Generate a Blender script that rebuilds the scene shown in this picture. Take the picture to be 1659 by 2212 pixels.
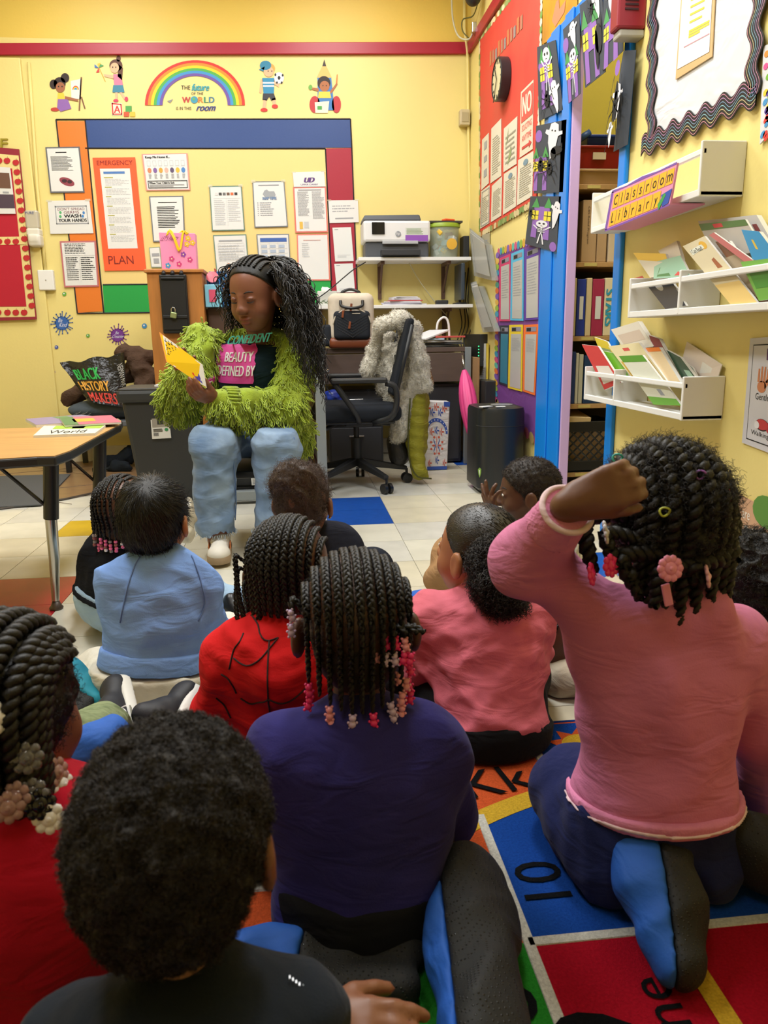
import bpy, bmesh, math, random
import numpy as np
from mathutils import Vector, Matrix
for _o in list(bpy.data.objects): bpy.data.objects.remove(_o)
S = bpy.context.scene
COL = S.collection
random.seed(7)
# ------------------------------------------------------------------ camera
F_PX, CX, CY = 1660.0, 829.5, 1106.0          # focal length and centre in the 1659 x 2212 frame
CAM_H, PITCH, YAW, ROLL = 0.85, math.radians(13.0), math.radians(6.25), math.radians(-0.8)
_f = np.array([math.sin(YAW)*math.cos(PITCH), math.cos(YAW)*math.cos(PITCH), -math.sin(PITCH)])
_r0 = np.array([math.cos(YAW), -math.sin(YAW), 0.0]); _u0 = np.cross(_r0, _f)
_r = _r0*math.cos(ROLL)+_u0*math.sin(ROLL); _u = _u0*math.cos(ROLL)-_r0*math.sin(ROLL)
EYE = np.array([0.0, 0.0, CAM_H])
cd = bpy.data.cameras.new('camera'); cam = bpy.data.objects.new('camera', cd); COL.objects.link(cam)
cam.matrix_world = Matrix(((_r[0],_u[0],-_f[0],EYE[0]),(_r[1],_u[1],-_f[1],EYE[1]),(_r[2],_u[2],-_f[2],EYE[2]),(0,0,0,1)))
cd.sensor_fit = 'VERTICAL'; cd.sensor_height = 36.0; cd.lens = F_PX/2212.0*36.0; cd.clip_start = 0.02
cd.dof.use_dof = True; cd.dof.focus_distance = 2.6; cd.dof.aperture_fstop = 11.0
S.camera = cam
# ------------------------------------------------------------------ world, lights, exposure
w = bpy.data.worlds.new('world'); S.world = w; w.use_nodes = True
w.node_tree.nodes['Background'].inputs[0].default_value = (0.9, 0.95, 1.0, 1); w.node_tree.nodes['Background'].inputs[1].default_value = 0.05
S.view_settings.view_transform = 'Standard'; S.view_settings.look = 'None'; S.view_settings.gamma = 1.0
S.view_settings.exposure = 0.95; S.view_settings.use_curve_mapping = False
ROOM_H = 3.25
# (x, y, watts): troffers in the ceiling; the ones over the back half carry the room
LAMPS = [(-1.2, 2.3, 27), (0.35, 2.3, 27), (-1.2, 4.3, 16), (0.35, 4.3, 16), (-0.45, 0.2, 3)]
def area_light(x, y, watts):
    l = bpy.data.lights.new('troffer_light', 'AREA'); l.shape = 'RECTANGLE'; l.size = 0.5; l.size_y = 1.1
    l.energy = watts; l.color = (0.94, 0.975, 1.0)
    o = bpy.data.objects.new('troffer_light', l); COL.objects.link(o); o.location = (x, y, ROOM_H-0.06)
for _x,_y,_w in LAMPS: area_light(_x,_y,_w)

# ------------------------------------------------------------------ pixel helpers
def ray(px, py): return _f+_r*(px-CX)/F_PX-_u*(py-CY)/F_PX
def onY(px, py, Y): d = ray(px,py); return EYE+d*(Y/d[1])
def onX(px, py, X): d = ray(px,py); return EYE+d*(X/d[0])
def onZ(px, py, Z=0.0): d = ray(px,py); return EYE+d*((Z-CAM_H)/d[2])
YW, XW = 5.6, 1.24                               # back wall and right wall planes

# ------------------------------------------------------------------ materials
def lin(h):
    h = h.lstrip('#'); v = [int(h[i:i+2],16)/255 for i in (0,2,4)]
    return tuple((x/12.92 if x <= .04045 else ((x+.055)/1.055)**2.4) for x in v)+(1.0,)
MATS = {}
def M(name, col='#808080', rough=.6, metal=0, bump=None, var=None, trans=0, alpha=1, emit=0, sheen=0, spec=None, stretch=None, var2=None, coat=0, sss=0, crease=None):
    if name in MATS: return MATS[name]
    m = bpy.data.materials.new(name); m.use_nodes = True; nt = m.node_tree; b = nt.nodes['Principled BSDF']
    base = lin(col) if isinstance(col, str) else tuple(col)
    b.inputs['Base Color'].default_value = base; b.inputs['Roughness'].default_value = rough; b.inputs['Metallic'].default_value = metal
    if spec is not None: b.inputs['Specular IOR Level'].default_value = spec
    if trans: b.inputs['Transmission Weight'].default_value = trans
    if alpha < 1: b.inputs['Alpha'].default_value = alpha
    if sheen: b.inputs['Sheen Weight'].default_value = sheen; b.inputs['Sheen Roughness'].default_value = .5
    if coat: b.inputs['Coat Weight'].default_value = coat
    if sss:
        b.inputs['Subsurface Weight'].default_value = sss; b.inputs['Subsurface Radius'].default_value = (.012,.006,.004); b.inputs['Subsurface Scale'].default_value = .6
    if emit: b.inputs['Emission Color'].default_value = base; b.inputs['Emission Strength'].default_value = emit
    if bump or var or crease:
        tc = nt.nodes.new('ShaderNodeTexCoord'); src = tc.outputs['Object']
        if stretch:
            mp = nt.nodes.new('ShaderNodeMapping'); mp.inputs['Scale'].default_value = stretch; nt.links.new(src, mp.inputs['Vector']); src = mp.outputs[0]
    if var:
        sc, amt = var[0], var[1]; n = nt.nodes.new('ShaderNodeTexNoise'); n.inputs['Scale'].default_value = sc; n.inputs['Detail'].default_value = 5
        nt.links.new(src, n.inputs['Vector'])
        mr = nt.nodes.new('ShaderNodeMapRange'); mr.inputs[1].default_value = .3; mr.inputs[2].default_value = .7; nt.links.new(n.outputs['Fac'], mr.inputs[0])
        mx = nt.nodes.new('ShaderNodeMix'); mx.data_type = 'RGBA'; nt.links.new(mr.outputs[0], mx.inputs[0])
        lo = lin(var2) if var2 else tuple(c*(1-amt) for c in base[:3])+(1,)
        mx.inputs[6].default_value = lo; mx.inputs[7].default_value = base
        nt.links.new(mx.outputs[2], b.inputs['Base Color'])
    if bump:
        n = nt.nodes.new('ShaderNodeTexNoise'); n.inputs['Scale'].default_value = bump[0]; n.inputs['Detail'].default_value = 4
        nt.links.new(src, n.inputs['Vector'])
        bp = nt.nodes.new('ShaderNodeBump'); bp.inputs['Strength'].default_value = bump[1]; bp.inputs['Distance'].default_value = bump[2] if len(bump) > 2 else .002
        nt.links.new(n.outputs['Fac'], bp.inputs['Height']); nt.links.new(bp.outputs[0], b.inputs['Normal'])
        if crease:
            n2 = nt.nodes.new('ShaderNodeTexNoise'); n2.inputs['Scale'].default_value = crease[0]; n2.inputs['Detail'].default_value = 2.5; n2.inputs['Distortion'].default_value = 1.2
            mp2 = nt.nodes.new('ShaderNodeMapping'); mp2.inputs['Scale'].default_value = (.6,.6,1.5); mp2.inputs['Rotation'].default_value = (.2,.5,.3); nt.links.new(tc.outputs['Object'], mp2.inputs['Vector']); nt.links.new(mp2.outputs[0], n2.inputs['Vector'])
            b2 = nt.nodes.new('ShaderNodeBump'); b2.inputs['Strength'].default_value = crease[1]; b2.inputs['Distance'].default_value = crease[2]
            nt.links.new(n2.outputs['Fac'], b2.inputs['Height']); nt.links.new(b2.outputs[0], bp.inputs['Normal'])
    MATS[name] = m; return m
def K(col, rough=.6): return M('paint_'+col.strip('#'), col, rough)          # a plain flat colour
PAPER = M('paper_white', '#DCDCDA', .6); INK = M('ink_black', '#1B1B1D', .6); INKG = M('ink_grey', '#9A9CA1', .6); INKL = M('ink_pale', '#BEC0C3', .6)
YEL = M('wall_yellow', '#E8D688', .5, bump=(60,.25,.002), var=(1.3,.06))
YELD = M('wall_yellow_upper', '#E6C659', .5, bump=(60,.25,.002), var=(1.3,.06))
WHITE = M('white_laminate', '#E6E6E4', .4); BLACKP = M('black_plastic', '#232425', .45, bump=(300,.1,.0005))

# ------------------------------------------------------------------ objects
WL = {}
def tag(o, label=None, cat=None, group=None, kind=None):
    if label: o['label'] = label
    if cat: o['category'] = cat
    if group: o['group'] = group
    if kind: o['kind'] = kind
    return o
def thing(name, label, cat, loc=(0,0,0), group=None):
    o = bpy.data.objects.new(name, None); COL.objects.link(o); o.location = loc; o.empty_display_size = .05
    WL[o] = np.array(loc, float); return tag(o, label, cat, group)
def mesh_np(name, V, faces):
    me = bpy.data.meshes.new(name)
    if isinstance(faces, np.ndarray):
        n, k = faces.shape
        me.vertices.add(len(V)); me.vertices.foreach_set('co', np.ascontiguousarray(V, np.float32).ravel())
        me.loops.add(n*k); me.loops.foreach_set('vertex_index', np.ascontiguousarray(faces, np.int32).ravel())
        me.polygons.add(n); me.polygons.foreach_set('loop_start', np.arange(0, n*k, k, dtype=np.int32))
        me.update(calc_edges=True)
    else:
        me.from_pydata([tuple(v) for v in V], [], faces); me.update()
    return me
def mk(name, V, faces, mat, parent=None, smooth=False, label=None, cat=None, group=None, kind=None, bev=0, origin=None, sharp=None):
    V = np.asarray(V, float).reshape(-1,3)
    if parent is not None: loc = WL[parent]
    elif origin is not None: loc = np.array(origin, float)
    else:
        lo, hi = V.min(0), V.max(0); loc = np.array([(lo[0]+hi[0])/2, (lo[1]+hi[1])/2, lo[2]])
    me = mesh_np(name, V-loc, faces)
    if mat is not None: me.materials.append(mat)
    o = bpy.data.objects.new(name, me); COL.objects.link(o); WL[o] = loc
    if parent is not None: o.parent = parent
    else: o.location = loc
    if smooth:
        me.polygons.foreach_set('use_smooth', [True]*len(me.polygons))
        if sharp: me.set_sharp_from_angle(angle=math.radians(sharp))
    if bev:
        b = o.modifiers.new('bevel', 'BEVEL'); b.width = bev; b.segments = 2; b.limit_method = 'ANGLE'; b.angle_limit = math.radians(40)
    return tag(o, label, cat, group, kind)
def unit(v): v = np.asarray(v, float); return v/(np.linalg.norm(v)+1e-12)
def frame_of(d):
    d = unit(d); a = np.array([0,0,1.]) if abs(d[2]) < .9 else np.array([1.,0,0]); u = unit(np.cross(a,d)); return u, np.cross(d,u), d
def rotz(a): c,s = math.cos(a),math.sin(a); return np.array([[c,-s,0],[s,c,0],[0,0,1.]])
def rotx(a): c,s = math.cos(a),math.sin(a); return np.array([[1.,0,0],[0,c,-s],[0,s,c]])
def roty(a): c,s = math.cos(a),math.sin(a); return np.array([[c,0,s],[0,1.,0],[-s,0,c]])
class MB:
    def __init__(s): s.v, s.f = [], []
    def add(s, V, F):
        n = len(s.v); s.v += [tuple(x) for x in V]; s.f += [tuple(i+n for i in f) for f in F]; return s
    def box(s, c, size, R=None):
        h = np.array(size)/2; V = np.array([[x,y,z] for x in (-1,1) for y in (-1,1) for z in (-1,1)])*h
        if R is not None: V = V@np.asarray(R).T
        return s.add(V+np.array(c), [(0,1,3,2),(4,6,7,5),(0,4,5,1),(2,3,7,6),(0,2,6,4),(1,5,7,3)])
    def box2(s, lo, hi): lo,hi = np.array(lo,float),np.array(hi,float); return s.box((lo+hi)/2, np.abs(hi-lo))
    def hexa(s, b, t):                                   # bottom loop, top loop of 4
        return s.add(list(b)+list(t), [(3,2,1,0),(4,5,6,7),(0,1,5,4),(1,2,6,5),(2,3,7,6),(3,0,4,7)])
    def prism(s, pts, h):                                # polygon loop extruded by vector h
        n = len(pts); p = np.array(pts,float); q = p+np.array(h)
        return s.add(list(p)+list(q), [tuple(range(n))[::-1], tuple(range(n,2*n))]+[(i,(i+1)%n,n+(i+1)%n,n+i) for i in range(n)])
    def tube(s, pts, r, n=8, caps=True):
        P = np.array(pts,float); m = len(P); r = np.broadcast_to(np.array(r,float),(m,))
        T = np.gradient(P,axis=0); u = frame_of(T[0])[0]; V = []
        for i in range(m):
            t = unit(T[i]); u = unit(u-t*(u@t)); w = np.cross(t,u)
            for k in range(n):
                a = 2*math.pi*k/n; V.append(P[i]+r[i]*(math.cos(a)*u+math.sin(a)*w))
        Fc = [(i*n+k, i*n+(k+1)%n, (i+1)*n+(k+1)%n, (i+1)*n+k) for i in range(m-1) for k in range(n)]
        if caps: Fc += [tuple(range(n))[::-1], tuple((m-1)*n+k for k in range(n))]
        return s.add(V, Fc)
    def cyl(s, a, b, r0, r1=None, n=16): return s.tube([a,b],[r0, r0 if r1 is None else r1], n)
    def lathe(s, c, prof, n=20, R=None, sx=1, sy=1):     # prof: (radius, z)
        V = []; m = len(prof)
        for (r,z) in prof:
            for k in range(n):
                a = 2*math.pi*k/n; V.append((r*sx*math.cos(a), r*sy*math.sin(a), z))
        V = np.array(V)
        if R is not None: V = V@np.asarray(R).T
        Fc = [(i*n+k, i*n+(k+1)%n, (i+1)*n+(k+1)%n, (i+1)*n+k) for i in range(m-1) for k in range(n)]
        Fc += [tuple(range(n))[::-1], tuple((m-1)*n+k for k in range(n))]
        return s.add(V+np.array(c), Fc)
    def ball(s, c, r, n=12, R=None):
        r = np.broadcast_to(np.array(r,float),(3,)); V = []; m = max(4,n//2)
        for i in range(m+1):
            t = math.pi*i/m
            for k in range(n):
                a = 2*math.pi*k/n; V.append((math.sin(t)*math.cos(a)*r[0], math.sin(t)*math.sin(a)*r[1], math.cos(t)*r[2]))
        V = np.array(V)
        if R is not None: V = V@np.asarray(R).T
        return s.add(V+np.array(c), [(i*n+k,(i+1)*n+k,(i+1)*n+(k+1)%n,i*n+(k+1)%n) for i in range(m) for k in range(n)])
    def build(s, name, mat, parent=None, **k): return mk(name, s.v, s.f, mat, parent, **k)
def curve(pts, n=24):                                    # smooth path through control points
    P = np.array(pts,float); m = len(P); P = np.vstack([2*P[0]-P[1],P,2*P[-1]-P[-2]]); out = []
    for i in np.linspace(0,m-1-1e-6,n):
        k = int(i); t = i-k; a,b,c,d = P[k],P[k+1],P[k+2],P[k+3]
        out.append(.5*((2*b)+(-a+c)*t+(2*a-5*b+4*c-d)*t*t+(-a+3*b-3*c+d)*t**3))
    return np.array(out)
# ------------------------------------------------------------------ flat sheets and print on them
class Quad:                                              # u to the right, v up, h out of the face
    def __init__(s, tl, tr, br, bl):
        s.p = [np.array(x,float) for x in (bl,br,tr,tl)]; n = unit(np.cross(s.p[1]-s.p[0], s.p[3]-s.p[0])); c = sum(s.p)/4
        s.n = n if (EYE-c)@n > 0 else -n
    def __call__(s, u, v, h=0.0):
        a,b,c,d = s.p; return a*(1-u)*(1-v)+b*u*(1-v)+c*u*v+d*(1-u)*v+s.n*h
    def size(s): return (np.linalg.norm(s.p[1]-s.p[0]), np.linalg.norm(s.p[3]-s.p[0]))
def BQ(tl,tr,br,bl,off=.0): return Quad(*[onY(p[0],p[1],YW-off) for p in (tl,tr,br,bl)])
def RQ(tl,tr,br,bl,off=.0): return Quad(*[onX(p[0],p[1],XW-off) for p in (tl,tr,br,bl)])
def sheet(name, label, cat, q, mat, th=.002, group=None, parent=None):
    mb = MB(); f = [q(*c, th) for c in ((0,0),(1,0),(1,1),(0,1))]; b = [q(*c, 0) for c in ((0,0),(1,0),(1,1),(0,1))]
    mb.hexa(b, f); o = mb.build(name, mat, parent, label=label, cat=cat, group=group); o_q = q; return o
def polys(parent, q, ps, mat, h=.0035, name='print', th=.0008):
    V, Fc = [], []
    for p in ps:
        n = len(V); k = len(p); V += [q(u,v,h) for u,v in p]; Fc.append(tuple(range(n,n+k)))
    return mk(name, V, Fc, mat, parent)
def rects(parent, q, rs, mat, h=.0035, name='print'): return polys(parent, q, [[(a,b),(c,b),(c,d),(a,d)] for a,b,c,d in rs], mat, h, name)
def oval(cx, cy, rx, ry, n=18, a0=0, a1=2*math.pi, rot=0):
    c,s = math.cos(rot),math.sin(rot)
    return [(cx+rx*math.cos(t)*c-ry*math.sin(t)*s, cy+rx*math.cos(t)*s+ry*math.sin(t)*c) for t in [a0+(a1-a0)*i/(n if a1-a0>6.2 else n-1) for i in range(n)]]
def lines(u0, v0, u1, v1, n, seed=1, fill=.5, ragged=.35):
    r = random.Random(seed); st = (v1-v0)/n
    return [(u0, v0+i*st+st*(1-fill)/2, u1-(u1-u0)*ragged*r.random()**2, v0+i*st+st*(1+fill)/2) for i in range(n)]
def broken(u0, v0, u1, v1, n, seed=1, fill=.5):          # lines of words
    r = random.Random(seed); out = []
    for (a,b,c,d) in lines(u0,v0,u1,v1,n,seed,fill):
        x = a
        while x < c-.01:
            wd = (u1-u0)*(.05+.12*r.random()); out.append((x,b,min(c,x+wd),d)); x += wd+(u1-u0)*.025
    return out
_TX = {}
def text2d(s):
    if s in _TX: return _TX[s]
    cu = bpy.data.curves.new('t','FONT'); cu.body = s; cu.resolution_u = 3; ob = bpy.data.objects.new('t',cu)
    me = bpy.data.meshes.new_from_object(ob); V = np.array([v.co[:] for v in me.vertices]); Fc = [tuple(p.vertices) for p in me.polygons]
    bpy.data.objects.remove(ob); bpy.data.meshes.remove(me); bpy.data.curves.remove(cu)
    V = V[:,:2]; lo, hi = V.min(0), V.max(0); _TX[s] = ((V-lo)/(hi-lo), Fc, (hi-lo)[0]/(hi-lo)[1]); return _TX[s]
def text(parent, q, s, box, mat, h=.004, name='lettering', slant=0, fit=False, bold=0, warp=None):
    V, Fc, asp = text2d(s); a,b,c,d = box
    if fit:
        w_, h_ = q.size(); wd = (d-b)*h_*asp/w_; m = (a+c)/2; a,c = m-wd/2, m+wd/2
    P = []; F2 = []; offs = [(0,0)] if not bold else [(-bold,0),(bold,0),(0,0)]
    for j,(ox,oy) in enumerate(offs):
        n = len(P)
        for x,y in V:
            u, v = a+(c-a)*(x+slant*(y-.5))+ox, b+(d-b)*y
            if warp: u, v = warp(u,v)
            P.append(q(u,v,h+j*.00008))
        F2 += [tuple(i+n for i in f) for f in Fc]
    return mk(name, P, F2, mat, parent)
# ------------------------------------------------------------------ implicit bodies (smooth unions, surface nets)
def folds(seed, n=7, lo=14, hi=45, amp=.003, dirn=(1,1,1)):
    r = np.random.RandomState(seed); ks = r.normal(size=(n,3))*np.array(dirn); ks /= np.linalg.norm(ks,axis=1)[:,None]; ks *= r.uniform(lo,hi,(n,1))
    ph = r.uniform(0,6.28,n); am = 1.5*amp*lo/np.linalg.norm(ks,axis=1)*r.uniform(.6,1.3,n)
    def f(P):
        d = 0; W = P+.012*np.sin(P[...,[1,2,0]]*23+seed)
        for k,p,a in zip(ks,ph,am):
            s = np.sin(W@k+p); d = d-a*(np.exp(-4.5*s*s)-.4)
        return d
    return f
class Sdf:
    def __init__(s, k=.02): s.ops, s.k = [], k
    def _add(s, fn, lo, hi, mode, k): s.ops.append((fn, np.array(lo), np.array(hi), mode, s.k if k is None else k)); return s
    def cap(s, a, b, ra, rb=None, k=None, mode='u', flat=None):
        a,b = np.array(a,float),np.array(b,float); rb = ra if rb is None else rb; d = b-a; L = d@d+1e-9; R = max(ra,rb)
        def fn(P):
            v = P-a; t = np.clip((v@d)/L,0,1); w_ = v-t[...,None]*d
            return np.sqrt((w_*w_).sum(-1))-(ra+(rb-ra)*t)
        return s._add(fn, np.minimum(a,b)-R, np.maximum(a,b)+R, mode, k)
    def chain(s, pts, rs, k=None):
        for i in range(len(pts)-1): s.cap(pts[i],pts[i+1],rs[i],rs[i+1],k)
        return s
    def ell(s, c, r, R=None, k=None, mode='u'):
        c,r = np.array(c,float),np.array(r,float); R = np.eye(3) if R is None else np.asarray(R); m = r.max()
        def fn(P):
            q = (P-c)@R; k0 = np.sqrt(((q/r)**2).sum(-1)); k1 = np.sqrt(((q/(r*r))**2).sum(-1)); return k0*(k0-1)/(k1+1e-9)
        return s._add(fn, c-m, c+m, mode, k)
    def box(s, c, half, rd=.01, R=None, k=None, mode='u'):
        c,hf = np.array(c,float),np.array(half,float)-rd; R = np.eye(3) if R is None else np.asarray(R); m = np.linalg.norm(half)
        def fn(P):
            q = np.abs((P-c)@R)-hf; return np.sqrt((np.maximum(q,0)**2).sum(-1))+np.minimum(q.max(-1),0)-rd
        return s._add(fn, c-m, c+m, mode, k)
    def cut(s, p, n): s.ops.append((None,np.array(p,float),unit(n),'c',0)); return s      # removes what lies on the n side of p
    def mesh(s, h, disp=None, cuts=()):
        lo = np.min([o[1] for o in s.ops if o[3]=='u'],axis=0)-.02-2*h; hi = np.max([o[2] for o in s.ops if o[3]=='u'],axis=0)+.02+2*h
        n = np.ceil((hi-lo)/h).astype(int)+1; ax = [lo[i]+h*np.arange(n[i]) for i in range(3)]
        D = np.full(n, .05, np.float32)
        for fn,l,u,mode,k in s.ops:
            if mode == 'c':
                pl = ((ax[0]-l[0])*u[0])[:,None,None]+((ax[1]-l[1])*u[1])[None,:,None]+((ax[2]-l[2])*u[2])[None,None,:]; D = np.maximum(D,pl.astype(np.float32)); continue
            pad = k+3*h; a = np.clip(((l-pad-lo)/h).astype(int),0,n); b = np.clip(((u+pad-lo)/h).astype(int)+2,0,n)
            if (b<=a).any(): continue
            sl = tuple(slice(a[i],b[i]) for i in range(3)); P = np.stack(np.meshgrid(*[ax[i][sl[i]] for i in range(3)],indexing='ij'),-1)
            d = fn(P); o = D[sl]
            if mode == 'u':
                e = np.maximum(k-np.abs(o-d),0)/max(k,1e-6); D[sl] = np.minimum(o,d)-e*e*k*.25
            else:
                d = -d; e = np.maximum(k-np.abs(o-d),0)/max(k,1e-6); D[sl] = np.maximum(o,d)+e*e*k*.25
        P = np.stack(np.meshgrid(*ax,indexing='ij'),-1) if (disp is not None or cuts) else None
        if disp is not None:
            msk = np.abs(D) < .03
            D[msk] += disp(P[msk]).astype(np.float32)
        for c in cuts:
            if callable(c): D = np.maximum(D, c(P)).astype(np.float32)
            else: D = np.maximum(D, (P-np.array(c[0]))@unit(c[1])).astype(np.float32)
        return surface_net(D, lo, h)
def surface_net(D, lo, h):
    S_ = D < 0; nx,ny,nz = D.shape; acc = np.zeros((nx-1,ny-1,nz-1,3),np.float32); cnt = np.zeros((nx-1,ny-1,nz-1),np.float32)
    def sub(A,i,j,k): return A[i:nx-1+i, j:ny-1+j, k:nz-1+k]
    cs = [(i,j,k) for i in (0,1) for j in (0,1) for k in (0,1)]
    for a in cs:
        for b in cs:
            if sum(b)-sum(a) == 1 and sum(abs(x-y) for x,y in zip(a,b)) == 1:
                da,db = sub(D,*a),sub(D,*b); m = (da<0)!=(db<0); t = np.where(m, da/(da-db+1e-12), 0); 
                for ax_ in range(3): acc[...,ax_] += np.where(m, a[ax_]+(b[ax_]-a[ax_])*t, 0)
                cnt += m
    act = cnt > 0; idx = np.full(act.shape,-1,np.int32); idx[act] = np.arange(act.sum())
    ijk = np.argwhere(act); V = lo+h*(ijk+acc[act]/cnt[act][:,None])
    Q = []
    for ax_ in range(3):
        o1,o2 = [(1,2),(2,0),(0,1)][ax_]
        sl0 = [slice(None)]*3; sl1 = [slice(None)]*3; sl0[ax_] = slice(0,-1); sl1[ax_] = slice(1,None)
        a,b = S_[tuple(sl0)],S_[tuple(sl1)]; m = a!=b; e = np.argwhere(m); flip = b[m]
        ok = (e[:,o1]>0)&(e[:,o2]>0)&(e[:,o1]<idx.shape[o1])&(e[:,o2]<idx.shape[o2]); e = e[ok]; flip = flip[ok]
        def g(d1,d2):
            q = e.copy(); q[:,o1] -= d1; q[:,o2] -= d2; return idx[q[:,0],q[:,1],q[:,2]]
        f = np.stack([g(1,1),g(0,1),g(0,0),g(1,0)],1); f[flip] = f[flip][:,::-1]; Q.append(f)
    Q = np.concatenate(Q); Q = Q[(Q>=0).all(1)]
    return V, Q.astype(np.int32)
def relax(V, Q, it=2, lam=.5):
    for _ in range(it):
        S_ = np.zeros_like(V); c = np.zeros(len(V))
        for a,b in ((0,1),(1,2),(2,3),(3,0)):
            np.add.at(S_,Q[:,a],V[Q[:,b]]); np.add.at(c,Q[:,a],1); np.add.at(S_,Q[:,b],V[Q[:,a]]); np.add.at(c,Q[:,b],1)
        V = V+(S_/np.maximum(c,1)[:,None]-V)*lam
    return V
def solid(name, sdf, h, mat, parent=None, disp=None, cuts=(), it=2, **kw):
    V,Q = sdf.mesh(h,disp,cuts); V = relax(V,Q,it); return mk(name,V,Q,mat,parent,smooth=True,**kw)
def sample(o, n, seed=0, keep=None):                     # points and normals on a built mesh, world space
    me = o.data; V = np.empty(len(me.vertices)*3,np.float32); me.vertices.foreach_get('co',V); V = V.reshape(-1,3).astype(float)+WL[o]
    Q = np.empty(len(me.loops),np.int32); me.loops.foreach_get('vertex_index',Q); Q = Q.reshape(-1,4)
    A,B,C_,D_ = V[Q[:,0]],V[Q[:,1]],V[Q[:,2]],V[Q[:,3]]; N = np.cross(C_-A,D_-B); ar = np.linalg.norm(N,axis=1)+1e-12; N /= ar[:,None]
    if keep is not None: ar = ar*keep((A+C_)/2,N)
    r = np.random.RandomState(seed); i = r.choice(len(Q),n,p=ar/ar.sum()); u,v = r.rand(n,1),r.rand(n,1)
    return A[i]*(1-u)*(1-v)+B[i]*u*(1-v)+C_[i]*u*v+D_[i]*(1-u)*v, N[i]
def tubes(P, rad, sides=3):                              # P (n,m,3) strands, rad (m,) -> verts, quads
    n,m,_ = P.shape; T = np.gradient(P,axis=1); T /= np.linalg.norm(T,axis=2,keepdims=True)+1e-12
    a = np.where(np.abs(T[...,2:3])<.9, np.array([0,0,1.]), np.array([1.,0,0])); U = np.cross(a,T); U /= np.linalg.norm(U,axis=2,keepdims=True)+1e-12; W = np.cross(T,U)
    rad = np.broadcast_to(np.asarray(rad,float),(n,m))[...,None]
    V = np.stack([P+rad*(math.cos(2*math.pi*k/sides)*U+math.sin(2*math.pi*k/sides)*W) for k in range(sides)],2)
    base = np.arange(n*m*sides).reshape(n,m,sides); a0 = base[:,:-1]; a1 = base[:,1:]
    F = np.stack([a0,np.roll(a0,-1,2),np.roll(a1,-1,2),a1],-1).reshape(-1,4); return V.reshape(-1,3),F.astype(np.int32)
def curls(o, n, length, coil, turns, rad, mat, parent, seed=0, keep=None, m=9, grav=0, name='curls', sides=3, spread=.3, sink=0):
    R_,N = sample(o,n,seed,keep); r = np.random.RandomState(seed+1); N = N+r.normal(size=N.shape)*spread; N /= np.linalg.norm(N,axis=1)[:,None]
    a = np.where(np.abs(N[:,2:3])<.9, np.array([0,0,1.]), np.array([1.,0,0])); U = np.cross(a,N); U /= np.linalg.norm(U,axis=1)[:,None]; W = np.cross(N,U)
    t = np.linspace(0,1,m)[None,:,None]; L = (length*r.uniform(.6,1.25,n))[:,None,None]; ph = r.uniform(0,6.28,n)[:,None,None]; an = t*turns*6.28*r.uniform(.7,1.3,n)[:,None,None]+ph
    cr = coil*r.uniform(.6,1.3,n)[:,None,None]*np.minimum(1,t*4)
    P = R_[:,None]-N[:,None]*sink+N[:,None]*L*t+cr*(np.cos(an)*U[:,None]+np.sin(an)*W[:,None]); P[...,2] -= (grav*t**2*np.ones_like(L))[...,0]
    V,F = tubes(P, np.linspace(rad,rad*.5,m), sides); return mk(name,V,F,mat,parent,smooth=True,kind='stuff')
# ------------------------------------------------------------------ room shell
def struct(mb, name, mat, parent=None, **k): o = mb.build(name, mat, parent, **k); o['kind'] = 'structure'; return o
XL, YN = -3.2, -2.2
GROUT = M('tile_joint', '#8B8375', .8)
floor = struct(MB().box2((XL,YN,-.06),(2.1,YW+.1,-.003)), 'floor', GROUT, label='vinyl tile classroom floor of cream squares with a few coloured ones')
TILE = .305; GX, GY = .116, 3.42
tmat = [M('tile_cream', '#D5CDB6', .28, var=(9,.16), bump=(6,.05,.002)), M('tile_white', '#D9D5C6', .26, var=(8,.14), bump=(6,.05,.002)), M('tile_grey', '#CFCCC2', .28, var=(10,.16), bump=(6,.05,.002))]
tcol = {'b': M('tile_blue', '#1B4FA8', .28, var=(25,.2)), 'r': M('tile_red', '#B01F2E', .24, var=(12,.15)), 'y': M('tile_yellow', '#C7A318', .3, var=(14,.15))}
special = {(0,0):'b',(0,1):'b',(-4,-3):'r',(-5,-3):'r',(-4,-4):'r',(-5,-4):'r',(-4,0):'y',(3,5):'b',(3,-3):'b',(3,6):'b'}
_tm = {}
def tile_mesh(mat):
    if mat.name not in _tm:
        mb = MB(); e = TILE/2-.0011; mb.hexa([(-e,-e,-.003),(e,-e,-.003),(e,e,-.003),(-e,e,-.003)],[(-e,-e,0),(e,-e,0),(e,e,0),(-e,e,0)])
        me = mesh_np('tile', np.array(mb.v), mb.f); me.materials.append(mat); _tm[mat.name] = me
    return _tm[mat.name]
rt = random.Random(3); far_tiles = MB()
for i in range(-11,4):
    for j in range(-18,8):
        cx, cy = GX+TILE*(i+.5), GY+TILE*(j+.5)
        if cx > XW+.1 or cy > YW: continue
        mat = tcol[special[(i,j)]] if (i,j) in special else rt.choice(tmat)
        if cx < -1.9 or cy < 1.25:
            e = TILE/2-.0011; far_tiles.hexa([(cx-e,cy-e,-.003),(cx+e,cy-e,-.003),(cx+e,cy+e,-.003),(cx-e,cy+e,-.003)],[(cx-e,cy-e,0),(cx+e,cy-e,0),(cx+e,cy+e,0),(cx-e,cy+e,0)])
            continue
        o = bpy.data.objects.new('tile', tile_mesh(mat)); COL.objects.link(o); o.parent = floor; o.location = np.array([cx,cy,0])-WL[floor]
far_tiles.build('tile_field', tmat[0], floor, kind='stuff')
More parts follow.
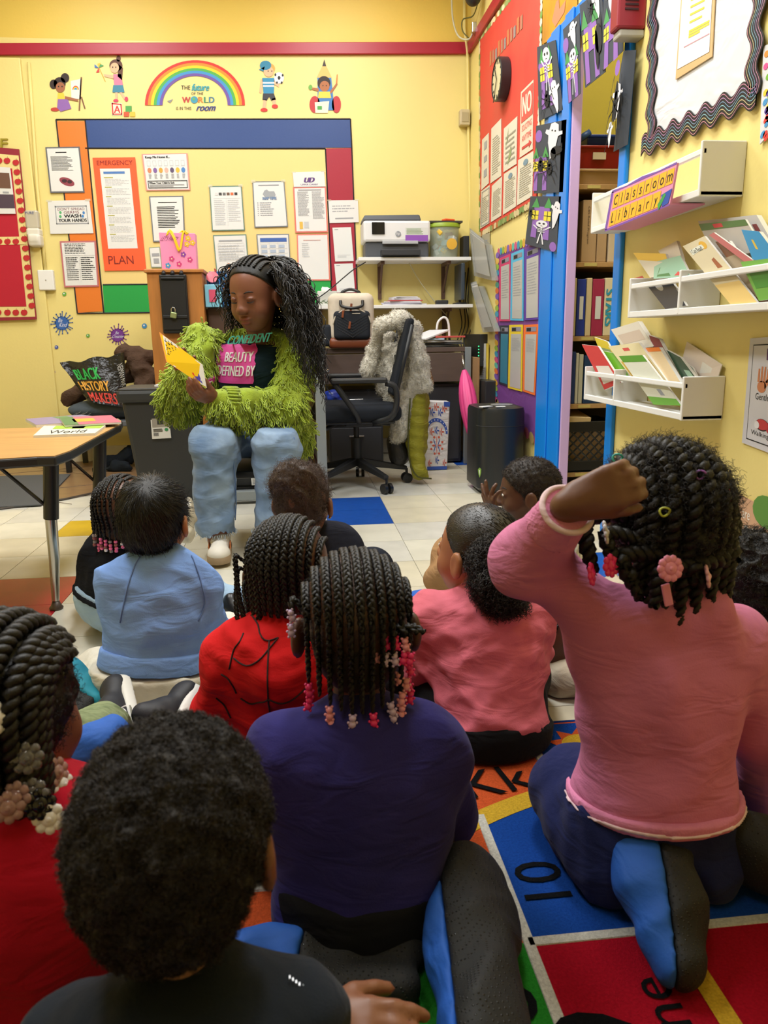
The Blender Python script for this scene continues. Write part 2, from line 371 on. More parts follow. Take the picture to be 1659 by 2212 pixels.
# brown wood-look vinyl in the back corner, laid on the tiles
WOODV = M('wood_vinyl', '#8A6B4C', .35, var=(7,.25), stretch=(1,5,1))
fe = [onZ(px,py,.004) for px,py in ((-260,1128),(0,1100),(60,1092),(140,1079),(213,1063),(300,1040))]
poly = [tuple(p) for p in fe]+[(-.72,5.0,.004),(-.72,YW,.004),(XL,YW,.004),(XL,fe[0][1],.004)]
mb = MB(); mb.prism([(x,y,.0005) for x,y,z in poly],(0,0,.0045))
vin = mb.build('vinyl_flooring', WOODV, floor); vin['label'] = 'brown wood-look vinyl flooring along the back wall'
mb = MB()
for p in [((-3.2,4.6),(-.9,5.55)),((-2.6,4.05),(-.75,4.86)),((-1.9,3.98),(-.75,4.5)),((-3.0,5.4),(-1.2,4.1)),((-2.0,5.55),(-.8,4.55)),((-1.2,5.5),(-.75,5.1))]:
    (a,b),(c,d) = p; mb.tube([(a,b,.0052),(c,d,.0052)],.0016,4)
mb.build('plank_joint', M('joint_dark','#4A3626',.7), vin)
mb = MB(); mb.tube([(p[0],p[1],.006) for p in fe],.006,6); mb.build('edge_strip', M('edge_dark','#3B3128',.6), vin)
# walls
wb = struct(MB().box2((XL,YW,0),(2.1,YW+.1,2.70)), 'wall_back', YEL, label='yellow painted back wall of the classroom')
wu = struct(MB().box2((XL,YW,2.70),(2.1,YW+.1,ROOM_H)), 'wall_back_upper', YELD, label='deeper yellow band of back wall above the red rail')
struct(MB().box2((XL-.1,YN,0),(XL,YW+.1,ROOM_H)), 'wall_left', YEL, label='yellow left wall')
struct(MB().box2((XL,YN-.1,0),(2.1,YN,ROOM_H)), 'wall_front', YEL, label='yellow wall behind the children')
struct(MB().box2((XL-.1,YN-.1,ROOM_H),(2.2,YW+.1,ROOM_H+.08)), 'ceiling', M('ceiling_white','#C9C5B5',.8), label='off-white ceiling')
YJ0, YJ1, ZTOP = 2.97, 3.50, 2.06
wr = struct(MB().box2((XW,YJ1+.001,0),(XW+.024,YW,ROOM_H)).box2((XW,YJ0,ZTOP),(XW+.024,YJ1+.001,ROOM_H)), 'wall_right', YEL, label='yellow right wall with the red notice board')
struct(MB().box2((XW,YN,0),(XW+.09,YJ0,ROOM_H)), 'wall_library', YEL, label='yellow wall holding the white book ledges')
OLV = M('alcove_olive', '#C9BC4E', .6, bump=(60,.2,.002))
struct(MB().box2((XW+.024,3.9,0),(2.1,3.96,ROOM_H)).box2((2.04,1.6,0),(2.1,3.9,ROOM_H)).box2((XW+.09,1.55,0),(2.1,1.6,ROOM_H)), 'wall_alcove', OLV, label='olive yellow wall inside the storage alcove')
# dado rail in dark red, round corner onto the right wall
RED = M('rail_red', '#A3172F', .4, bump=(40,.1,.001))
rl,rr_ = [onY(0,p,YW-.02) for p in (93,118)],[onY(1010,p,YW-.02) for p in (90,116)]; kx = XL-rl[0][0]; sl_ = (rr_[0][2]-rl[0][2])/(rr_[0][0]-rl[0][0])
zl = [p[2]+sl_*kx for p in rl]; zr = [p[2] for p in rr_]
mb = MB(); mb.hexa([(XL,YW-.025,zl[1]),(XW-.005,YW-.025,zr[1]),(XW-.005,YW,zr[1]),(XL,YW,zl[1])],[(XL,YW-.025,zl[0]),(XW-.005,YW-.025,zr[0]),(XW-.005,YW,zr[0]),(XL,YW,zl[0])]); struct(mb,'trim_1',RED,label='dark red rail along the back wall',bev=.004)
mb = MB(); mb.box2((XW-.025,3.6,zr[1]),(XW,YW-.025,zr[0])); struct(mb,'trim_2',RED,label='dark red rail along the right wall',bev=.004)
BASE = M('baseboard_white', '#D9D2C6', .5)
struct(MB().box2((XL,YW-.02,0),(XW,YW,.11)), 'baseboard_back', BASE, bev=.004, label='pale skirting under the back wall')
struct(MB().box2((XW-.015,3.9,0),(XW,YW-.02,.11)), 'baseboard_right', BASE, bev=.004, label='pale skirting under the right wall')
# door casing of the alcove: blue far casing with ridges, lilac jamb, blue near strip
BLU = M('casing_blue', '#0F7FE0', .35, bump=(30,.12,.002)); LIL = M('jamb_lilac', '#C4A6D6', .5, bump=(70,.2,.002))
mb = MB(); mb.box2((XW-.018,3.50,0),(XW,3.885,ZTOP+.12)); mb.box2((XW-.03,3.50,0),(XW-.018,3.60,ZTOP+.12)); mb.box2((XW-.026,3.69,0),(XW-.018,3.80,ZTOP+.12))
d1 = struct(mb,'trim_3',BLU,label='bright blue ridged casing beside the alcove',bev=.006)
mb = MB(); mb.box2((XW-.018,2.90,ZTOP),(XW,3.50,ZTOP+.12)); struct(mb,'trim_4',BLU,label='bright blue head casing over the alcove opening',bev=.006)
mb = MB(); mb.box2((XW-.018,2.905,0),(XW,YJ0,ZTOP)); struct(mb,'trim_5',BLU,label='bright blue strip on near side of the alcove',bev=.006)
mb = MB(); mb.box2((XW-.019,YJ1-.012,0),(XW+.025,YJ1,ZTOP)); struct(mb,'door_1',LIL,label='lilac painted jamb of the alcove opening',bev=.004)
# left edge: raised door panel and conduit
mb = MB(); a = onY(46,128,YW); mb.box2((XL,YW-.03,0),(a[0],YW,a[2])); struct(mb,'door_2',YEL,label='yellow painted flush door panel at the left',bev=.006)
mb = MB(); pt = [onY(*p,YW-.016) for p in ((62,135),(70,250),(80,400),(92,520),(99,592))]; mb.tube(pt,.011,8); struct(mb,'trim_6',YEL,label='yellow painted conduit down to the white switch box',smooth=True)
mb = MB(); pt = [onY(*p,YW-.02) for p in ((1003,0),(1003,60),(1010,120),(1012,300),(1016,470),(1019,560),(1022,640))]; mb.tube(pt,.010,8); struct(mb,'trim_7',YEL,label='yellow painted pipe running down the back corner',smooth=True)
# ceiling lamps
for k,(x,y,wt) in enumerate(LAMPS):
    t = thing('ceiling_light', ['recessed ceiling light over the activity table','recessed ceiling light over the woman','recessed ceiling light at the back left','recessed ceiling light at the back corner','recessed ceiling light above the rug'][k], 'ceiling light', (x,y,ROOM_H-.05), 'ceiling troffers')
    mb = MB(); 
    for sx,sy,lx,ly in ((-.28,0,.05,1.2),(.28,0,.05,1.2),(0,-.58,.6,.05),(0,.58,.6,.05)): mb.box((x+sx,y+sy,ROOM_H-.025),(lx,ly,.05))
    mb.build('frame', WHITE, t); MB().box((x,y,ROOM_H-.02),(.52,1.12,.01)).build('diffuser', M('diffuser','#FFF4DE',.5,emit=2.0), t)

t = thing('added_alcove_lamp','added unseen dome lamp that brightens the storage alcove','ceiling light',(1.62,2.75,ROOM_H-.12)); MB().lathe((1.62,2.75,ROOM_H-.10),[(.02,-.0),(.10,.01),(.14,.05),(.15,.10)],24).build('dome',M('diffuser'),t,smooth=True); MB().lathe((1.62,2.75,ROOM_H-.012),[(.16,0),(.165,.006),(.16,.012)],24).build('ring',WHITE,t,smooth=True)  # unseen dome and its area light, added to brighten the dark alcove
_l = bpy.data.lights.new('alcove_fill_light','AREA'); _l.shape = 'DISK'; _l.size = .3; _l.energy = 9; _l.color = (1,.95,.85); _o = bpy.data.objects.new('alcove_fill_light',_l); COL.objects.link(_o); _o.location = (1.62,2.75,ROOM_H-.13)
# ------------------------------------------------------------------ people: shared builders
J = onY
def R3(f, u):                                            # columns right, forward, up
    f = unit(f); r = unit(np.cross(f,u)); u = np.cross(r,f); return np.stack([r,f,u],1)
class Head:
    def __init__(s, c, f, u=(0,0,1), sc=1.0): s.c, s.R, s.s = np.array(c,float), R3(f,u), sc
    def __call__(s, x, y, z): return s.c+s.R@(s.s*np.array([x,y,z],float))
    def loc(s, P): return ((P-s.c)@s.R)/s.s
    def skull(s, S, k=.03, grow=0): 
        g = grow; S.ell(s(0,-.012,.022), s.s*np.array([.070+g,.088+g,.078+g]), s.R, k=.001)
    def sdf(s, S, adult=0):
        s.skull(S); q = s.s
        S.ell(s(0,.023,-.03), q*np.array([.056,.052,.068]), s.R, k=.03*q); S.ell(s(0,.043,-.080), q*np.array([.025,.024,.019]), s.R, k=.03*q)
        for e in (-1,1):
            S.ell(s(e*.033,.046,-.04), q*np.array([.022,.022,.022]), s.R, k=.025*q)

            if not getattr(s,'noears',False): S.ell(s(e*.078,-.004,-.016), q*np.array([.009,.020,.030]), s.R@rotz(e*.35), k=.006*q)
            S.ell(s(e*.087,.002,-.014), q*np.array([.006,.010,.017]), s.R@rotz(e*.35), k=.005*q, mode='s')
            S.ell(s(e*.028,.081,.000), q*np.array([.016,.010,.009]), s.R, k=.012*q, mode='s')
            S.ell(s(e*.027,.0665,-.001), q*np.array([.0135,.011,.0105]), s.R, k=.004*q)
            S.ell(s(e*.010,.083,-.032), q*np.array([.008,.009,.007]), s.R, k=.008*q)
        S.cap(s(0,.075,.008), s(0,.087,-.024), .007*q, .0105*q, k=.012*q); S.ell(s(0,.088,-.028), q*np.array([.011,.011,.010]), s.R, k=.008*q)
        S.ell(s(0,.077,-.055), q*np.array([.020,.009,.0065]), s.R, k=.006*q); S.ell(s(0,.075,-.066), q*np.array([.017,.010,.0075]), s.R, k=.005*q)
        S.box(s(0,.088,-.0605), q*np.array([.017,.006,.0009]), .0005, s.R, k=.003*q, mode='s')
    def face(s, body, lipmat, browmat, closed=False, eyes=True, lidmat=None):
        q = s.s
        for e in (-1,1):
            mb = MB(); mb.tube([s(e*(.012+.008*i),-.0105+.088*math.sqrt(1-((.012+.008*i)/.070)**2),.017+.004*math.sin(i*.9)) for i in range(5)],[.0012*q,.0022*q,.0022*q,.0018*q,.0008*q],6); mb.build('eyebrow',browmat,body,smooth=True)
            if eyes:
                if closed:
                    mb = MB(); mb.tube([s(e*(.014+.0065*i),.0775-.0016*(i-2)**2,-.0065-.0022*math.sin(i*.785)) for i in range(5)],[.0007*q,.0013*q,.0013*q,.0013*q,.0007*q],6); mb.build('eyelashes',browmat,body,smooth=True)
                else:
                    MB().ball(s(e*.027,.0705,-.001),np.array([.0105,.009,.0055])*q,12,s.R).build('eye',M('eye_white','#D8D2CC',.2),body,smooth=True)
                    MB().ball(s(e*.026,.0775,-.001),np.array([.0046,.003,.0046])*q,10,s.R).build('iris',M('eye_dark','#1A100C',.15),body,smooth=True)
        mb = MB(); mb.ball(s(0,.0793,-.0555),np.array([.0175,.0072,.0052])*q,14,s.R); mb.ball(s(0,.0776,-.0662),np.array([.015,.0082,.006])*q,14,s.R); mb.build('lips',lipmat,body,smooth=True)
def hand(S, w, d, n, s=1.0, curl=(.5,.5,.5,.5), spread=.08, thumb=1, tcurl=.4, tout=.8, flip=1):
    """w wrist, d along the palm, n palm side normal, thumb +1/-1 side along cross(d,n)"""
    w,d = np.array(w,float),unit(d); n = unit(np.array(n,float)-d*(d@np.array(n,float))); sd = np.cross(d,n)*thumb
    L = .046*s; pts = {}
    for i in range(4):
        off = (1.5-i)*.0125*s; root = w+d*L+sd*off-n*.002*s; S.cap(w+sd*off*.75+d*.006*s, root, .0088*s, .0085*s, k=.008*s)
        a = spread*(1.5-i); dd = unit(d*math.cos(a)+sd*math.sin(a)); c = curl[i]; p = root; ln = (.020,.023,.021,.017)[i]*s; ang = c*.55
        for seg,(lf,rd) in enumerate(((1,.0078),(.78,.0071),(.62,.0063))):
            v = dd*math.cos(ang)+n*math.sin(ang); q = p+v*ln*lf; S.cap(p,q,rd*s*(1.0 if i<3 else .88),rd*.93*s*(1.0 if i<3 else .88),k=.0022*s); p = q; ang += c
        pts[i] = p
    b = w+d*.012*s+sd*.014*s+n*.003*s; v = unit(d*math.cos(tout)+sd*math.sin(tout)+n*.35*tcurl); m1 = b+v*.026*s
    S.cap(b,m1,.0105*s,.0088*s,k=.009*s); v2 = unit(v+d*.5+n*tcurl); m2 = m1+v2*.020*s; S.cap(m1,m2,.0085*s,.0072*s,k=.003*s); v3 = unit(v2+d*.3+n*tcurl*.6); pts['t'] = m2+v3*.014*s; S.cap(m2,pts['t'],.0073*s,.006*s,k=.002*s)
    S.cap(w-d*.012*s, w+d*.02*s, .0145*s, .014*s, k=.01*s)
    return pts
SKIN = {}
def skin(name, col): 
    return M('skin_'+name, col, .45, bump=(160,.08,.0008), var=(14,.12), sss=0)
HAIR = M('hair_black', '#14110F', .5, bump=(350,.35,.002), spec=.35)
HAIRB = M('hair_brown_black', '#221A15', .55, bump=(350,.35,.002), spec=.35)
CURL = M('curl_black', '#1B1613', .55, spec=.4)
CURLB = M('curl_brown', '#2C211B', .55, spec=.4)
SCALP = {}
def hcut(hd, a=.075, b=.06, ny=.746, nz=-.666):
    def f(P):
        q = hd.loc(P); return ((q[...,1]-a)*ny+(q[...,2]-b)*nz)*hd.s
    return f
def cap_hair(hd, t, mat, parent, h=.004, disp=None, name='hair', extra=None, a=.075, b=.06, it=1, label=None):
    S = Sdf(.02); S.ell(hd(0,-.012,.022), hd.s*np.array([.070+t,.088+t,.078+t]), hd.R, k=.001); S.ell(hd(0,-.045,-.03), hd.s*np.array([.052+t*.6,.04+t*.6,.05]), hd.R, k=.03)
    if extra: extra(S)
    o = solid(name,S,h,mat,parent,disp,[hcut(hd,a,b)],it=it)
    if label: o['label'] = label
    return o
def row_path(hd, x, th0, th1, n=16, t=.004, a=.070, b=.088, c=.078, hang=None, lean=0):
    """path over the skull front to back at side offset x (head-local), angles in degrees from the forehead"""
    k = math.sqrt(max(.03,1-(x/(a+t))**2)); P = []
    for th in np.linspace(math.radians(th0),math.radians(th1),n):
        xx = x*(1+lean*math.sin(th)); P.append(hd(xx,-.012+(b+t)*k*math.cos(th),.022+(c+t)*k*math.sin(th)))
    P = list(P)
    if hang:
        p = P[-1]; v = unit(P[-1]-P[-2]); g = np.array([0,0,-1.])
        for i in range(1,7):
            v = unit(v*.55+g*.45); p = p+v*hang/6; P.append(p)
    return np.array(P)
def braid(parent, path, r, mat, name='braid', pitch=None, sides=5, strands=3, flat=.75):
    P = np.array(path); seg = np.linalg.norm(np.diff(P,axis=0),axis=1); L = seg.sum(); pitch = pitch or r*5.0
    n = int(max(10,L/pitch*9)); s = np.concatenate([[0],np.cumsum(seg)]); q = np.linspace(0,L,n); C = np.stack([np.interp(q,s,P[:,i]) for i in range(3)],1)
    for _ in range(2): C[1:-1] = .25*C[:-2]+.5*C[1:-1]+.25*C[2:]
    T = np.gradient(C,axis=0); T /= np.linalg.norm(T,axis=1)[:,None]+1e-9; u = frame_of(T[0])[0]; U = np.zeros_like(C); W = np.zeros_like(C)
    for i in range(n): u = unit(u-T[i]*(u@T[i])); U[i] = u; W[i] = np.cross(T[i],u)
    ph = q/pitch*2*math.pi; tp = np.interp(q,[0,L*.8,L],[1,1,.6])[:,None]; out = []
    for k in range(strands):
        a = ph+2*math.pi*k/strands
        off = (np.sin(a)[:,None]*U*r*.62+np.sin(2*a)[:,None]*W*r*.36*flat) if strands == 3 else (np.cos(a)[:,None]*U+np.sin(a)[:,None]*W)*r*.5
        out.append(C+off*tp)
    rad = (r*.52 if strands == 3 else r*.62)*tp[:,0]
    V,F = tubes(np.stack(out),rad[None,:],sides); return mk(name,V,F,mat,parent,smooth=True), C
_bm = {}
def stamp(name, key, make, mat, parent, loc, R=None, sc=1.0):
    """a small repeated piece that shares its mesh"""
    if (key,mat.name) not in _bm:
        mb = make(); me = mesh_np(name,np.array(mb.v),mb.f); me.materials.append(mat); me.polygons.foreach_set('use_smooth',[True]*len(me.polygons)); _bm[(key,mat.name)] = me
    o = bpy.data.objects.new(name,_bm[(key,mat.name)]); COL.objects.link(o); o.parent = parent; o.location = np.array(loc)-WL[parent]; WL[o] = np.array(loc,float)
    if R is not None: o.rotation_euler = Matrix(np.asarray(R).tolist()).to_euler()
    o.scale = (sc,)*3; return o
def bead_round(): return MB().lathe((0,0,-.0042),[(.0022,0),(.0045,.001),(.0052,.0042),(.0045,.0074),(.0022,.0084)],10)
def bead_bear():
    mb = MB(); mb.ball((0,0,-.0045),(.0062,.0056,.0066),10); mb.ball((0,0,.0055),(.0058,.0054,.0055),10)
    for e in (-1,1): mb.ball((e*.0042,0,.0105),.0024,6); mb.ball((e*.0062,-.001,-.001),.0024,6); mb.ball((e*.0045,-.001,-.0105),.0026,6)
    return mb
def flower(n=8, r=.016):
    def f():
        mb = MB()
        for i in range(n): a = 2*math.pi*i/n; mb.ball((math.cos(a)*r*.66,0,math.sin(a)*r*.66),(r*.34,.003,r*.34),8)
        mb.ball((0,-.001,0),(r*.5,.0035,r*.5),10); mb.ball((0,-.0035,0),(r*.2,.002,r*.2),8); return mb
    return f
PINKB = M('bead_pink','#F06FA0',.25); PINKH = M('bead_hot_pink','#E8337A',.25); PINKL = M('bead_pale_pink','#EFA0B4',.25); LAV = M('bead_lavender','#C9B3DD',.25); CLR = M('bead_clear','#B7A8A4',.1,trans=.5); ROSE = M('bead_rose','#A8605F',.15,trans=.3); WHB = M('bead_white','#E8E4E6',.25)
def torso(S, P, N, rv, s, g=0.0, w=1.0, k=.05):
    """P pelvis, N base of neck, rv their right"""
    P,N,rv = np.array(P,float),np.array(N,float),unit(rv); u = unit(N-P); f = np.cross(u,rv); rv = np.cross(f,u); R = np.stack([rv,f,u],1)
    at = lambda t,x=0,y=0: P+(N-P)*t+rv*x*s+f*y*s
    S.ell(at(.02), s*np.array([.105*w+g,.088+g,.075+g]), R, k=.001); S.ell(at(.35), s*np.array([.098*w+g,.08+g,.12+g]), R, k=k); S.ell(at(.70), s*np.array([.108*w+g,.08+g,.10+g]), R, k=k)
    for e in (-1,1): S.cap(at(.97,e*.018,-.006), at(.80,e*.098*w,-.004), s*(.034+g*.6), s*(.034+g), k=k*.7)
    return R, at
SLEEVE = (.040,.036,.031)
def person(label, P, N, rv, hd, s, skm, arms=(), legs=(), h=.0052, neck=None, w=1.0, loc=None, detail=None, name='person', group=None):
    """arms: dicts sh, el, wr, [hand kwargs]; legs: (hip, knee, ankle, toe)"""
    t = thing(name,label,'person',loc if loc is not None else (P[0],P[1],0.0),group)
    S = Sdf(.03); hd.sdf(S); R,at = torso(S,P,N,rv,s,-.010,w)
    nk = hd(0,-.025,-.05); S.cap(at(.97),nk,.034*s,.036*hd.s,k=.02); S.cap(at(.9,0,-.005),at(1.02),.042*s,.036*s,k=.02)
    for a in arms:
        S.chain([a['sh'],a['el'],a['wr']],[.032*s,.026*s,.019*s],k=.02)
        if 'hand' in a: a['tips'] = hand(S,a['wr'],**a['hand'])
    for l in legs: S.chain(l[:3],[.055*s,.040*s,.028*s],k=.02)
    if detail: detail(S)
    zf = .012 if P[1] < 1.46 else .002; b = solid('body',S,h,skm,t,it=1,cuts=[(np.array([0,0,zf]),(0,0,-1))]); return t,b,R,at
FA = 1.7
def top(t, P, N, rv, s, mat, arms, g=.012, w=1.0, sl=SLEEVE, hem=-.12, neckcut=1.0, fold=None, h=.0058, name='sweater', cuff=None, extra=None, sleeve_t=1.0, collar=.05, colmat=None, hemband=None, hemmat=None, k=.045, cuts=()):
    S = Sdf(k); R,at = torso(S,P,N,rv,s,g,w,k=.06); u = R[:,2]; S.cut(at(hem),-u)
    if extra: extra(S,at)
    for a in arms:
        el,wr = np.array(a['el']),np.array(a['wr']); sh = np.array(a['sh'])
        if sleeve_t >= 1: S.chain([sh,el,wr-unit(wr-el)*a.get('cuffgap',.012)],[sl[0]*s,sl[1]*s,sl[2]*s],k=.035)
        else: S.cap(sh,sh+(el-sh)*sleeve_t*1.6,sl[0]*s,sl[0]*s*.98,k=.04)
    C = list(cuts)+[(np.array([0,0,.014 if P[1] < 1.46 else .004]),(0,0,-1))]
    o = solid(name,S,h,mat,t,fold,C)
    if collar: 
        c = at(neckcut-.01); mb = MB(); mb.tube([c+(R[:,0]*math.cos(a)*(collar)+R[:,1]*(math.sin(a)*(collar*.95)-.004))*s+u*(.006+.008*math.sin(a)) for a in np.linspace(0,2*math.pi,25)],.0085*s,8,caps=False); mb.build('collar',colmat or mat,o,smooth=True)
    if hemband:
        S2 = Sdf(k); torso(S2,P,N,rv,s,g+.006,w,k=.06); b = solid('waistband',S2,h,hemmat or mat,o,None,[(at(hem+hemband),u),(at(hem-.02),-u)],it=1)
    return o,R,at
def pants(t, P, N, rv, s, mat, legs, g=.010, w=1.0, fold=None, h=.006, name='trousers', topcut=.22, r=(.078,.062,.048), extra=None):
    S = Sdf(.04); R,at = torso(S,P,N,rv,s,g,w,k=.06); u = R[:,2]; S2 = Sdf(.04)
    S2.ell(at(.02), s*np.array([.108*w+g,.092+g,.085+g]), R, k=.001); S2.ell(at(.2), s*np.array([.10*w+g,.082+g,.07+g]), R, k=.05)
    S2.cut(at(topcut),u)
    for l in legs: S2.chain(l[:3],[r[0]*s,r[1]*s,r[2]*s],k=.045)
    if extra: extra(S2)
    return solid(name,S2,h,mat,t,fold,[(np.array([0,0,.013 if P[1] < 1.46 else .003]),(0,0,-1))])
def shoe(t, heel, toe, up, s, mat, sole, name='shoe'):
    heel,toe = np.array(heel,float),np.array(toe,float); R = R3(toe-heel,up); L = np.linalg.norm(toe-heel); c = lambda x,y,z: heel+R@np.array([x*s,y*L,z*s])
    S = Sdf(.02); S.cap(c(0,.12,.03),c(0,.85,.022),.030*s,.026*s,k=.02); S.cap(c(0,.15,.05),c(0,.40,.045),.028*s,.026*s,k=.02); S.ell(c(0,.88,.02),np.array([.033*s,.035*s,.024*s]),R,k=.02)
    S.cap(c(0,.12,.075),c(0,.2,.06),.024*s,.026*s,k=.02)
    o = solid(name,S,.0045,mat,t,None,[(c(0,0,.006),-R[:,2])])
    S = Sdf(.01); S.cap(c(0,.10,.006),c(0,.88,.006),.034*s,.036*s,k=.01); solid('sole',S,.0045,sole,o,None,[(c(0,0,.022),R[:,2]),(c(0,0,-.006),-R[:,2])]); return o,c,R
def fabric(name, col, rough=.9, bump=(420,.35,.0012), var=(30,.12), sheen=.0, crease=(16,.55,.012), **k): return M(name,col,rough,bump=bump,var=var,sheen=min(sheen,.06),crease=crease,spec=.15,**k)

from mathutils.bvhtree import BVHTree
def drape(o, target, direction, lift=.002):
    """lay a flat print onto a built garment: slide each vertex along direction until it meets the cloth"""
    me = target.data; wt = WL[target]; bv = BVHTree.FromPolygons([tuple(v.co) for v in me.vertices],[tuple(p.vertices) for p in me.polygons]); d = Vector(unit(direction)); off = Vector(wt-WL[o])
    for v in o.data.vertices:
        st = v.co-off-d*.3; hit = bv.ray_cast(st,d,1.0)
        if hit[0] is not None: v.co = hit[0]+off-d*lift
    return o

def surf_path(o, pts, direction, lift=.0015):
    """points laid on a built garment along direction"""
    me = o.data; bv = BVHTree.FromPolygons([tuple(v.co) for v in me.vertices],[tuple(p.vertices) for p in me.polygons]); d = Vector(unit(direction)); out = []
    for p in pts:
        h_ = bv.ray_cast(Vector(np.array(p)-WL[o])-d*.3,d,1.0)
        if h_[0] is not None: out.append(np.array(h_[0])+WL[o]-np.array(d)*lift)
    return np.array(out)
def seam(o, pts, mat, r=.0016, direction=(0,1,0), n=18, name='seam_line'):
    P = surf_path(o,curve(pts,n),direction)
    if len(P) > 2: MB().tube(P,r,5).build(name,mat,o,smooth=True)
# ------------------------------------------------------------------ the children
V3 = lambda *a: np.array(a,float)
DKSKIN = skin('deep','#5B3A29'); BRSKIN = skin('brown','#79503A'); TNSKIN = skin('tan','#A9714E'); LTSKIN = skin('light','#C08A66')
LIPM = M('lips_brown','#7B4038',.4); BROW = M('brow_dark','#16100D',.7)
def leg(hip, kn, an): return (V3(*hip),V3(*kn),V3(*an))

# --- boy in the light blue sweatshirt
def boy_blue():
    P,N = J(335,1465,1.80),J(348,1212,1.84); hd = Head(J(336,1120,1.86),(.28,1,-.02),sc=.98); rv = V3(1,.12,0); s = .94
    arms = [dict(sh=J(432,1285,1.84),el=J(466,1365,1.90),wr=J(415,1400,2.02),hand=dict(d=(-.5,1,-.2),n=(0,0,-1),thumb=-1)), dict(sh=J(286,1285,1.86),el=J(262,1370,1.98),wr=J(300,1400,2.1),hand=dict(d=(.5,1,-.2),n=(0,0,-1),thumb=1))]
    legs = [leg(J(390,1475,1.83),J(492,1378,2.04),J(380,1400,2.2)),leg(J(270,1480,1.83),J(215,1455,2.02),J(300,1420,2.2))]
    t,b,R,at = person('boy in light blue sweatshirt and cream trousers sitting on the tile floor',P,N,rv,hd,s,TNSKIN,arms,legs)
    hd.face(b,LIPM,BROW)
    CR = fabric('cream_twill','#DDD6C6',sheen=.1); BL = fabric('sky_blue_fleece','#7FA4E8',var=(12,.08))
    pants(t,P,N,rv,s,CR,legs,g=.030,fold=folds(3,7,25,60,.003),topcut=.10,w=1.18,r=(.085,.066,.05))
    o,_,_ = top(t,P,N,rv,s,BL,arms,g=.022,w=1.08,hem=.13,fold=folds(5,9,18,55,.0030,(.4,.6,1)),hemband=.14,neckcut=1.02,collar=.045,sl=(.046,.044,.038))
    for pts in (((300,1205),(285,1232),(272,1290),(262,1340)),((392,1200),(412,1225),(432,1270),(440,1310),(428,1345))): seam(o,[J(x,y,1.75) for x,y in pts],M('seam_blue','#6483C0',.8),.0018,name='raglan_seam')
    hair = cap_hair(hd,.010,HAIR,t,a=.070,disp=folds(8,6,40,120,.0012),label='short straight black hair')
    # combed strands from a whorl near the crown
    Rp,Nn = sample(hair,5200,2); wh = hd(.012,-.055,.088); d = Rp-wh; d -= Nn*(d*Nn).sum(1)[:,None]; d /= np.linalg.norm(d,axis=1)[:,None]+1e-6
    sw = np.cross(Nn,d); rr = np.random.RandomState(4); d = d+sw*.35+rr.normal(size=d.shape)*.16; tt = np.linspace(0,1,6)[None,:,None]; L = rr.uniform(.016,.030,(len(d),1,1))
    Pp = Rp[:,None]-Nn[:,None]*.002+d[:,None]*L*tt+Nn[:,None]*L*(.42*tt-.34*tt*tt); V,F = tubes(Pp,np.linspace(.0007,.0003,6)); mk('strands',V,F,M('strand_black','#0E0D0D',.38,spec=.5),hair,smooth=True,kind='stuff')
boy_blue()

# --- girl with pink and clear beads, black sweater
def girl_beads():
    P,N = V3(*(J(262,1352,2.20))),J(285,1190,2.20); P[2] = .10; hd = Head(J(268,1100,2.20),(.25,1,.05),sc=.98); rv = V3(1,-.15,0); s = .98
    arms = [dict(sh=J(222,1215,2.20),el=J(206,1300,2.24),wr=J(250,1365,2.34),hand=dict(d=(.4,1,-.3),n=(0,0,-1),thumb=1)),dict(sh=J(340,1215,2.24),el=J(350,1300,2.34),wr=J(330,1330,2.45),hand=dict(d=(-.2,1,-.2),n=(0,0,-1),thumb=-1))]
    legs = [leg((P[0]-.05,2.24,.09),(P[0]-.10,2.42,.10),(P[0]+.08,2.52,.06)),leg((P[0]+.06,2.24,.09),J(435,1285,2.46),J(512,1298,2.40))]
    t,b,R,at = person('girl in black sweater and light jeans with pink and clear beaded braids',P,N,rv,hd,s,BRSKIN,arms,legs)
    hd.face(b,LIPM,BROW)
    JN = fabric('light_jeans','#9DB6CC',sheen=.1)
    pants(t,P,N,rv,s,JN,legs,g=.012,r=(.07,.058,.05),fold=folds(9,6,30,60,.002),topcut=.2)
    top(t,P,N,rv,s,fabric('black_knit','#15161B',var=(20,.2)),arms,g=.010,hem=.06,fold=folds(6,8,20,50,.004),sl=(.044,.044,.036),hemband=.08)
    an = J(512,1305,2.40); o,_,_ = shoe(t,an+V3(-.03,-.02,-.035),an+V3(.05,-.12,-.05),(0,0,1),.9,M('black_leather','#121214',.35),M('sole_dark','#1B1B1C',.5))
    hair = cap_hair(hd,-.001,M('scalp_brown','#4A2F22',.6),t,a=.066,label='box braids with pink and clear beads')
    rr = random.Random(5); pal = [PINKB,CLR,PINKB,ROSE,CLR,PINKB,WHB]
    for i,x in enumerate(np.linspace(-.064,.064,9)):
        for k,(t0,t1) in enumerate(((52,100),(104,150),(152,205))):
            hg = (.055,.045,.04)[k]+(.035 if abs(x)>.04 else .01)
            xx = x+(.005 if k%2 else -.003); pth = row_path(hd,xx,t0+2,t1,8,t=.003+.002*k,hang=hg+(.02 if k<2 else 0)) if k==2 or abs(x)>.05 else row_path(hd,xx,t0,t1+6,8,t=.004)
            o,C = braid(hair,pth,.0058,HAIR)
            if k==2 or abs(x)>.05:
                e = C[-1]; v = unit(C[-1]-C[-3])
                for q in range(4 if x<.03 else 3): stamp('bead','round',bead_round,rr.choice(pal),hair,e+V3(0,0,-.0045-.0088*q)+V3(*[rr.uniform(-.001,.001) for _ in range(3)]))
girl_beads()

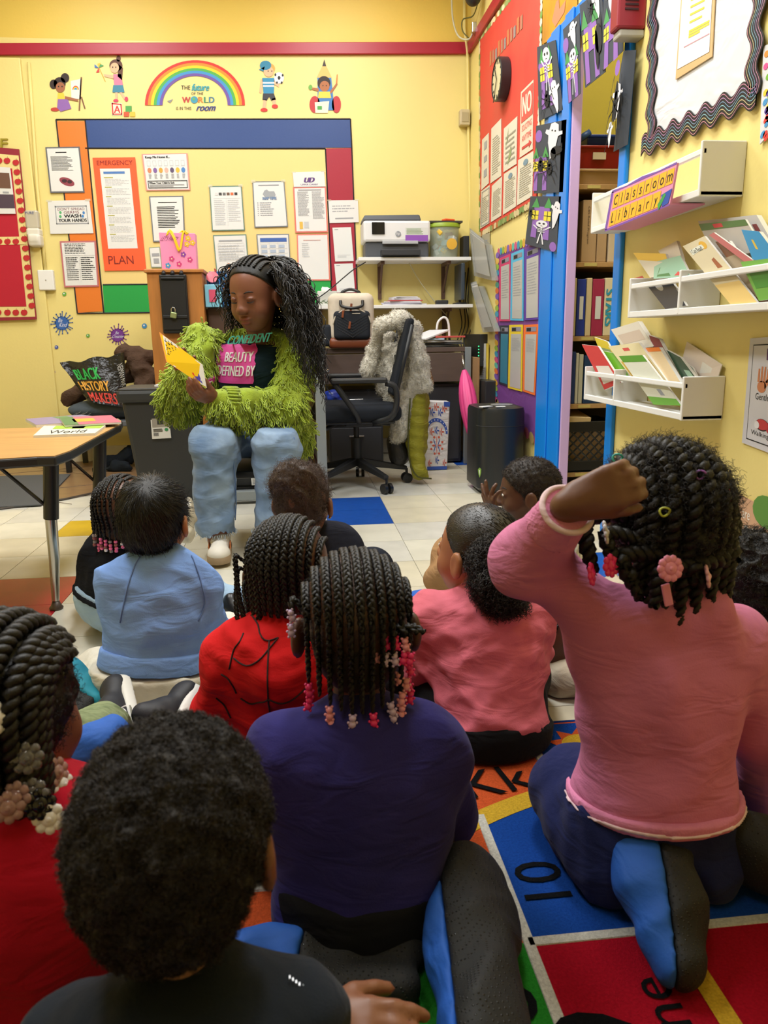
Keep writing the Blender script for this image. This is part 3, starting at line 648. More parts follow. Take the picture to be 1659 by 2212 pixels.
# --- girl with the messy bun
def girl_bun():
    P = V3(.06,2.12,.10); N = J(672,1172,2.06); hd = Head(J(655,1082,2.02),(.30,1,.02),sc=.96); rv = V3(1,.3,0); s = .98
    arms = [dict(sh=J(745,1195,2.06),el=J(760,1290,2.12),wr=J(690,1320,2.25),hand=dict(d=(-.5,1,0),n=(0,0,-1),thumb=-1)),dict(sh=J(600,1195,2.12),el=J(590,1290,2.2),wr=J(640,1310,2.3),hand=dict(d=(.5,1,0),n=(0,0,-1)))]
    legs = [leg((.11,2.16,.09),(.22,2.38,.11),(.02,2.45,.05)),leg((.0,2.16,.09),(-.12,2.36,.11),(.08,2.47,.05))]
    t,b,R,at = person('girl in dark navy top with messy brown bun, ear showing',P,N,rv,hd,s,BRSKIN,arms,legs); hd.face(b,LIPM,BROW)
    top(t,P,N,rv,s,fabric('dark_navy_jersey','#1D1F2B'),arms,fold=folds(12,6,20,45,.003),hem=-.02)
    pants(t,P,N,rv,s,fabric('navy_leggings','#20242F'),legs)
    BR = M('hair_warm_brown','#3A2A22',.6,bump=(250,.4,.002)); CB = M('curl_warm','#4A372C',.55)
    def ex(S): S.ell(hd(-.005,-.055,.075),np.array([.062,.052,.05])*hd.s,hd.R,k=.02); S.ell(hd(-.045,-.05,.05),np.array([.034,.032,.032])*hd.s,hd.R,k=.02)
    hair = cap_hair(hd,.006,BR,t,extra=ex,disp=folds(14,8,50,140,.003),label='brown hair gathered in a loose bun',a=.066)
    curls(hair,2600,.016,.004,1.3,.00045,CB,hair,3,spread=.9,name='loose_curls')
    MB().ball(hd(.074,.002,-.046),.0035,8).build('earring',M('gold','#C9A24A',.25,1),b,smooth=True)
girl_bun()

# --- child in the red hoodie with long braids
def kid_red():
    P = V3(-.03,1.40,.11); N = J(612,1372,1.38); hd = Head(J(628,1232,1.42),(.25,1,.0),sc=1.04); rv = V3(1,-.15,0); s = 1.03
    arms = [dict(sh=J(505,1408,1.37),el=J(462,1560,1.42),wr=J(520,1600,1.58),hand=dict(d=(.4,1,-.3),n=(0,0,-1),thumb=1)),dict(sh=J(715,1400,1.44),el=J(740,1530,1.52),wr=J(690,1560,1.66),hand=dict(d=(-.3,1,-.3),n=(0,0,-1),thumb=-1))]
    legs = [leg((.04,1.45,.09),(.13,1.58,.11),(-.04,1.62,.05)),leg((-.1,1.45,.09),(-.16,1.60,.11),(.0,1.64,.05))]
    t,b,R,at = person('child in red hooded sweatshirt with black seam lines and long thin braids',P,N,rv,hd,s,DKSKIN,arms,legs); hd.face(b,LIPM,BROW)
    RD = fabric('red_fleece','#D01E22',var=(20,.12))
    def hood(S,at): S.ell(at(.90,0,-.075),np.array([.085,.045,.07])*s,k=.03); S.cap(at(1.0,-.055,-.02),at(.86,0,-.10),.028,.04,k=.03); S.cap(at(1.0,.055,-.02),at(.86,0,-.10),.028,.04,k=.03)
    o,R,at = top(t,P,N,rv,s,RD,arms,g=.014,fold=folds(21,8,20,55,.0035),extra=hood,hem=-.1,sl=(.05,.046,.036),w=1.08,collar=.058)
    pants(t,P,N,rv,s,fabric('dark_joggers','#23252C'),legs)
    LN = M('seam_black','#2A0A0C',.8); u = R[:,2]
    def onback(tt,x): # point on the back of the sweatshirt
        y = -.098*math.sqrt(max(.05,1-(x/.135)**2)); return at(tt,x,y-.006)
    for pts in (((580,1400),(578,1450),(580,1520),(582,1600)),((500,1445),(530,1450),(560,1430),(600,1395)),((600,1395),(570,1400),(540,1380),(510,1375)),((515,1540),(545,1545),(580,1505)),((580,1505),(620,1515),(660,1495)),((520,1400),(500,1430),(490,1470)),((470,1490),(490,1500),(505,1530)),((455,1560),(475,1575),(490,1600))): seam(o,[J(x,y,1.25) for x,y in pts],LN)
    sh,el,wr = [np.array(arms[0][k]) for k in ('sh','el','wr')]
    hair = cap_hair(hd,-.001,M('scalp_deep','#402B21',.6),t,a=.064,label='black cornrows ending in long thin braids')
    for i,x in enumerate(np.linspace(-.067,.067,11)):
        lng = .12 if x<-.035 else .055
        pth = row_path(hd,x*.96,70 if i%2 else 62,198,16,t=.0045,hang=lng); braid(hair,pth,.0068,HAIR)
    for k,(px,py) in enumerate(((508,1205),(512,1240),(530,1300))):        # the ones swinging out at the side
        a = hd(-.068,-.02,.01-.012*k); e = J(px,py,1.40); z = J(*[(538,1372),(522,1382),(552,1366)][k],1.36); braid(hair,curve([a,a*.6+e*.4+V3(-.01,0,.012),e,e*.45+z*.55+V3(-.006,0,0),z],18),.0052,HAIR)
kid_red()

# --- girl in the purple sweatshirt
def girl_purple():
    P = J(792,1985,.97); N = J(780,1548,1.03); hd = Head(J(768,1345,1.06),(.0,1,.03),sc=1.08); rv = V3(1,.05,0); s = 1.02
    arms = [dict(sh=J(608,1612,1.02),el=J(598,1800,1.10),wr=J(660,1850,1.16),hand=dict(d=(.4,1,-.2),n=(0,0,-1))),dict(sh=J(925,1608,1.03),el=J(968,1765,1.10),wr=J(890,1840,1.16),hand=dict(d=(-.4,1,-.2),n=(0,0,-1),thumb=-1))]
    legs = [leg((P[0]+.05,1.0,.09),(P[0]+.11,1.14,.08),(P[0]-.03,1.20,.06)),leg((P[0]-.05,1.0,.09),(P[0]-.12,1.13,.08),(P[0]+.03,1.21,.06))]
    t,b,R,at = person('girl in dark purple sweatshirt with cornrows ending in pink animal beads',P,N,rv,hd,s,DKSKIN,arms,legs,w=.95); hd.face(b,LIPM,BROW)
    PU = fabric('purple_fleece','#2E2A6B',var=(14,.10),sheen=.35)
    top(t,P,N,rv,s,PU,arms,g=.020,w=1.06,hem=-.17,fold=folds(33,7,11,30,.0040,(1,.5,.35)),sl=(.052,.046,.038),neckcut=1.0,collar=.050,hemband=.07)
    pants(t,P,N,rv,s,fabric('black_joggers','#17181B'),legs,g=.016)
    hair = cap_hair(hd,-.001,M('scalp_dark','#3D2A20',.6),t,a=.062,label='black cornrows with pink and lilac bear beads',disp=folds(30,6,80,160,.0008))
    rr = random.Random(9); pal = [PINKH,LAV,PINKL,PINKH,LAV,PINKL,PINKH]
    xs = np.linspace(-.066,.066,11)
    for i,x in enumerate(xs):
        o,C = braid(hair,row_path(hd,x,48,178,18,t=.0045),.0062,HAIR)
        f0 = row_path(hd,x,166,206,8,t=.007,hang=.062+.014*math.cos(x*20)); o,C = braid(hair,f0,.0060,HAIR)
        if i%2==0 or i>8:
            e = C[-1]; m = pal[i%7]
            for q in range(2): stamp('bear_bead','bear',bead_bear,m,hair,e+V3(rr.uniform(-.002,.002),-.002,-.012-.020*q),roty(rr.uniform(-.3,.3)),.92)
    # upper rows of beads at the right and one braid at the left
    for k,(px,py) in enumerate(((815,1390),(835,1390),(855,1390),(876,1392),(812,1418),(832,1424),(853,1424),(872,1422),(886,1424),(886,1447),(862,1465),(878,1478),(630,1330),(629,1362))):
        e = J(px,py,.965 if k<9 else .985 if k<12 else 1.02); stamp('bear_bead','bear',bead_bear,pal[(k*3)%7],hair,e,roty(rr.uniform(-.25,.25)),.85)
    for px in (815,835,855,876,888): braid(hair,curve([hd((px-768)/1660*1.1,-.09,.02),J(px,1350,.972),J(px,1385,.968)],8),.0055,HAIR)
    braid(hair,curve([hd(-.068,-.03,.03),J(632,1290,1.03),J(630,1322,1.02)],8),.0055,HAIR)
    curls(hair,1500,.010,.0022,1.5,.0003,CURL,hair,5,spread=.8,name='flyaway_hair',keep=lambda c,n: (n[:,2]>-.2)*1.0)
girl_purple()

# --- girl in the coral tee with the puff ponytail
def girl_coral():
    P = J(1062,1598,1.44); N = J(1045,1292,1.56); hd = Head(J(1030,1188,1.60),(-.85,.92,.12),sc=1.04); rv = V3(1,.12,0); s = 1.02
    arms = [dict(sh=J(918,1330,1.54),el=J(903,1492,1.56),wr=J(952,1522,1.68),hand=dict(d=(.3,1,-.2),n=(0,0,-1))),dict(sh=J(1142,1330,1.56),el=J(1150,1480,1.66),wr=J(1100,1500,1.80),hand=dict(d=(-.4,1,-.2),n=(0,0,-1),thumb=-1))]
    legs = [leg((P[0]+.05,1.48,.08),(P[0]+.11,1.62,.07),(P[0]-.04,1.68,.05)),leg((P[0]-.05,1.48,.08),(P[0]-.12,1.62,.07),(P[0]+.04,1.70,.05))]
    t,b,R,at = person('girl in coral pink short-sleeved tee with curly puff ponytail',P,N,rv,hd,s,TNSKIN,arms,legs,h=.0045); hd.face(b,LIPM,BROW)
    CO = fabric('coral_cotton','#D56E7E',var=(15,.08),sheen=.1)
    top(t,P,N,rv,s,CO,arms,g=.018,w=1.02,hem=.02,fold=folds(44,10,20,60,.0042,(.5,.5,1)),sl=(.050,.046,.04),sleeve_t=.38,name='tee_shirt',neckcut=.98,collar=.05)
    pants(t,P,N,rv,s,fabric('black_leggings','#101114',sheen=.4),legs,g=.014,topcut=.10)
    hair = cap_hair(hd,.004,M('hair_slick','#17120F',.32,bump=(500,.5,.002),spec=.6,stretch=(.35,.35,1.6)),t,a=.062,label='black hair brushed back into a curly puff')
    pc = hd(.012,-.115,-.02); Rp,Nn = sample(hair,3600,7); tie = hd(.005,-.098,.02); d = tie-Rp; L = np.linalg.norm(d,axis=1)[:,None]; tt = np.linspace(0,1,7)[None,:,None]
    Pp = Rp[:,None]+d[:,None]*tt*.55+Nn[:,None]*(np.sin(tt*math.pi)*.35*(L*.25)[:,None]+.0005); V,F = tubes(Pp,np.linspace(.0006,.0004,7)); mk('strands',V,F,M('strand_slick','#1A1512',.3,spec=.6),hair,smooth=True,kind='stuff')
    S = Sdf(.03); a,z = J(1060,1190,1.50),J(1085,1300,1.46); S.ell(J(1065,1205,1.50),(.045,.045,.045),k=.02); S.ell(J(1072,1255,1.48),(.052,.05,.05),k=.02); S.ell(J(1090,1290,1.46),(.040,.04,.03),k=.02)
    puff = solid('ponytail',S,.005,HAIRB,hair,folds(50,8,60,150,.006)); curls(puff,5200,.020,.0048,1.9,.0007,M('curl_shiny','#1E1815',.4,spec=.5),hair,8,m=12,spread=.6,name='ponytail_curls',grav=.008)
    mb = MB(); fr = frame_of(pc-tie); mb.tube([tie+(fr[0]*math.cos(q)+fr[1]*math.sin(q))*.018 for q in np.linspace(0,6.283,16)],.004,6,caps=False); mb.build('hair_tie',INK,hair,smooth=True)
girl_coral()

# --- boy in profile by the air purifier
def afro_boy_profile():
    P = V3(.78,2.30,.10); N = J(1158,1142,2.22); hd = Head(J(1138,1062,2.20),(-1,.18,-.05),sc=.98); rv = V3(.35,1,0); s = .98
    arms = [dict(sh=J(1110,1180,2.12),el=J(1068,1190,2.05),wr=J(1068,1112,2.12),hand=dict(d=(-.25,.0,1),n=(1,.3,0),curl=(.12,.1,.35,.5),spread=.35,thumb=1,tout=1.0,tcurl=.1)),dict(sh=J(1200,1180,2.32),el=J(1190,1260,2.36),wr=J(1120,1270,2.34),hand=dict(d=(-1,0,-.2),n=(0,0,-1)))]
    legs = [leg((.70,2.24,.09),(.50,2.30,.12),(.44,2.42,.05)),leg((.72,2.36,.09),(.50,2.46,.12),(.6,2.55,.05))]
    t,b,R,at = person('boy in profile with short hair holding fingers up to his face',P,N,rv,hd,s,DKSKIN,arms,legs,h=.0042); hd.face(b,LIPM,BROW)
    top(t,P,N,rv,s,fabric('white_print_cotton','#D6D5CF',var=(55,.5),var2='#8E9298'),arms,hem=-.05,fold=folds(61,6,25,50,.003))
    pants(t,P,N,rv,s,fabric('tan_trousers','#A9825A'),legs)
    hair = cap_hair(hd,.007,HAIRB,t,a=.068,b=.052,label='short tight black curls',disp=folds(62,8,120,240,.0016)); curls(hair,3600,.006,.0022,1.4,.00045,CURLB,hair,9,spread=.5,m=7)
afro_boy_profile()

# --- child bent down to the floor, cornrows, beige fleece
def kid_bent():
    hd = Head(J(1212,1372,1.74),(-.72,-.12,-.66),(-.66,.05,.75),sc=1.0); P = V3(.86,1.82,.13); N = J(1268,1388,1.80); rv = V3(.1,1,.1); s = 1.0
    arms = [dict(sh=J(1275,1420,1.74),el=J(1222,1468,1.66),wr=J(1172,1478,1.72),hand=dict(d=(-1,.2,-.1),n=(0,0,-1))),dict(sh=J(1290,1400,1.90),el=J(1230,1425,1.98),wr=J(1180,1405,2.0),hand=dict(d=(-1,0,-.1),n=(0,0,-1)))]
    legs = [leg((.9,1.72,.09),(.70,1.62,.08),(.98,1.60,.06)),leg((.92,1.9,.09),(.7,2.0,.1),(1.0,2.02,.06))]
    t,b,R,at = person('child in beige fleece bending down to the floor, striped cornrows',P,N,rv,hd,s,DKSKIN,arms,legs); hd.face(b,LIPM,BROW)
    BG = fabric('beige_fleece','#B7AB98',var=(20,.1))
    top(t,P,N,rv,s,BG,arms,g=.014,hem=-.05,fold=folds(71,7,20,50,.005),sl=(.05,.05,.04),name='hoodie',collar=.06)
    pants(t,P,N,rv,s,BG,legs,fold=folds(72,6,20,50,.004),r=(.08,.07,.06))
    hair = cap_hair(hd,-.0005,M('scalp_mid','#4B3226',.55),t,a=.060,label='thin black cornrows')
    for x in np.linspace(-.066,.066,11): braid(hair,row_path(hd,x,50,195,14,t=.003),.0046,HAIR)
kid_bent()

# --- girl in the pink sweatshirt scratching her head
def girl_pink():
    P = J(1410,1735,1.02); N = J(1442,1318,1.04); hd = Head(J(1425,1118,1.06),(-.05,1,.0),sc=1.0); rv = V3(1,-.02,.02); s = 1.0
    wr = J(1238,1085,.925)
    arms = [dict(sh=J(1312,1348,1.03),el=J(1142,1205,1.05),wr=wr,cuffgap=.10,hand=dict(d=J(1335,1048,.91)-wr,n=(.25,1.0,-.2),s=1.14,curl=(.62,.66,.7,.72),thumb=-1,tcurl=.5,tout=.45,spread=.03)),
            dict(sh=J(1580,1370,1.05),el=J(1640,1575,1.06),wr=J(1622,1760,1.16),hand=dict(d=(-.15,.55,-.8),n=(-1,0,0),s=1.1,thumb=1))]
    legs = [leg(J(1325,1790,1.02),V3(.445,1.13,.085),V3(.45,.98,.05)),leg(J(1490,1790,1.02),V3(.64,1.15,.085),V3(.60,.98,.05))]
    t,b,R,at = person('girl in pink sweatshirt kneeling with one hand on her twisted hair',P,N,rv,hd,s,skin('warm','#6E4734'),arms,legs,h=.0046,w=1.02); hd.face(b,LIPM,BROW)
    for k in range(4):                                    # nails of the raised hand
        tp = arms[0]['tips'][k]; MB().ball(tp+V3(-.001,-.0065,.002),(.0038,.0012,.0045),8).build('fingernail',M('nail','#9A6F5C',.35),b,smooth=True)
    PK = fabric('pink_fleece','#CE7AA2',var=(10,.08),sheen=.35); PK2 = fabric('pink_rib','#D987AE',bump=(300,.5,.002)); WHR = fabric('white_stripe','#E2C6CC')
    def ex(S,at): S.cap(at(.94,-.035,-.02),at(1.02,-.02,-.035),.05,.046,k=.03); S.cap(at(.94,.05,-.02),at(1.02,.035,-.035),.05,.046,k=.03); S.cap(np.array(arms[0]['el'])-V3(0,0,.004),np.array(arms[0]['el'])*.45+wr*.55,.046,.040,k=.03)
    o,R,at = top(t,P,N,rv,s,PK,arms,g=.016,w=1.06,hem=.03,fold=folds(84,8,10,32,.0046,(.8,.5,.8)),extra=ex,sl=(.056,.048,.034),neckcut=1.05,collar=0,hemband=None)
    # stand collar, cuff and hem stripes
    u = R[:,2]; mb = MB(); pr = [(.062,.95),(.066,1.00),(.062,1.055),(.066,1.085),(.060,1.10),(.050,1.09)]
    pts = [[at(tt)+(R[:,0]*math.cos(a)*r_*1.15+R[:,1]*(math.sin(a)*r_*.9-.012))*s for a in np.linspace(0,2*math.pi,29)[:-1]] for r_,tt in pr]
    V = [p for ring in pts for p in ring]; n = 28; Fc = [(i*n+k,i*n+(k+1)%n,(i+1)*n+(k+1)%n,(i+1)*n+k) for i in range(len(pr)-1) for k in range(n)]; mk('collar',V,Fc,PK,o,smooth=True)
    d = unit(wr-np.array(arms[0]['el'])); fr = frame_of(d); c0 = wr-d*.034
    def ring(c,r,rad,mat,name,n=40,rib=0):
        mb = MB(); mb.tube([c+(fr[0]*math.cos(a)+fr[1]*math.sin(a))*(r+rib*math.cos(a*20)) for a in np.linspace(0,6.2832,n*2+1)],rad,6,caps=False); return mb.build(name,mat,o,smooth=True)
    S = Sdf(.01); S.cap(c0-d*.03,c0+d*.008,.038,.034,k=.01); cf = solid('cuff',S,.004,PK2,o,lambda Pp: .0013*np.cos(np.arctan2((Pp-c0)@fr[1],(Pp-c0)@fr[0])*30),[(c0+d*.016,d),(c0-d*.04,-d)],it=1)
    ring(c0+d*.014,.0335,.0045,WHR,'cuff_stripe')
    hb = Sdf(.045); torso(hb,P,N,rv,s,.022,1.06,k=.06); solid('hem_band',hb,.005,PK2,o,None,[(at(.085),u),(at(.012),-u)],it=1); hb = Sdf(.045); torso(hb,P,N,rv,s,.026,1.06,k=.06); solid('hem_stripe',hb,.005,WHR,o,None,[(at(.050),u),(at(.032),-u)],it=1)
    NV = fabric('navy_knit','#1C2453',var=(14,.15),sheen=.3)
    pants(t,P,N,rv,s,NV,legs,g=.010,w=1.03,fold=folds(88,7,14,40,.005),topcut=.03,r=(.085,.072,.06))
    # hair: soft base, thick two-strand twists, barrettes
    hair = cap_hair(hd,.016,HAIR,t,a=.060,disp=folds(90,8,45,110,.006),label='black two-strand twists with pink flower barrettes',h=.0045)
    curls(hair,7000,.020,.0032,1.8,.00045,CURL,hair,10,spread=.8)
    tw = []
    for (x,t0,t1,hg) in ((-.055,60,190,.11),(-.035,50,200,.10),(-.012,50,206,.115),(.012,50,208,.11),(.036,50,202,.10),(.056,60,192,.12),(-.066,70,170,.13),(.066,70,165,.15)):
        o2,C = braid(hair,row_path(hd,x,t0,t1,18,t=.012,hang=hg),.0115,HAIR,name='twist',strands=2,pitch=.030,sides=7); tw.append(C)
    for pts,r_ in (([hd(-.060,-.05,.02),J(1272,1120,1.0),J(1268,1180,.98),J(1285,1240,.97)],.0115),([hd(-.045,-.075,-.02),J(1312,1150,.98),J(1318,1190,.97),J(1332,1232,.96)],.0105),([hd(-.02,-.09,-.03),J(1345,1200,.97),J(1362,1250,.955),J(1378,1285,.95)],.012),
                   ([hd(.07,-.02,.06),J(1552,1030,1.02),J(1578,1100,1.0),J(1590,1165,1.0)],.0115),([hd(.07,-.04,.0),J(1560,1150,1.0),J(1580,1190,.99),J(1588,1212,.98)],.013),([hd(.02,-.1,-.04),J(1430,1230,.955),J(1420,1280,.95),J(1411,1312,.945)],.0115),([hd(.05,-.09,-.04),J(1500,1220,.955),J(1505,1250,.955),J(1530,1268,.955)],.012)):
        braid(hair,curve(pts,16),r_,HAIR,name='twist',strands=2,pitch=.028,sides=7)
    stamp('barrette','flower10',flower(10,.019),M('barrette_pink','#E58FB0',.3),hair,J(1448,1228,.93),rotx(-.2))
    MB().box(J(1441,1285,.935),(.012,.004,.032),roty(-.25)).build('barrette_tail',M('barrette_pink'),hair,bev=.0015)
    for px,py,Y,rz,m in ((1278,1240,.955,1.0,PINKH),(1320,1222,.955,.5,PINKH),(1252,1130,.98,1.2,PINKH),(1528,1245,.945,1.15,M('barrette_pale','#E7AFC3',.3)),(1573,1072,.985,1.2,PINKH),(1308,1150,.965,1.25,M('barrette_clear','#D9D6D8',.15))):
        stamp('barrette','flower8',flower(8,.017),m,hair,J(px,py,Y),rotz(rz)@rotx(-.2))
    for px,py,m,Y in ((1513,1026,M('loop_purple','#9E5FC4',.4),.965),(1436,1106,M('loop_lime','#B9C24A',.4),.95),(1334,990,M('loop_teal','#2FA7A0',.4),1.02),(1378,1062,M('loop_green','#1F5A55',.4),.965)):
        c = J(px,py,Y); mb = MB(); mb.tube([c+V3(math.cos(a)*.007,-.002*math.sin(2*a),math.sin(a)*.006) for a in np.linspace(0,6.28,14)],.0016,5,caps=False); mb.build('hair_elastic',m,hair,smooth=True)
girl_pink()

# --- child behind her at the right edge
def kid_right():
    hd = Head(J(1612,1262,1.36),(-.3,1,.0),sc=1.0); P = V3(.93,1.34,.10); N = J(1640,1390,1.34); rv = V3(1,.2,0); s = 1.0
    arms = [dict(sh=J(1590,1430,1.32),el=V3(.74,1.24,.20),wr=J(1612,1790,1.14),hand=dict(d=(-.1,.0,-1),n=(-1,0,0))),dict(sh=V3(1.0,1.36,.29),el=V3(1.06,1.46,.22),wr=V3(.98,1.58,.16),hand=dict(d=(-.3,1,-.2),n=(0,0,-1),thumb=-1))]
    arms[0]['wr'][2] = max(arms[0]['wr'][2],.085)
    legs = [leg((.98,1.38,.09),(1.04,1.6,.11),(.86,1.66,.05)),leg((.88,1.38,.09),(.78,1.58,.11),(.98,1.68,.05))]
    t,b,R,at = person('child in pale pink top at right edge behind girl in pink sweatshirt',P,N,rv,hd,s,DKSKIN,arms,legs); hd.face(b,LIPM,BROW)
    top(t,P,N,rv,s,fabric('pale_pink_fleece','#DFA3BC'),arms,fold=folds(95,6,20,50,.003)); pants(t,P,N,rv,s,fabric('navy_joggers','#1F2336'),legs)
    hair = cap_hair(hd,.016,HAIR,t,a=.060,disp=folds(96,9,60,160,.006),label='full black natural hair'); curls(hair,3200,.016,.0035,1.6,.0005,CURL,hair,11,spread=.7)
kid_right()

# --- girl in red at the left edge with flower barrettes
def girl_red():
    hd = Head(J(12,1545,.84),(.15,1,-.05),sc=1.06); hd.noears = True; P = V3(-.37,.80,.11); N = J(42,1752,.80); rv = V3(1,-.1,0); s = 1.05
    arms = [dict(sh=J(150,1805,.80),el=J(195,1960,.86),wr=J(175,1800,1.02),hand=dict(d=J(150,1632,1.22)-J(175,1800,1.02),n=(0,0,-1),thumb=-1)),dict(sh=J(-110,1800,.82),el=J(-150,1950,.90),wr=J(-90,1900,1.02),hand=dict(d=(.3,1,0),n=(0,0,-1)))]
    an0,an1 = J(262,1560,1.50),J(385,1560,1.50)
    legs = [leg(V3(-.31,.86,.09),J(172,1640,1.20),an0+V3(-.02,-.04,.01)),leg(V3(-.42,.86,.09),J(120,1640,1.22),J(210,1585,1.46))]
    t,b,R,at = person('girl in red top and olive leggings with clear and white flower barrettes',P,N,rv,hd,s,BRSKIN,arms,legs); hd.face(b,LIPM,BROW)
    RD = fabric('crimson_fleece','#B4112A',var=(8,.15),sheen=.35)
    arms[0]['wr'] = arms[0]['wr']; top(t,P,N,rv,s,RD,arms,g=.018,w=1.08,fold=folds(101,7,10,30,.005),sl=(.058,.05,.036),collar=.055)
    OL = fabric('olive_print','#8E9973',var=(40,.25),var2='#5F6B4C'); pants(t,P,N,rv,s,OL,legs,g=.01,r=(.072,.058,.045),fold=folds(103,6,20,50,.003))
    BK = M('sneaker_black','#1A1A22',.6,bump=(300,.2,.001)); WS = M('sneaker_sole','#D8D6D0',.5); SOCK = fabric('grey_sock','#A7A49C',bump=(200,.8,.003))
    heel,toe = J(288,1590,1.52),J(262,1478,1.66); heel[2] = .045; toe[2] = .085
    o,c,Rs = shoe(t,heel,toe,(-.95,-.25,.55),1.0,BK,WS); o['label'] = 'black sneaker with white swoosh'
    sw = mk('swoosh',[J(x,y,1.45) for x,y in ((258,1529),(263,1525),(268,1522),(273,1520.5),(278.5,1520.6),(282,1523),(285,1529),(285,1537),(283.5,1547),(281,1562),(278.5,1578),(275.6,1576.5),(275.2,1562),(274.7,1547),(274,1540),(272.6,1534),(270,1531),(266.8,1529))],[tuple(range(18))],WHB,o); drape(sw,o,ray(271,1550),.003)
    S = Sdf(.01); S.cap(an0+V3(-.015,-.035,.01),c(0,.14,.08),.030,.028); solid('sock',S,.005,SOCK,t,None)
    h2,t2 = J(365,1600,1.48),J(420,1505,1.62); h2[2] = .04; t2[2] = .07; shoe(t,h2,t2,(-.8,-.2,.6),1.0,BK,WS)
    hair = cap_hair(hd,.006,HAIR,t,a=.060,disp=folds(105,8,50,120,.003),label='black twists with flower barrettes'); curls(hair,1800,.010,.0025,1.5,.0004,CURL,hair,12,spread=.7)
    ends = []
    for (x,t0,t1,hg) in ((-.05,60,190,.09),(-.03,55,200,.09),(-.008,50,205,.10),(.014,50,205,.10),(.034,52,200,.105),(.052,58,190,.11),(.064,66,170,.12),(.068,80,140,.13),(.069,60,110,.16),(.058,50,125,.17)):
        o2,C = braid(hair,row_path(hd,x,t0,t1,18,t=.011,hang=hg),.0098,HAIR,name='twist',strands=2,pitch=.024,sides=7); ends.append(C[-1])
    bc,bw_,bk,bp = M('barrette_clear'),M('barrette_white','#E6E3E6',.25),M('barrette_black','#141416',.2),M('barrette_clear_pink','#C79E9C',.1,trans=.45); bg = M('barrette_glass','#9A979A',.08,trans=.6)
    for k,(px,py,Y,m,rz) in enumerate(((58,1638,.74,bg,.3),(36,1722,.73,bp,-.3),(86,1738,.73,bk,.5),(106,1768,.73,bw_,.2),(98,1505,.80,bc,1.0),(112,1530,.80,bp,1.1),(115,1450,.82,bk,.8),(18,1745,.72,bp,.2),(124,1668,.78,bp,1.2),(135,1695,.78,bc,1.2),(4,1550,.74,bw_,1.2),(70,1715,.735,bg,.0))):
        stamp('barrette','flower8',flower(8,.017),m,hair,J(px,py,Y),rotz(rz)@rotx(-.25))
    S = Sdf(.02)
girl_red()

# --- boy nearest the camera
def boy_front():
    hd = Head(J(384,1812,.545),(.16,1,-.02),sc=.90); P = V3(-.10,.52,.11); N = J(395,2150,.51); rv = V3(1,.1,0); s = .84
    wr = J(672,2212,.60)
    arms = [dict(sh=J(585,2300,.50),el=J(640,2420,.50),wr=wr,hand=dict(d=J(815,2232,.585)-wr,n=(0,.3,-1),s=1.15,curl=(.22,.26,.32,.36),thumb=1)),dict(sh=J(212,2320,.50),el=J(130,2480,.54),wr=V3(-.18,.66,.22),hand=dict(d=(.4,1,-.1),n=(0,0,-1)))]
    legs = [leg((-.05,.56,.08),(.02,.70,.075),(-.12,.74,.05)),leg((-.15,.56,.08),(-.25,.70,.075),(-.08,.76,.05))]
    t,b,R,at = person('boy with short afro in dark navy jacket sitting nearest the camera',P,N,rv,hd,s,skin('boy','#7D4F36'),arms,legs,h=.0042); hd.face(b,LIPM,BROW)
    NVJ = fabric('navy_jacket','#171E28',var=(9,.2),sheen=.3)
    def ex(S,at): S.cap(at(.95,-.03,-.03),at(.95,.03,-.03),.052,k=.03)
    o,R,at = top(t,P,N,rv,s,NVJ,arms,g=.020,w=1.02,fold=folds(111,7,12,35,.005),sl=(.055,.046,.036),name='jacket',collar=.060,extra=ex)
    mb = MB(); 
    for k in range(7): mb.box(J(626+k*7,2112+k*5,.505),(.0010,.003,.0016))
    mb.build('zip_teeth',M('zip_metal','#C9CCD0',.3,.9),o)
    pants(t,P,N,rv,s,fabric('black_trousers','#17181A'),legs)
    hair = cap_hair(hd,.013,M('afro_dark','#1A1512',.7,bump=(260,.8,.004)),t,h=.0034,a=.070,b=.062,disp=folds(112,12,110,260,.0024),label='short black afro')
    curls(hair,15000,.0060,.0022,1.7,.00038,M('curl_soft','#241C17',.55,spec=.4),hair,13,spread=.55,m=8,sink=.002)
boy_front()
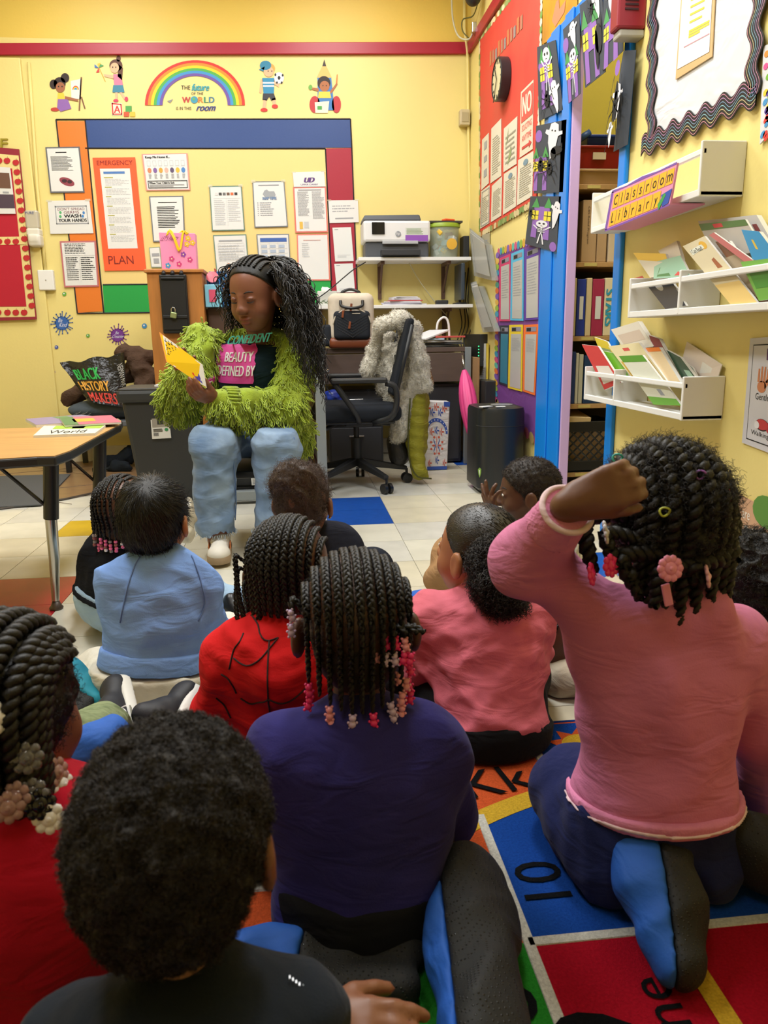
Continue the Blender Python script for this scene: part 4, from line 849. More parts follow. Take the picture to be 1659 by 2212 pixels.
# ------------------------------------------------------------------ the woman reading
def woman():
    P,N = J(548,925,3.34),J(556,735,3.30); s = 1.42; rv = unit(V3(-1,.12,0)); hs = 1.33
    hd = Head(J(551,634,3.20),(-.50,-.82,-.28),sc=hs)
    wrL,wrR = J(466,866,3.00),J(398,808,3.07)
    arms = [dict(sh=J(634,752,3.30),el=J(618,880,3.12),wr=wrL,hand=dict(d=J(425,848,2.95)-wrL,n=(-.2,.3,.9),s=1.45,curl=(.35,.4,.45,.5),thumb=-1,tcurl=.5,tout=.5)),
            dict(sh=J(436,738,3.32),el=J(386,852,3.16),wr=wrR,hand=dict(d=J(380,752,3.02)-wrR,n=(-.1,-1,.3),s=1.3,curl=(.30,.32,.35,.4),thumb=1,tcurl=.3))]
    ka,kb = J(463,965,2.98),J(597,965,2.98)
    legs = [(J(505,930,3.32),ka,J(470,1165,2.99)),(J(585,930,3.32),kb,J(588,1175,2.99))]
    SK = skin('woman','#7A4A35')
    t,b,R,at = person('woman in fringed lime green cardigan and blue jeans reading a picture book aloud',P,N,rv,hd,s,SK,arms,legs,h=.0048,loc=(-.25,3.1,0))
    hd.face(b,M('lips_woman','#7E423C',.65),BROW,closed=True)
    # eyelids
    for e in (-1,1): MB().ball(hd(e*.027,.0690,.001),np.array([.0125,.0092,.0078])*hs,14,hd.R).build('eyelid',M('eyelid','#6B3F2E',.45),b,smooth=True)
    MB().ball(hd(-.078,.004,-.047),.0055,10).build('earring',M('gold'),b,smooth=True)
    # jeans: straight flares with a ragged hem
    JE = M('denim','#8FA6C2',.85,bump=(500,.4,.001),var=(7,.35),var2='#587499',crease=(10,.5,.015),sheen=.1)
    S = Sdf(.05); S.ell(at(.0),np.array([.125,.11,.09])*s,R,k=.001)
    for l,dx in ((legs[0],-.01),(legs[1],.01)):
        h_,k_,a_ = [np.array(x) for x in l]; S.cap(h_,k_+V3(0,.02,0),.100,.088,k=.05); S.cap(k_,a_+V3(dx,0,.03),.086,.082,k=.05)
    zc = legs[0][2][2]; wav = lambda Pp: (.105+.012*np.sin(Pp[...,0]*55)+.006*np.sin(Pp[...,1]*150+Pp[...,0]*230))-Pp[...,2]
    je = solid('jeans',S,.006,JE,t,folds(131,9,16,45,.0045),[(at(.22),R[:,2]),wav])
    for l in legs:
        k_,a_ = np.array(l[1]),np.array(l[2]); mb = MB(); mb.tube(curve([k_+V3(.07,-.04,.04),k_*.5+a_*.5+V3(.078,-.02,0),a_+V3(.075,-.02,.08)],12),.0022,5); mb.build('side_seam',M('seam_denim','#56709A',.9),je,smooth=True)
    mb = MB(); rr = random.Random(4)
    for l in legs:
        a_ = np.array(l[2])
        for i in range(60):
            an = i/60*6.28; p = V3(a_[0]+.078*math.cos(an),a_[1]+.078*math.sin(an),.105); mb.tube([p,p+V3(rr.uniform(-.006,.006),rr.uniform(-.006,.006),-rr.uniform(.006,.02))],.0009,3)
    mb.build('frayed_hem',M('fray','#AFC0D2',.9),je)
    # sneakers
    SW = M('sneaker_cream','#D5CFC4',.6,bump=(200,.2,.001)); SL = M('sole_gum','#9A8468',.6)
    for ax_,ay in ((J(470,1165,2.99)[0]+.005,3.0),(J(588,1175,2.99)[0],3.0)):
        o,c,Rs = shoe(t,(ax_,ay+.07,.02),(ax_+.012,ay-.165,.02),(0,0,1),1.28,SW,SL,name='sneaker'); o['label'] = 'cream sneaker with orange side stripe'
        mb = MB()
        for i in range(4): mb.tube(curve([c(-.022,.35+.10*i,.058-.006*i),c(0,.38+.10*i,.064-.006*i),c(.022,.35+.10*i,.058-.006*i)],7),.0035,6)
        mb.build('laces',WHB,o,smooth=True)
        for e in (-1,1): mb = MB(); mb.box(c(e*.0315,.48,.028),(.004,.055,.022),Rs); mb.build('stripe',M('stripe_orange','#C9713A',.6),o,bev=.001)
    # tee shirt with print
    TE = fabric('black_teal_tee','#14262E',sheen=.1); S = Sdf(.04); torso(S,P,N,rv,s,.004,1.02,k=.06); te = solid('tee_shirt',S,.006,TE,t,folds(133,5,15,35,.002),[(at(.97),R[:,2]),(at(-.1),-R[:,2])])
    c = at(.96); mb = MB(); mb.tube([c+(R[:,0]*math.cos(a)*.058+R[:,1]*(math.sin(a)*.052+.004))*s*.95 for a in np.linspace(0,6.283,26)],.008,8,caps=False); mb.build('collar',TE,te,smooth=True)
    def chest(px,py): return onY(px,py,3.178)
    q = Quad(chest(464,749),chest(556,742),chest(547,830),chest(450,834)); PKP = M('print_pink','#D8469C',.6); fd = -R[:,1]
    ed = lambda v: .02*math.sin(v*17)+.012*math.sin(v*41); V = []; Fc = []
    for i in range(15):
        for k in range(15): v = k/14; u = i/14; V.append(q(u*(1.0+ed(v))-.02, v+ed(u+2)*(v>.5),0))
    mk_p = mk('pink_print',V,[(i*15+k,i*15+k+1,i*15+k+16,i*15+k+15) for i in range(14) for k in range(14)],PKP,te); drape(mk_p,te,fd,.003)
    WT = M('print_white','#E9E4E8',.6); TL = M('print_teal','#4FC0B4',.6)
    for st,bx,m_,bd,sl_ in (('BEAUTY',(.22,.56,.92,.80),WT,.008,0),('DEFINED BY',(.06,.20,1.0,.46),WT,.006,0),('CONFIDENT',(.30,1.02,1.30,1.24),TL,.008,.06)): drape(text(te,q,st,bx,m_,h=0,bold=bd,slant=sl_),te,fd,.0055)
    q2 = Quad(chest(444,838),chest(462,745),chest(470,748),chest(452,840)); drape(text(te,q2,'INTELLIGENT',(0,.1,1,.9),WT,h=.0,bold=.003),te,fd,.0055)
    # cardigan: soft shell, fringe of yarn loops, ribbed cuffs
    CA = M('lime_yarn','#93A81C',.85,sheen=.3,bump=(260,.6,.003),var=(40,.25)); CY = M('lime_fringe','#A3B928',.85,sheen=.3,var=(60,.3))
    S = Sdf(.05); torso(S,P,N,rv,s,.016,1.03,k=.07); S.cut(at(-.06),-R[:,2])
    for a in arms:
        sh,el,wr = [np.array(a[k]) for k in ('sh','el','wr')]; S.chain([sh,el,wr-unit(wr-el)*.02],[.072,.072,.056],k=.05)
        S.cap(el-V3(0,0,.03),wr-unit(wr-el)*.05-V3(0,0,.045),.05,.040,k=.05)
    S.cap(at(.05,-.12,0),at(-.12,-.14,-.02),.075,.05,k=.05)            # skirt of the cardigan at her left hip
    # open front: remove a wedge in front of the chest
    fo = lambda Pp: -np.maximum(np.abs((Pp-at(.5))@R[:,0]-.03)-.128-.02*((Pp-at(.5))@R[:,2]), -(((Pp-at(.5))@R[:,1])-.02))
    arms_keep = lambda Pp: np.minimum.reduce([np.linalg.norm(Pp-(np.array(a['wr'])*w_+np.array(a['el'])*(1-w_)),axis=-1) for a in arms for w_ in (0,.3,.6,1)])-.085
    ca = solid('cardigan',S,.008,CA,t,folds(135,7,14,35,.006),[lambda Pp: np.where(arms_keep(Pp)>0, fo(Pp), -1.0)])
    Rp,Nn = sample(ca,5200,21,lambda c_,n_: 1-.85*((c_[:,0]>J(440,760,3.2)[0])&(c_[:,0]<J(560,760,3.2)[0])&(c_[:,2]>.62)&(c_[:,1]<3.26))); d = Nn*.55+V3(0,0,-1)*.75; rr = np.random.RandomState(6); d = d+rr.normal(size=d.shape)*.32; d /= np.linalg.norm(d,axis=1)[:,None]
    sd = np.cross(d,Nn)+rr.normal(size=d.shape)*.2; sd /= np.linalg.norm(sd,axis=1)[:,None]+1e-9; L = rr.uniform(.024,.046,(len(d),1,1)); m = 9; tt = np.linspace(0,1,m)[None,:,None]
    lp = np.sin(tt*math.pi)                                # each strand is a loop: out, down and back
    Pp = Rp[:,None]+d[:,None]*L*lp+sd[:,None]*.008*np.sin(tt*2*math.pi)+sd[:,None]*.012*(tt-.5); Pp[...,2] -= .012*lp[...,0]*1.0
    V,F = tubes(Pp,.0019,4); fr = mk('fringe',V,F,CY,ca,smooth=True,kind='stuff'); fr['label'] = 'looped lime green yarn fringe'
    for a in arms:
        wr,el = np.array(a['wr']),np.array(a['el']); dd = unit(wr-el); fm = frame_of(dd); c0 = wr-dd*.05; mb = MB()
        for k in range(26): an = k/26*6.283; e_ = fm[0]*math.cos(an)+fm[1]*math.sin(an); mb.tube([c0-dd*.03+e_*.058,c0+dd*.02+e_*.054],.0062,5)
        mb.build('ribbed_cuff',CA,ca,smooth=True)
    # hair: braided rows at the front, long loose curls
    HB = M('hair_long','#15110F',.42,spec=.45)
    hair = cap_hair(hd,.004,HAIR,t,a=.050,b=.066,label='black cornrows running into long curly hair')
    for i,x in enumerate(np.linspace(-.066,.05,9)): braid(hair,row_path(hd,x,56,150,14,t=.006),.0062,HAIR)
    rr = np.random.RandomState(8); St = []
    for i in range(900):
        back = rr.rand() < .86; an = rr.uniform(-1.75,.9) if back else rr.uniform(1.1,1.7)      # angle round the head, 0 = nape, negative = her left
        st = hd(.066*math.sin(an),-.012-.082*math.cos(an)*1.0,.085-.15*rr.rand()**1.3); Ln = rr.uniform(.24,.46) if back else rr.uniform(.10,.20)
        c_ = hd(0,-.02,0); out = unit((st-c_)*V3(1,1,.2)); p = st.copy(); v = unit(out*1.0+V3(0,0,.25)); pts = []; ph = rr.rand()*6.28; cr = rr.uniform(.005,.012); wd = rr.uniform(.3,1.0)
        for k in range(28):
            f_ = k/27; pull = V3(0,0,-1)+out*(.38*wd if f_<.4 else .03)+(V3(.05,-.03,0) if back else V3(-.03,-.03,0))
            v = unit(v*.80+unit(pull)*.20); p = p+v*Ln/27; a_ = ph+f_*Ln*70; e1,e2,_ = frame_of(v); pts.append(p+(e1*math.cos(a_)+e2*math.sin(a_))*cr*min(1,f_*4))
        St.append(pts)
    V,F = tubes(np.array(St),np.linspace(.0024,.0012,28),4); cu = mk('long_curls',V,F,HB,hair,smooth=True,kind='stuff')
    # the picture book in her hands
    q = Quad(J(344,717,2.99),J(437,787,2.93),J(446,838,2.92),J(359,781,2.96)); nrm = q.n; bk = MB(); bk.hexa([p-nrm*.010 for p in q.p],[p for p in q.p]); bo = bk.build('picture_book',M('book_cover_white','#E4E0DA',.4),label='picture book with orange and yellow cover held up by the woman',cat='book',bev=.0015)
    art = lambda c,p,h: polys(bo,q,[p],K(c,.4),h,'cover_art')
    rects(bo,q,[(.0,.0,1,1)],M('cover_yellow','#F0C419',.4),h=.0006,name='cover_art'); art('#EE9A4C',[(0,0),(.42,0),(.55,.55),(.48,1),(0,1)],.0009); art('#E4E2DC',[(.06,.30),(.20,.0),(.32,.10),(.30,.45),(.42,.42),(.50,.75),(.40,1),(.08,.98)],.0012); art('#E4E2DC',[(.84,.98),(1,1),(1,.05),(.86,.0),(.78,.5)],.0012)
    art('#7A3F2A',oval(.47,.38,.10,.26,18,rot=-.3),.0016); art('#4A43A8',[(.56,.62),(.64,.72),(.74,.45),(.86,.42),(.92,.08),(.80,.10),(.62,.30)],.0016); art('#D8402E',[(.64,.45),(.70,.48),(.74,.16),(.68,.22)],.002)
    for u0,v0,u1,v1,sd in ((.10,.35,.15,.95,1),(.17,.25,.22,.95,2),(.25,.45,.30,.98,3),(.34,.55,.38,.95,4)): rects(bo,q,[(u0+.02*(k%2),v0+(v1-v0)*k/8,u1-.015*(k%3),v0+(v1-v0)*(k+.5)/8) for k in range(8)],INK,.0018,'title_marks')
    # the small chair under her
    ch = thing('child_chair','small chrome-legged chair under the woman','chair',(P[0],3.32,0)); CHR = M('chrome','#B9B6B0',.2,.95); zs = P[2]-.165
    MB().box((P[0],3.30,zs),(.36,.36,.03)).build('seat',M('seat_dark','#23262B',.5),ch,bev=.012); MB().box((P[0],3.50,zs+.28),(.34,.02,.18)).build('backrest',M('seat_dark'),ch,bev=.01)
    for ex in (-1,1):
        for ey in (-1,1):
            mb = MB(); x0,y0 = P[0]+ex*.15,3.30+ey*.15; mb.tube(curve([(x0,y0,zs),(x0+ex*.01,y0+ey*.01,zs*.6),(x0+ex*.03,y0+ey*.03,.012)],8),.011,8); lg = mb.build('leg',CHR,ch,smooth=True); MB().lathe((x0+ex*.03,y0+ey*.03,0),[(.018,0),(.02,.006),(.012,.014)],12).build('glide',M('glide_brown','#5A3A2A',.5),lg,smooth=True)
        mb = MB(); mb.tube(curve([(P[0]+ex*.15,3.45,zs),(P[0]+ex*.16,3.51,zs+.1),(P[0]+ex*.15,3.52,zs+.36)],8),.010,8); mb.build('back_post',CHR,ch,smooth=True)
woman()
# ------------------------------------------------------------------ rug and floor cushions
def rug():
    RUGM = lambda n,c: M('rug_'+n,c,.95,bump=(700,1.0,.004),var=(260,.30),spec=.05)
    X0,X1,Y0,Y1 = -1.0,1.18,-1.3,1.50; zt = .010
    t = thing('alphabet_rug','bright alphabet rug with coloured number squares under the children','rug',(.1,.2,0))
    mb = MB(); r_ = .12; pts = []
    for cx,cy,a0 in ((X1-r_,Y1-r_,0),(X0+r_,Y1-r_,90),(X0+r_,Y0+r_,180),(X1-r_,Y0+r_,270)):
        for k in range(7): a = math.radians(a0+15*k); pts.append((cx+r_*math.cos(a),cy+r_*math.sin(a),.0005))
    mb.prism(pts,(0,0,zt-.0005)); base = mb.build('pile',RUGM('orange','#DD6033'),t); mb = MB(); mb.tube([(x,y,.006) for x,y,_ in pts+pts[:1]],.006,6); mb.build('bound_edge',RUGM('edge','#1C3F96'),t,smooth=True)
    def patch(poly,mat,h=.0,name='colour_field'):
        return mk(name,[(x,y,zt+.0008+h) for x,y in poly],[tuple(range(len(poly)))],mat,t)
    B,Rr,G,Y_,W,K_ = RUGM('blue','#1C4CA6'),RUGM('red','#B5152B'),RUGM('green','#2E8F2E'),RUGM('yellow','#E0B63A'),RUGM('white','#DEDCD2'),RUGM('black','#17181B')
    # big yellow ring; squares inside and outside of it
    c = np.array([.70,.40]); R_ = .90; XV,YH = .295,.893; XR = X1-.02
    arc = lambda a0,a1,r,n=40: [(c[0]+r*math.cos(a),c[1]+r*math.sin(a)) for a in np.linspace(math.radians(a0),math.radians(a1),n)]
    ax = lambda x: math.degrees(math.acos((x-c[0])/R_))
    ay = lambda y: 180-math.degrees(math.asin((y-c[1])/R_))
    patch([(.47,Y1-.01),(X1-.03,Y1-.01),(X1-.03,1.0),(.47,1.22)],B)
    patch([(.16,Y1-.01),(.285,Y1-.01),(.285,1.1),(.16,1.0)],Rr,.0002); patch([(-.32,Y1-.01),(.16,Y1-.01),(.16,1.06),(-.32,1.06)],B,.0002)
    patch([(-.32,.955),(.0,.955),(.0,.915),(-.32,.915)],G,.0002); patch([(-.32,.915),(.0,.915),(.0,.6),(-.32,.6)],W,.0002); patch([(X0+.02,1.45),(-.32,1.45),(-.32,.2),(X0+.02,.2)],Rr,.0002); patch([(-.32,.6),(-.1,.6),(-.1,-.4),(-.32,-.4)],G,.0002)
    patch([(XV,YH),(XR,YH)]+arc(ax(XR),ax(XV),R_-.01),B,.0006)
    patch([(XV,YH)]+arc(ax(XV),ay(YH),R_-.01),RUGM('orange','#DD6033'),.0006)
    patch([(XV,YH)]+arc(ay(YH),ay(.2),R_-.01)+[(XV,.2)],G,.0006); patch([(XV,YH),(XV,.2),(XR,.2),(XR,YH)],Rr,.0006); patch([(X0+.1,.2),(XR,.2),(XR,Y0+.1),(X0+.1,Y0+.1)],B,.0003)
    ring = arc(56,215,R_,70); rin = arc(56,215,R_-.042,70); V = [(x,y,zt+.0022) for x,y in ring]+[(x,y,zt+.0022) for x,y in rin]; mk('yellow_ring',V,[(i,i+1,71+i,70+i) for i in range(69)],Y_,t)
    patch([(.490,.82),(.518,.82),(.518,.2),(.490,.2)],Y_,.0016,'yellow_line')
    for a,b in (((XV,1.19),(XV,.2)),((XV,YH),(XR,YH)),((-.32,1.055),(-.02,1.055)),((.46,1.27),(.46,1.49))):
        d_ = unit(V3(b[0]-a[0],b[1]-a[1],0)); n_ = V3(-d_[1],d_[0],0)*.009; A_,B_ = V3(a[0],a[1],zt),V3(b[0],b[1],zt); e_ = V3(0,0,.003); MB().hexa([A_-n_,B_-n_,B_+n_,A_+n_],[A_-n_*.8+e_,B_-n_*.8+e_,B_+n_*.8+e_,A_+n_*.8+e_]).build('white_line',W,t)
    def floortext(s,cx,cy,hgt,rot,mat,wide=1.0):
        V,F,asp = text2d(s); w_ = hgt*asp*wide; cr,sr = math.cos(rot),math.sin(rot)
        P = [((x-.5)*w_*cr-(y-.5)*hgt*sr+cx,(x-.5)*w_*sr+(y-.5)*hgt*cr+cy,zt+.0035) for x,y in V]; return mk('lettering',P,F,mat,t)
    a = onZ(1168,1915); floortext('10',a[0],a[1],.075,math.pi/2,K_,1.0)
    a = onZ(1072,1698); floortext('Kk',a[0],a[1],.085,.18,K_)
    a = onZ(1180,1668); floortext('J',a[0],a[1],.09,-.15,K_)
    a = onZ(1425,2190); floortext('nine',a[0],a[1]-.025,.055,math.pi/2,K_); a = onZ(1320,2260); floortext('9',a[0]-.01,a[1],.13,math.pi/2,K_); a = onZ(1085,2190); floortext('8',a[0],a[1],.09,math.pi/2,K_)
    s_ = onZ(1245,1622); sx,sy = s_[0]+.015,s_[1]; star = [(sx+(.075 if k%2==0 else .048)*math.cos(k*math.pi/9),sy+(.075 if k%2==0 else .048)*math.sin(k*math.pi/9)) for k in range(18)]
    patch(star,RUGM('orange','#DD6033'),.001,'sun_rays'); patch([(sx+.045*math.cos(q),sy+.045*math.sin(q)) for q in np.linspace(0,6.28,20)[:-1]],Y_,.0016,'sun_face'); patch([(sx+.006*math.cos(q)-.006,sy+.006*math.sin(q)) for q in np.linspace(0,6.28,10)[:-1]],K_,.0022,'sun_eye')
rug()
VELV = M('velour_blue','#1557B5',.75,bump=(300,.3,.001),var=(12,.15),crease=(14,.6,.012)); VELT = M('velour_teal','#1789A0',.75,bump=(300,.3,.001),var=(12,.15),crease=(14,.6,.012))
def grip():
    m = M('grip_black','#131413',.75); nt = m.node_tree; b = nt.nodes['Principled BSDF']; tc = nt.nodes.new('ShaderNodeTexCoord'); v = nt.nodes.new('ShaderNodeTexVoronoi'); v.inputs['Scale'].default_value = 210; v.inputs['Randomness'].default_value = .12
    mp = nt.nodes.new('ShaderNodeMapping'); mp.inputs['Rotation'].default_value = (.35,.45,.2); nt.links.new(tc.outputs['Object'],mp.inputs['Vector']); nt.links.new(mp.outputs[0],v.inputs['Vector'])
    r = nt.nodes.new('ShaderNodeMapRange'); r.inputs[1].default_value = .12; r.inputs[2].default_value = .32; r.inputs[3].default_value = 1; r.inputs[4].default_value = 0; nt.links.new(v.outputs['Distance'],r.inputs[0])
    bp = nt.nodes.new('ShaderNodeBump'); bp.inputs['Strength'].default_value = .6; bp.inputs['Distance'].default_value = .002; nt.links.new(r.outputs[0],bp.inputs['Height']); nt.links.new(bp.outputs[0],b.inputs['Normal'])
    r2 = nt.nodes.new('ShaderNodeMapRange'); r2.inputs[3].default_value = .75; r2.inputs[4].default_value = .22; nt.links.new(r.outputs[0],r2.inputs[0]); nt.links.new(r2.outputs[0],b.inputs['Roughness']); return m
MESHB = grip()
def cushion(label, shapes, plane, top, fold=71, h=.006, base=.013, third=None):
    """folded floor cushion: one soft pad, velour on one side of the fold plane, black dotted grip cloth on the other"""
    S = Sdf(.03)
    for a,b,ra,rb in shapes: S.cap(a,b,ra,rb,k=.035)
    c = np.mean([np.array(x[0]) for x in shapes],axis=0); t = thing('floor_cushion',label,'cushion',(c[0],c[1],0),'floor cushions'); p,n = np.array(plane[0],float),unit(plane[1]); gr = (np.array([0,0,base]),(0,0,-1)); f = folds(fold,7,18,50,.004)
    solid('velour_side',S,h,top,t,f,[(p,n),gr]); solid('grip_side',S,h,MESHB,t,f,[(p,-n),gr])
cushion('blue floor cushion folded up beside girl in purple sweatshirt, black grip side out',[((.215,.965,.085),(.20,.86,.065),.040,.055),((.20,.86,.065),(.185,.70,.05),.055,.06),((.24,.95,.06),(.245,.88,.05),.035,.035)],((.168,.86,.1),(1,-.12,.25)),VELV)
cushion('blue floor cushion under the hips of girl in purple sweatshirt',[((-.10,.90,.035),(.12,.88,.03),.03,.028),((-.05,.84,.03),(.10,.82,.03),.03,.03)],((-.03,.86,.04),(1,-.3,0)),VELV,72)
cushion('blue floor cushion trailing behind girl in pink sweatshirt, hanging toward camera',[((.475,.985,.11),(.468,.90,.085),.040,.042),((.468,.90,.085),(.462,.80,.045),.042,.032),((.525,.98,.11),(.492,.88,.075),.045,.040),((.492,.88,.075),(.475,.80,.045),.04,.028)],((.487,.90,.08),(1,-.28,.0)),VELV,73)
cushion('blue floor cushion at the right of the kneeling girl, black side up',[((.60,1.02,.10),(.68,.95,.075),.05,.05),((.68,.95,.075),(.80,.88,.04),.05,.04)],((.70,.98,.06),(-.5,-.8,.35)),VELV,74)
cushion('royal blue cushion propped up in front of the front boy',[(J(195,1622,1.08),J(190,1700,1.08),.032,.04),(J(195,1622,1.08),J(232,1606,1.10),.032,.035),(J(232,1606,1.10),J(268,1680,1.10),.035,.035),(J(190,1700,1.08),(-.35,1.07,.05),.04,.06),(J(268,1680,1.10),(-.29,1.08,.05),.035,.05)],((-.30,1.10,.06),(0,.2,-1)),VELV,75)
cushion('royal blue cushion standing before girl in coral tee',[((.33,2.0,.10),(.31,1.98,.04),.05,.06),((.33,2.0,.10),(.42,1.98,.08),.05,.05),((.42,1.98,.08),(.46,1.95,.04),.05,.05)],((.36,2.0,.022),(0,.2,-1)),VELV,76,base=.002)
cushion('teal floor cushion with black grip side lying on the tiles at left',[((-.66,1.80,.07),(-.58,1.78,.06),.05,.045),((-.58,1.78,.06),(-.50,1.70,.025),.045,.03),((-.60,1.70,.04),(-.52,1.66,.025),.04,.03)],((-.56,1.72,.05),(-.35,-.75,.3)),VELT,77,base=.002)
# ------------------------------------------------------------------ back wall: painted frame, papers, decals
def painted_frame():
    t = thing('painted_wall_frame','wall frame painted in orange, blue, red and green bars with black outlines','wall frame',onY(440,676,YW)*V3(1,1,1)); BL_ = M('frame_outline','#20202A',.6)
    bars = [('orange_bar','#DE7722',[(122,262),(184,262),(222,672),(168,676)],[(122,258),(184,258),(188,320),(226,616),(224,675),(167,676)]),
            ('blue_bar','#24427F',[(184,260),(757,259),(760,319),(189,320)],None),('red_bar','#A01730',[(703,321),(760,320),(773,664),(716,664)],None),('green_bar','#189A41',[(222,615),(330,614),(330,674),(226,675)],None),('green_bar','#189A41',[(640,606),(716,606),(718,664),(642,664)],None)]
    for n,c,pp,_ in bars:
        mb = MB(); P = [onY(px,py,YW-.002) for px,py in pp]; mb.prism(P[::-1],(0,-.003,0)); mb.build(n,M('wallpaint_'+c[1:],c,.5,bump=(60,.2,.002)),t)
    mb = MB(); mb.prism([onY(px,py,YW-.0005) for px,py in ((186,318),(705,318),(718,664),(330,676),(224,618))][::-1],(0,-.0022,0)); mb.build('inner_panel',M('wallpaint_mustard','#E6CB82',.5,bump=(60,.2,.002)),t)
    mb = MB()
    for l in ([(121,258),(757,257),(760,320)],[(121,258),(167,677),(330,675)],[(184,320),(703,321),(716,606)],[(184,260),(224,675)],[(222,615),(330,614)],[(760,320),(773,664)]):
        for a,b in zip(l[:-1],l[1:]): mb.tube([onY(*a,YW-.005),onY(*b,YW-.005)],.0045,4)
    mb.build('outline',BL_,t)
painted_frame()
def paper(label, tl, tr, br, bl, border=None, bw_=.05, group='papers taped to the back wall', name='paper_sheet', mat=None, cat='paper', off=.008, q=None):
    q = q or BQ(tl,tr,br,bl,off); o = sheet(name,label,cat,q,M('border_'+border.strip('#'),border,.55) if border else (mat or PAPER),.003,group)
    if border: rects(o,q,[(bw_,bw_*.8,1-bw_,1-bw_*.8)],mat or PAPER,.0035,'sheet')
    return o,q
def tape(o,q,h=.005):
    
    for a in (-.03,.90): rects(o,q,[(a,.97,a+.13,1.03)],M('clear_tape','#DCD8C0',.15,alpha=.55),h,'tape')
def backpapers():
    g = INKG; L = INKL
    o,q = paper('white letter sheet with an oval red photo, on the orange bar',(98,318),(172,317),(183,416),(109,417),'#5D6068',.04); rects(o,q,lines(.12,.48,.75,.80,13,1),L); rects(o,q,[(.28,.87,.6,.89)],g); polys(o,q,[oval(.52,.24,.22,.09,20,rot=-.25)],M('photo_red','#8E3A48',.5),.004,'photo'); polys(o,q,[oval(.45,.26,.08,.04,10),oval(.6,.24,.07,.04,10)],M('photo_dark','#3A1A24',.5),.0045,'photo')
    o,q = paper('sign saying wash your hands in a clear sleeve',(103,434),(193,432),(202,504),(109,505)); rects(o,q,[(.16,.28,.92,.32),(.16,.80,.92,.84),(.16,.28,.18,.84),(.90,.28,.92,.84)],g); 
    text(o,q,"DON'T SPREAD",(.22,.70,.86,.78),M('ink_maroon','#7A3F4E')); text(o,q,'GERMS',(.36,.60,.72,.68),M('ink_maroon')); text(o,q,'WASH',(.36,.48,.76,.58),INK,bold=.006); text(o,q,'YOUR HANDS',(.22,.35,.88,.45),INK,bold=.005); polys(o,q,[oval(.28,.64,.03,.05,8),oval(.27,.52,.03,.05,8)],M('dot_green','#4FA86A')); polys(o,q,[oval(.83,.62,.03,.05,8),oval(.80,.52,.03,.05,8)],M('dot_blue','#3E7FC0')); tape(o,q)
    o,q = paper('form in a dusty pink frame below the wash hands sign',(129,521),(207,520),(214,619),(139,621),'#B96C70',.045); rects(o,q,broken(.12,.72,.7,.95,7,3),L); rects(o,q,broken(.12,.14,.46,.66,12,4)+broken(.54,.14,.92,.66,12,5),L); rects(o,q,[(.1,.68,.94,.685),(.5,.1,.505,.68),(.1,.38,.94,.385)],L)
    o,q = paper('neon orange emergency plan poster with a long printed page',(200,341),(292,340),(316,584),(226,585),name='poster',cat='poster',mat=M('neon_orange','#FF5A2A',.6),group='posters on the back wall')
    rects(o,q,[(.145,.20,.85,.905)],PAPER,.004,'page'); rects(o,q,[(.22,.86,.72,.88)],M('ink_blue','#4A78B8'),.005); 
    r = random.Random(4)
    for k in range(7): rects(o,q,broken(.24,.26+.083*k,.80,.32+.083*k,5,k+9,.4),L,.005); rects(o,q,[(.22,.325+.083*k,.22+.12+.1*r.random(),.333+.083*k)],M('ink_olive','#A8A43A'),.005)
    text(o,q,'EMERGENCY',(.09,.935,.93,.975),M('ink_rust','#7A1F12'),.005,slant=.0); text(o,q,'PLAN',(.12,.06,.72,.135),M('ink_rust'),.005)
    o,q = paper('keep me home notice with child icons in a salmon frame',(306,333),(405,331),(411,411),(316,412),'#D9938A',.03); text(o,q,'Keep Me Home If...',(.07,.86,.60,.94),INK,.005,bold=.004); fc = ['#C87F5A','#7A5A9A','#C99A3A','#D8A89A','#5A4A6A','#D8B03A','#4A7FC0']
    for k in range(7): polys(o,q,[oval(.13+.125*k,.55,.045,.075,12)],K(fc[k]),.005,'icon'); rects(o,q,[(.09+.125*k,.66,.17+.125*k,.82)],INKL,.0045,'icon'); rects(o,q,[(.1+.125*k,.68,.16+.125*k,.80)],PAPER,.0048,'icon'); rects(o,q,lines(.10+.125*k,.32,.165+.125*k,.46,5,k),INKG,.005)
    rects(o,q,[(.06,.06,.95,.08),(.06,.25,.95,.27),(.06,.06,.075,.27),(.935,.06,.95,.27)],INK,.005); text(o,q,'When Your Child Is Sick',(.09,.18,.66,.235),INK,.005,bold=.003); rects(o,q,lines(.09,.09,.88,.17,4,2),INKG,.005)
    o,q = paper('plain letter in a grey frame above the pink gift bag',(322,424),(396,423),(400,522),(331,523),'#6F7278',.035); rects(o,q,[(.25,.85,.8,.87)],g); rects(o,q,lines(.2,.30,.86,.78,13,6),L)
    o,q = paper('table of contacts with small icons in a green frame',(452,402),(522,401),(529,498),(458,499),'#5F7F6E',.03); 
    for k,cc in enumerate(('#CFCFCF','#3A3A3A','#6A6A6A','#6A4A3A','#D8693A','#2A2A2A')): rects(o,q,[(.16+.12*k,.79,.25+.12*k,.85)],K(cc),.005,'icon')
    rects(o,q,broken(.12,.12,.44,.70,14,7)+broken(.54,.2,.9,.70,12,8),L,.005); rects(o,q,[(.1,.72,.92,.725),(.5,.1,.505,.72)],L,.005); tape(o,q)
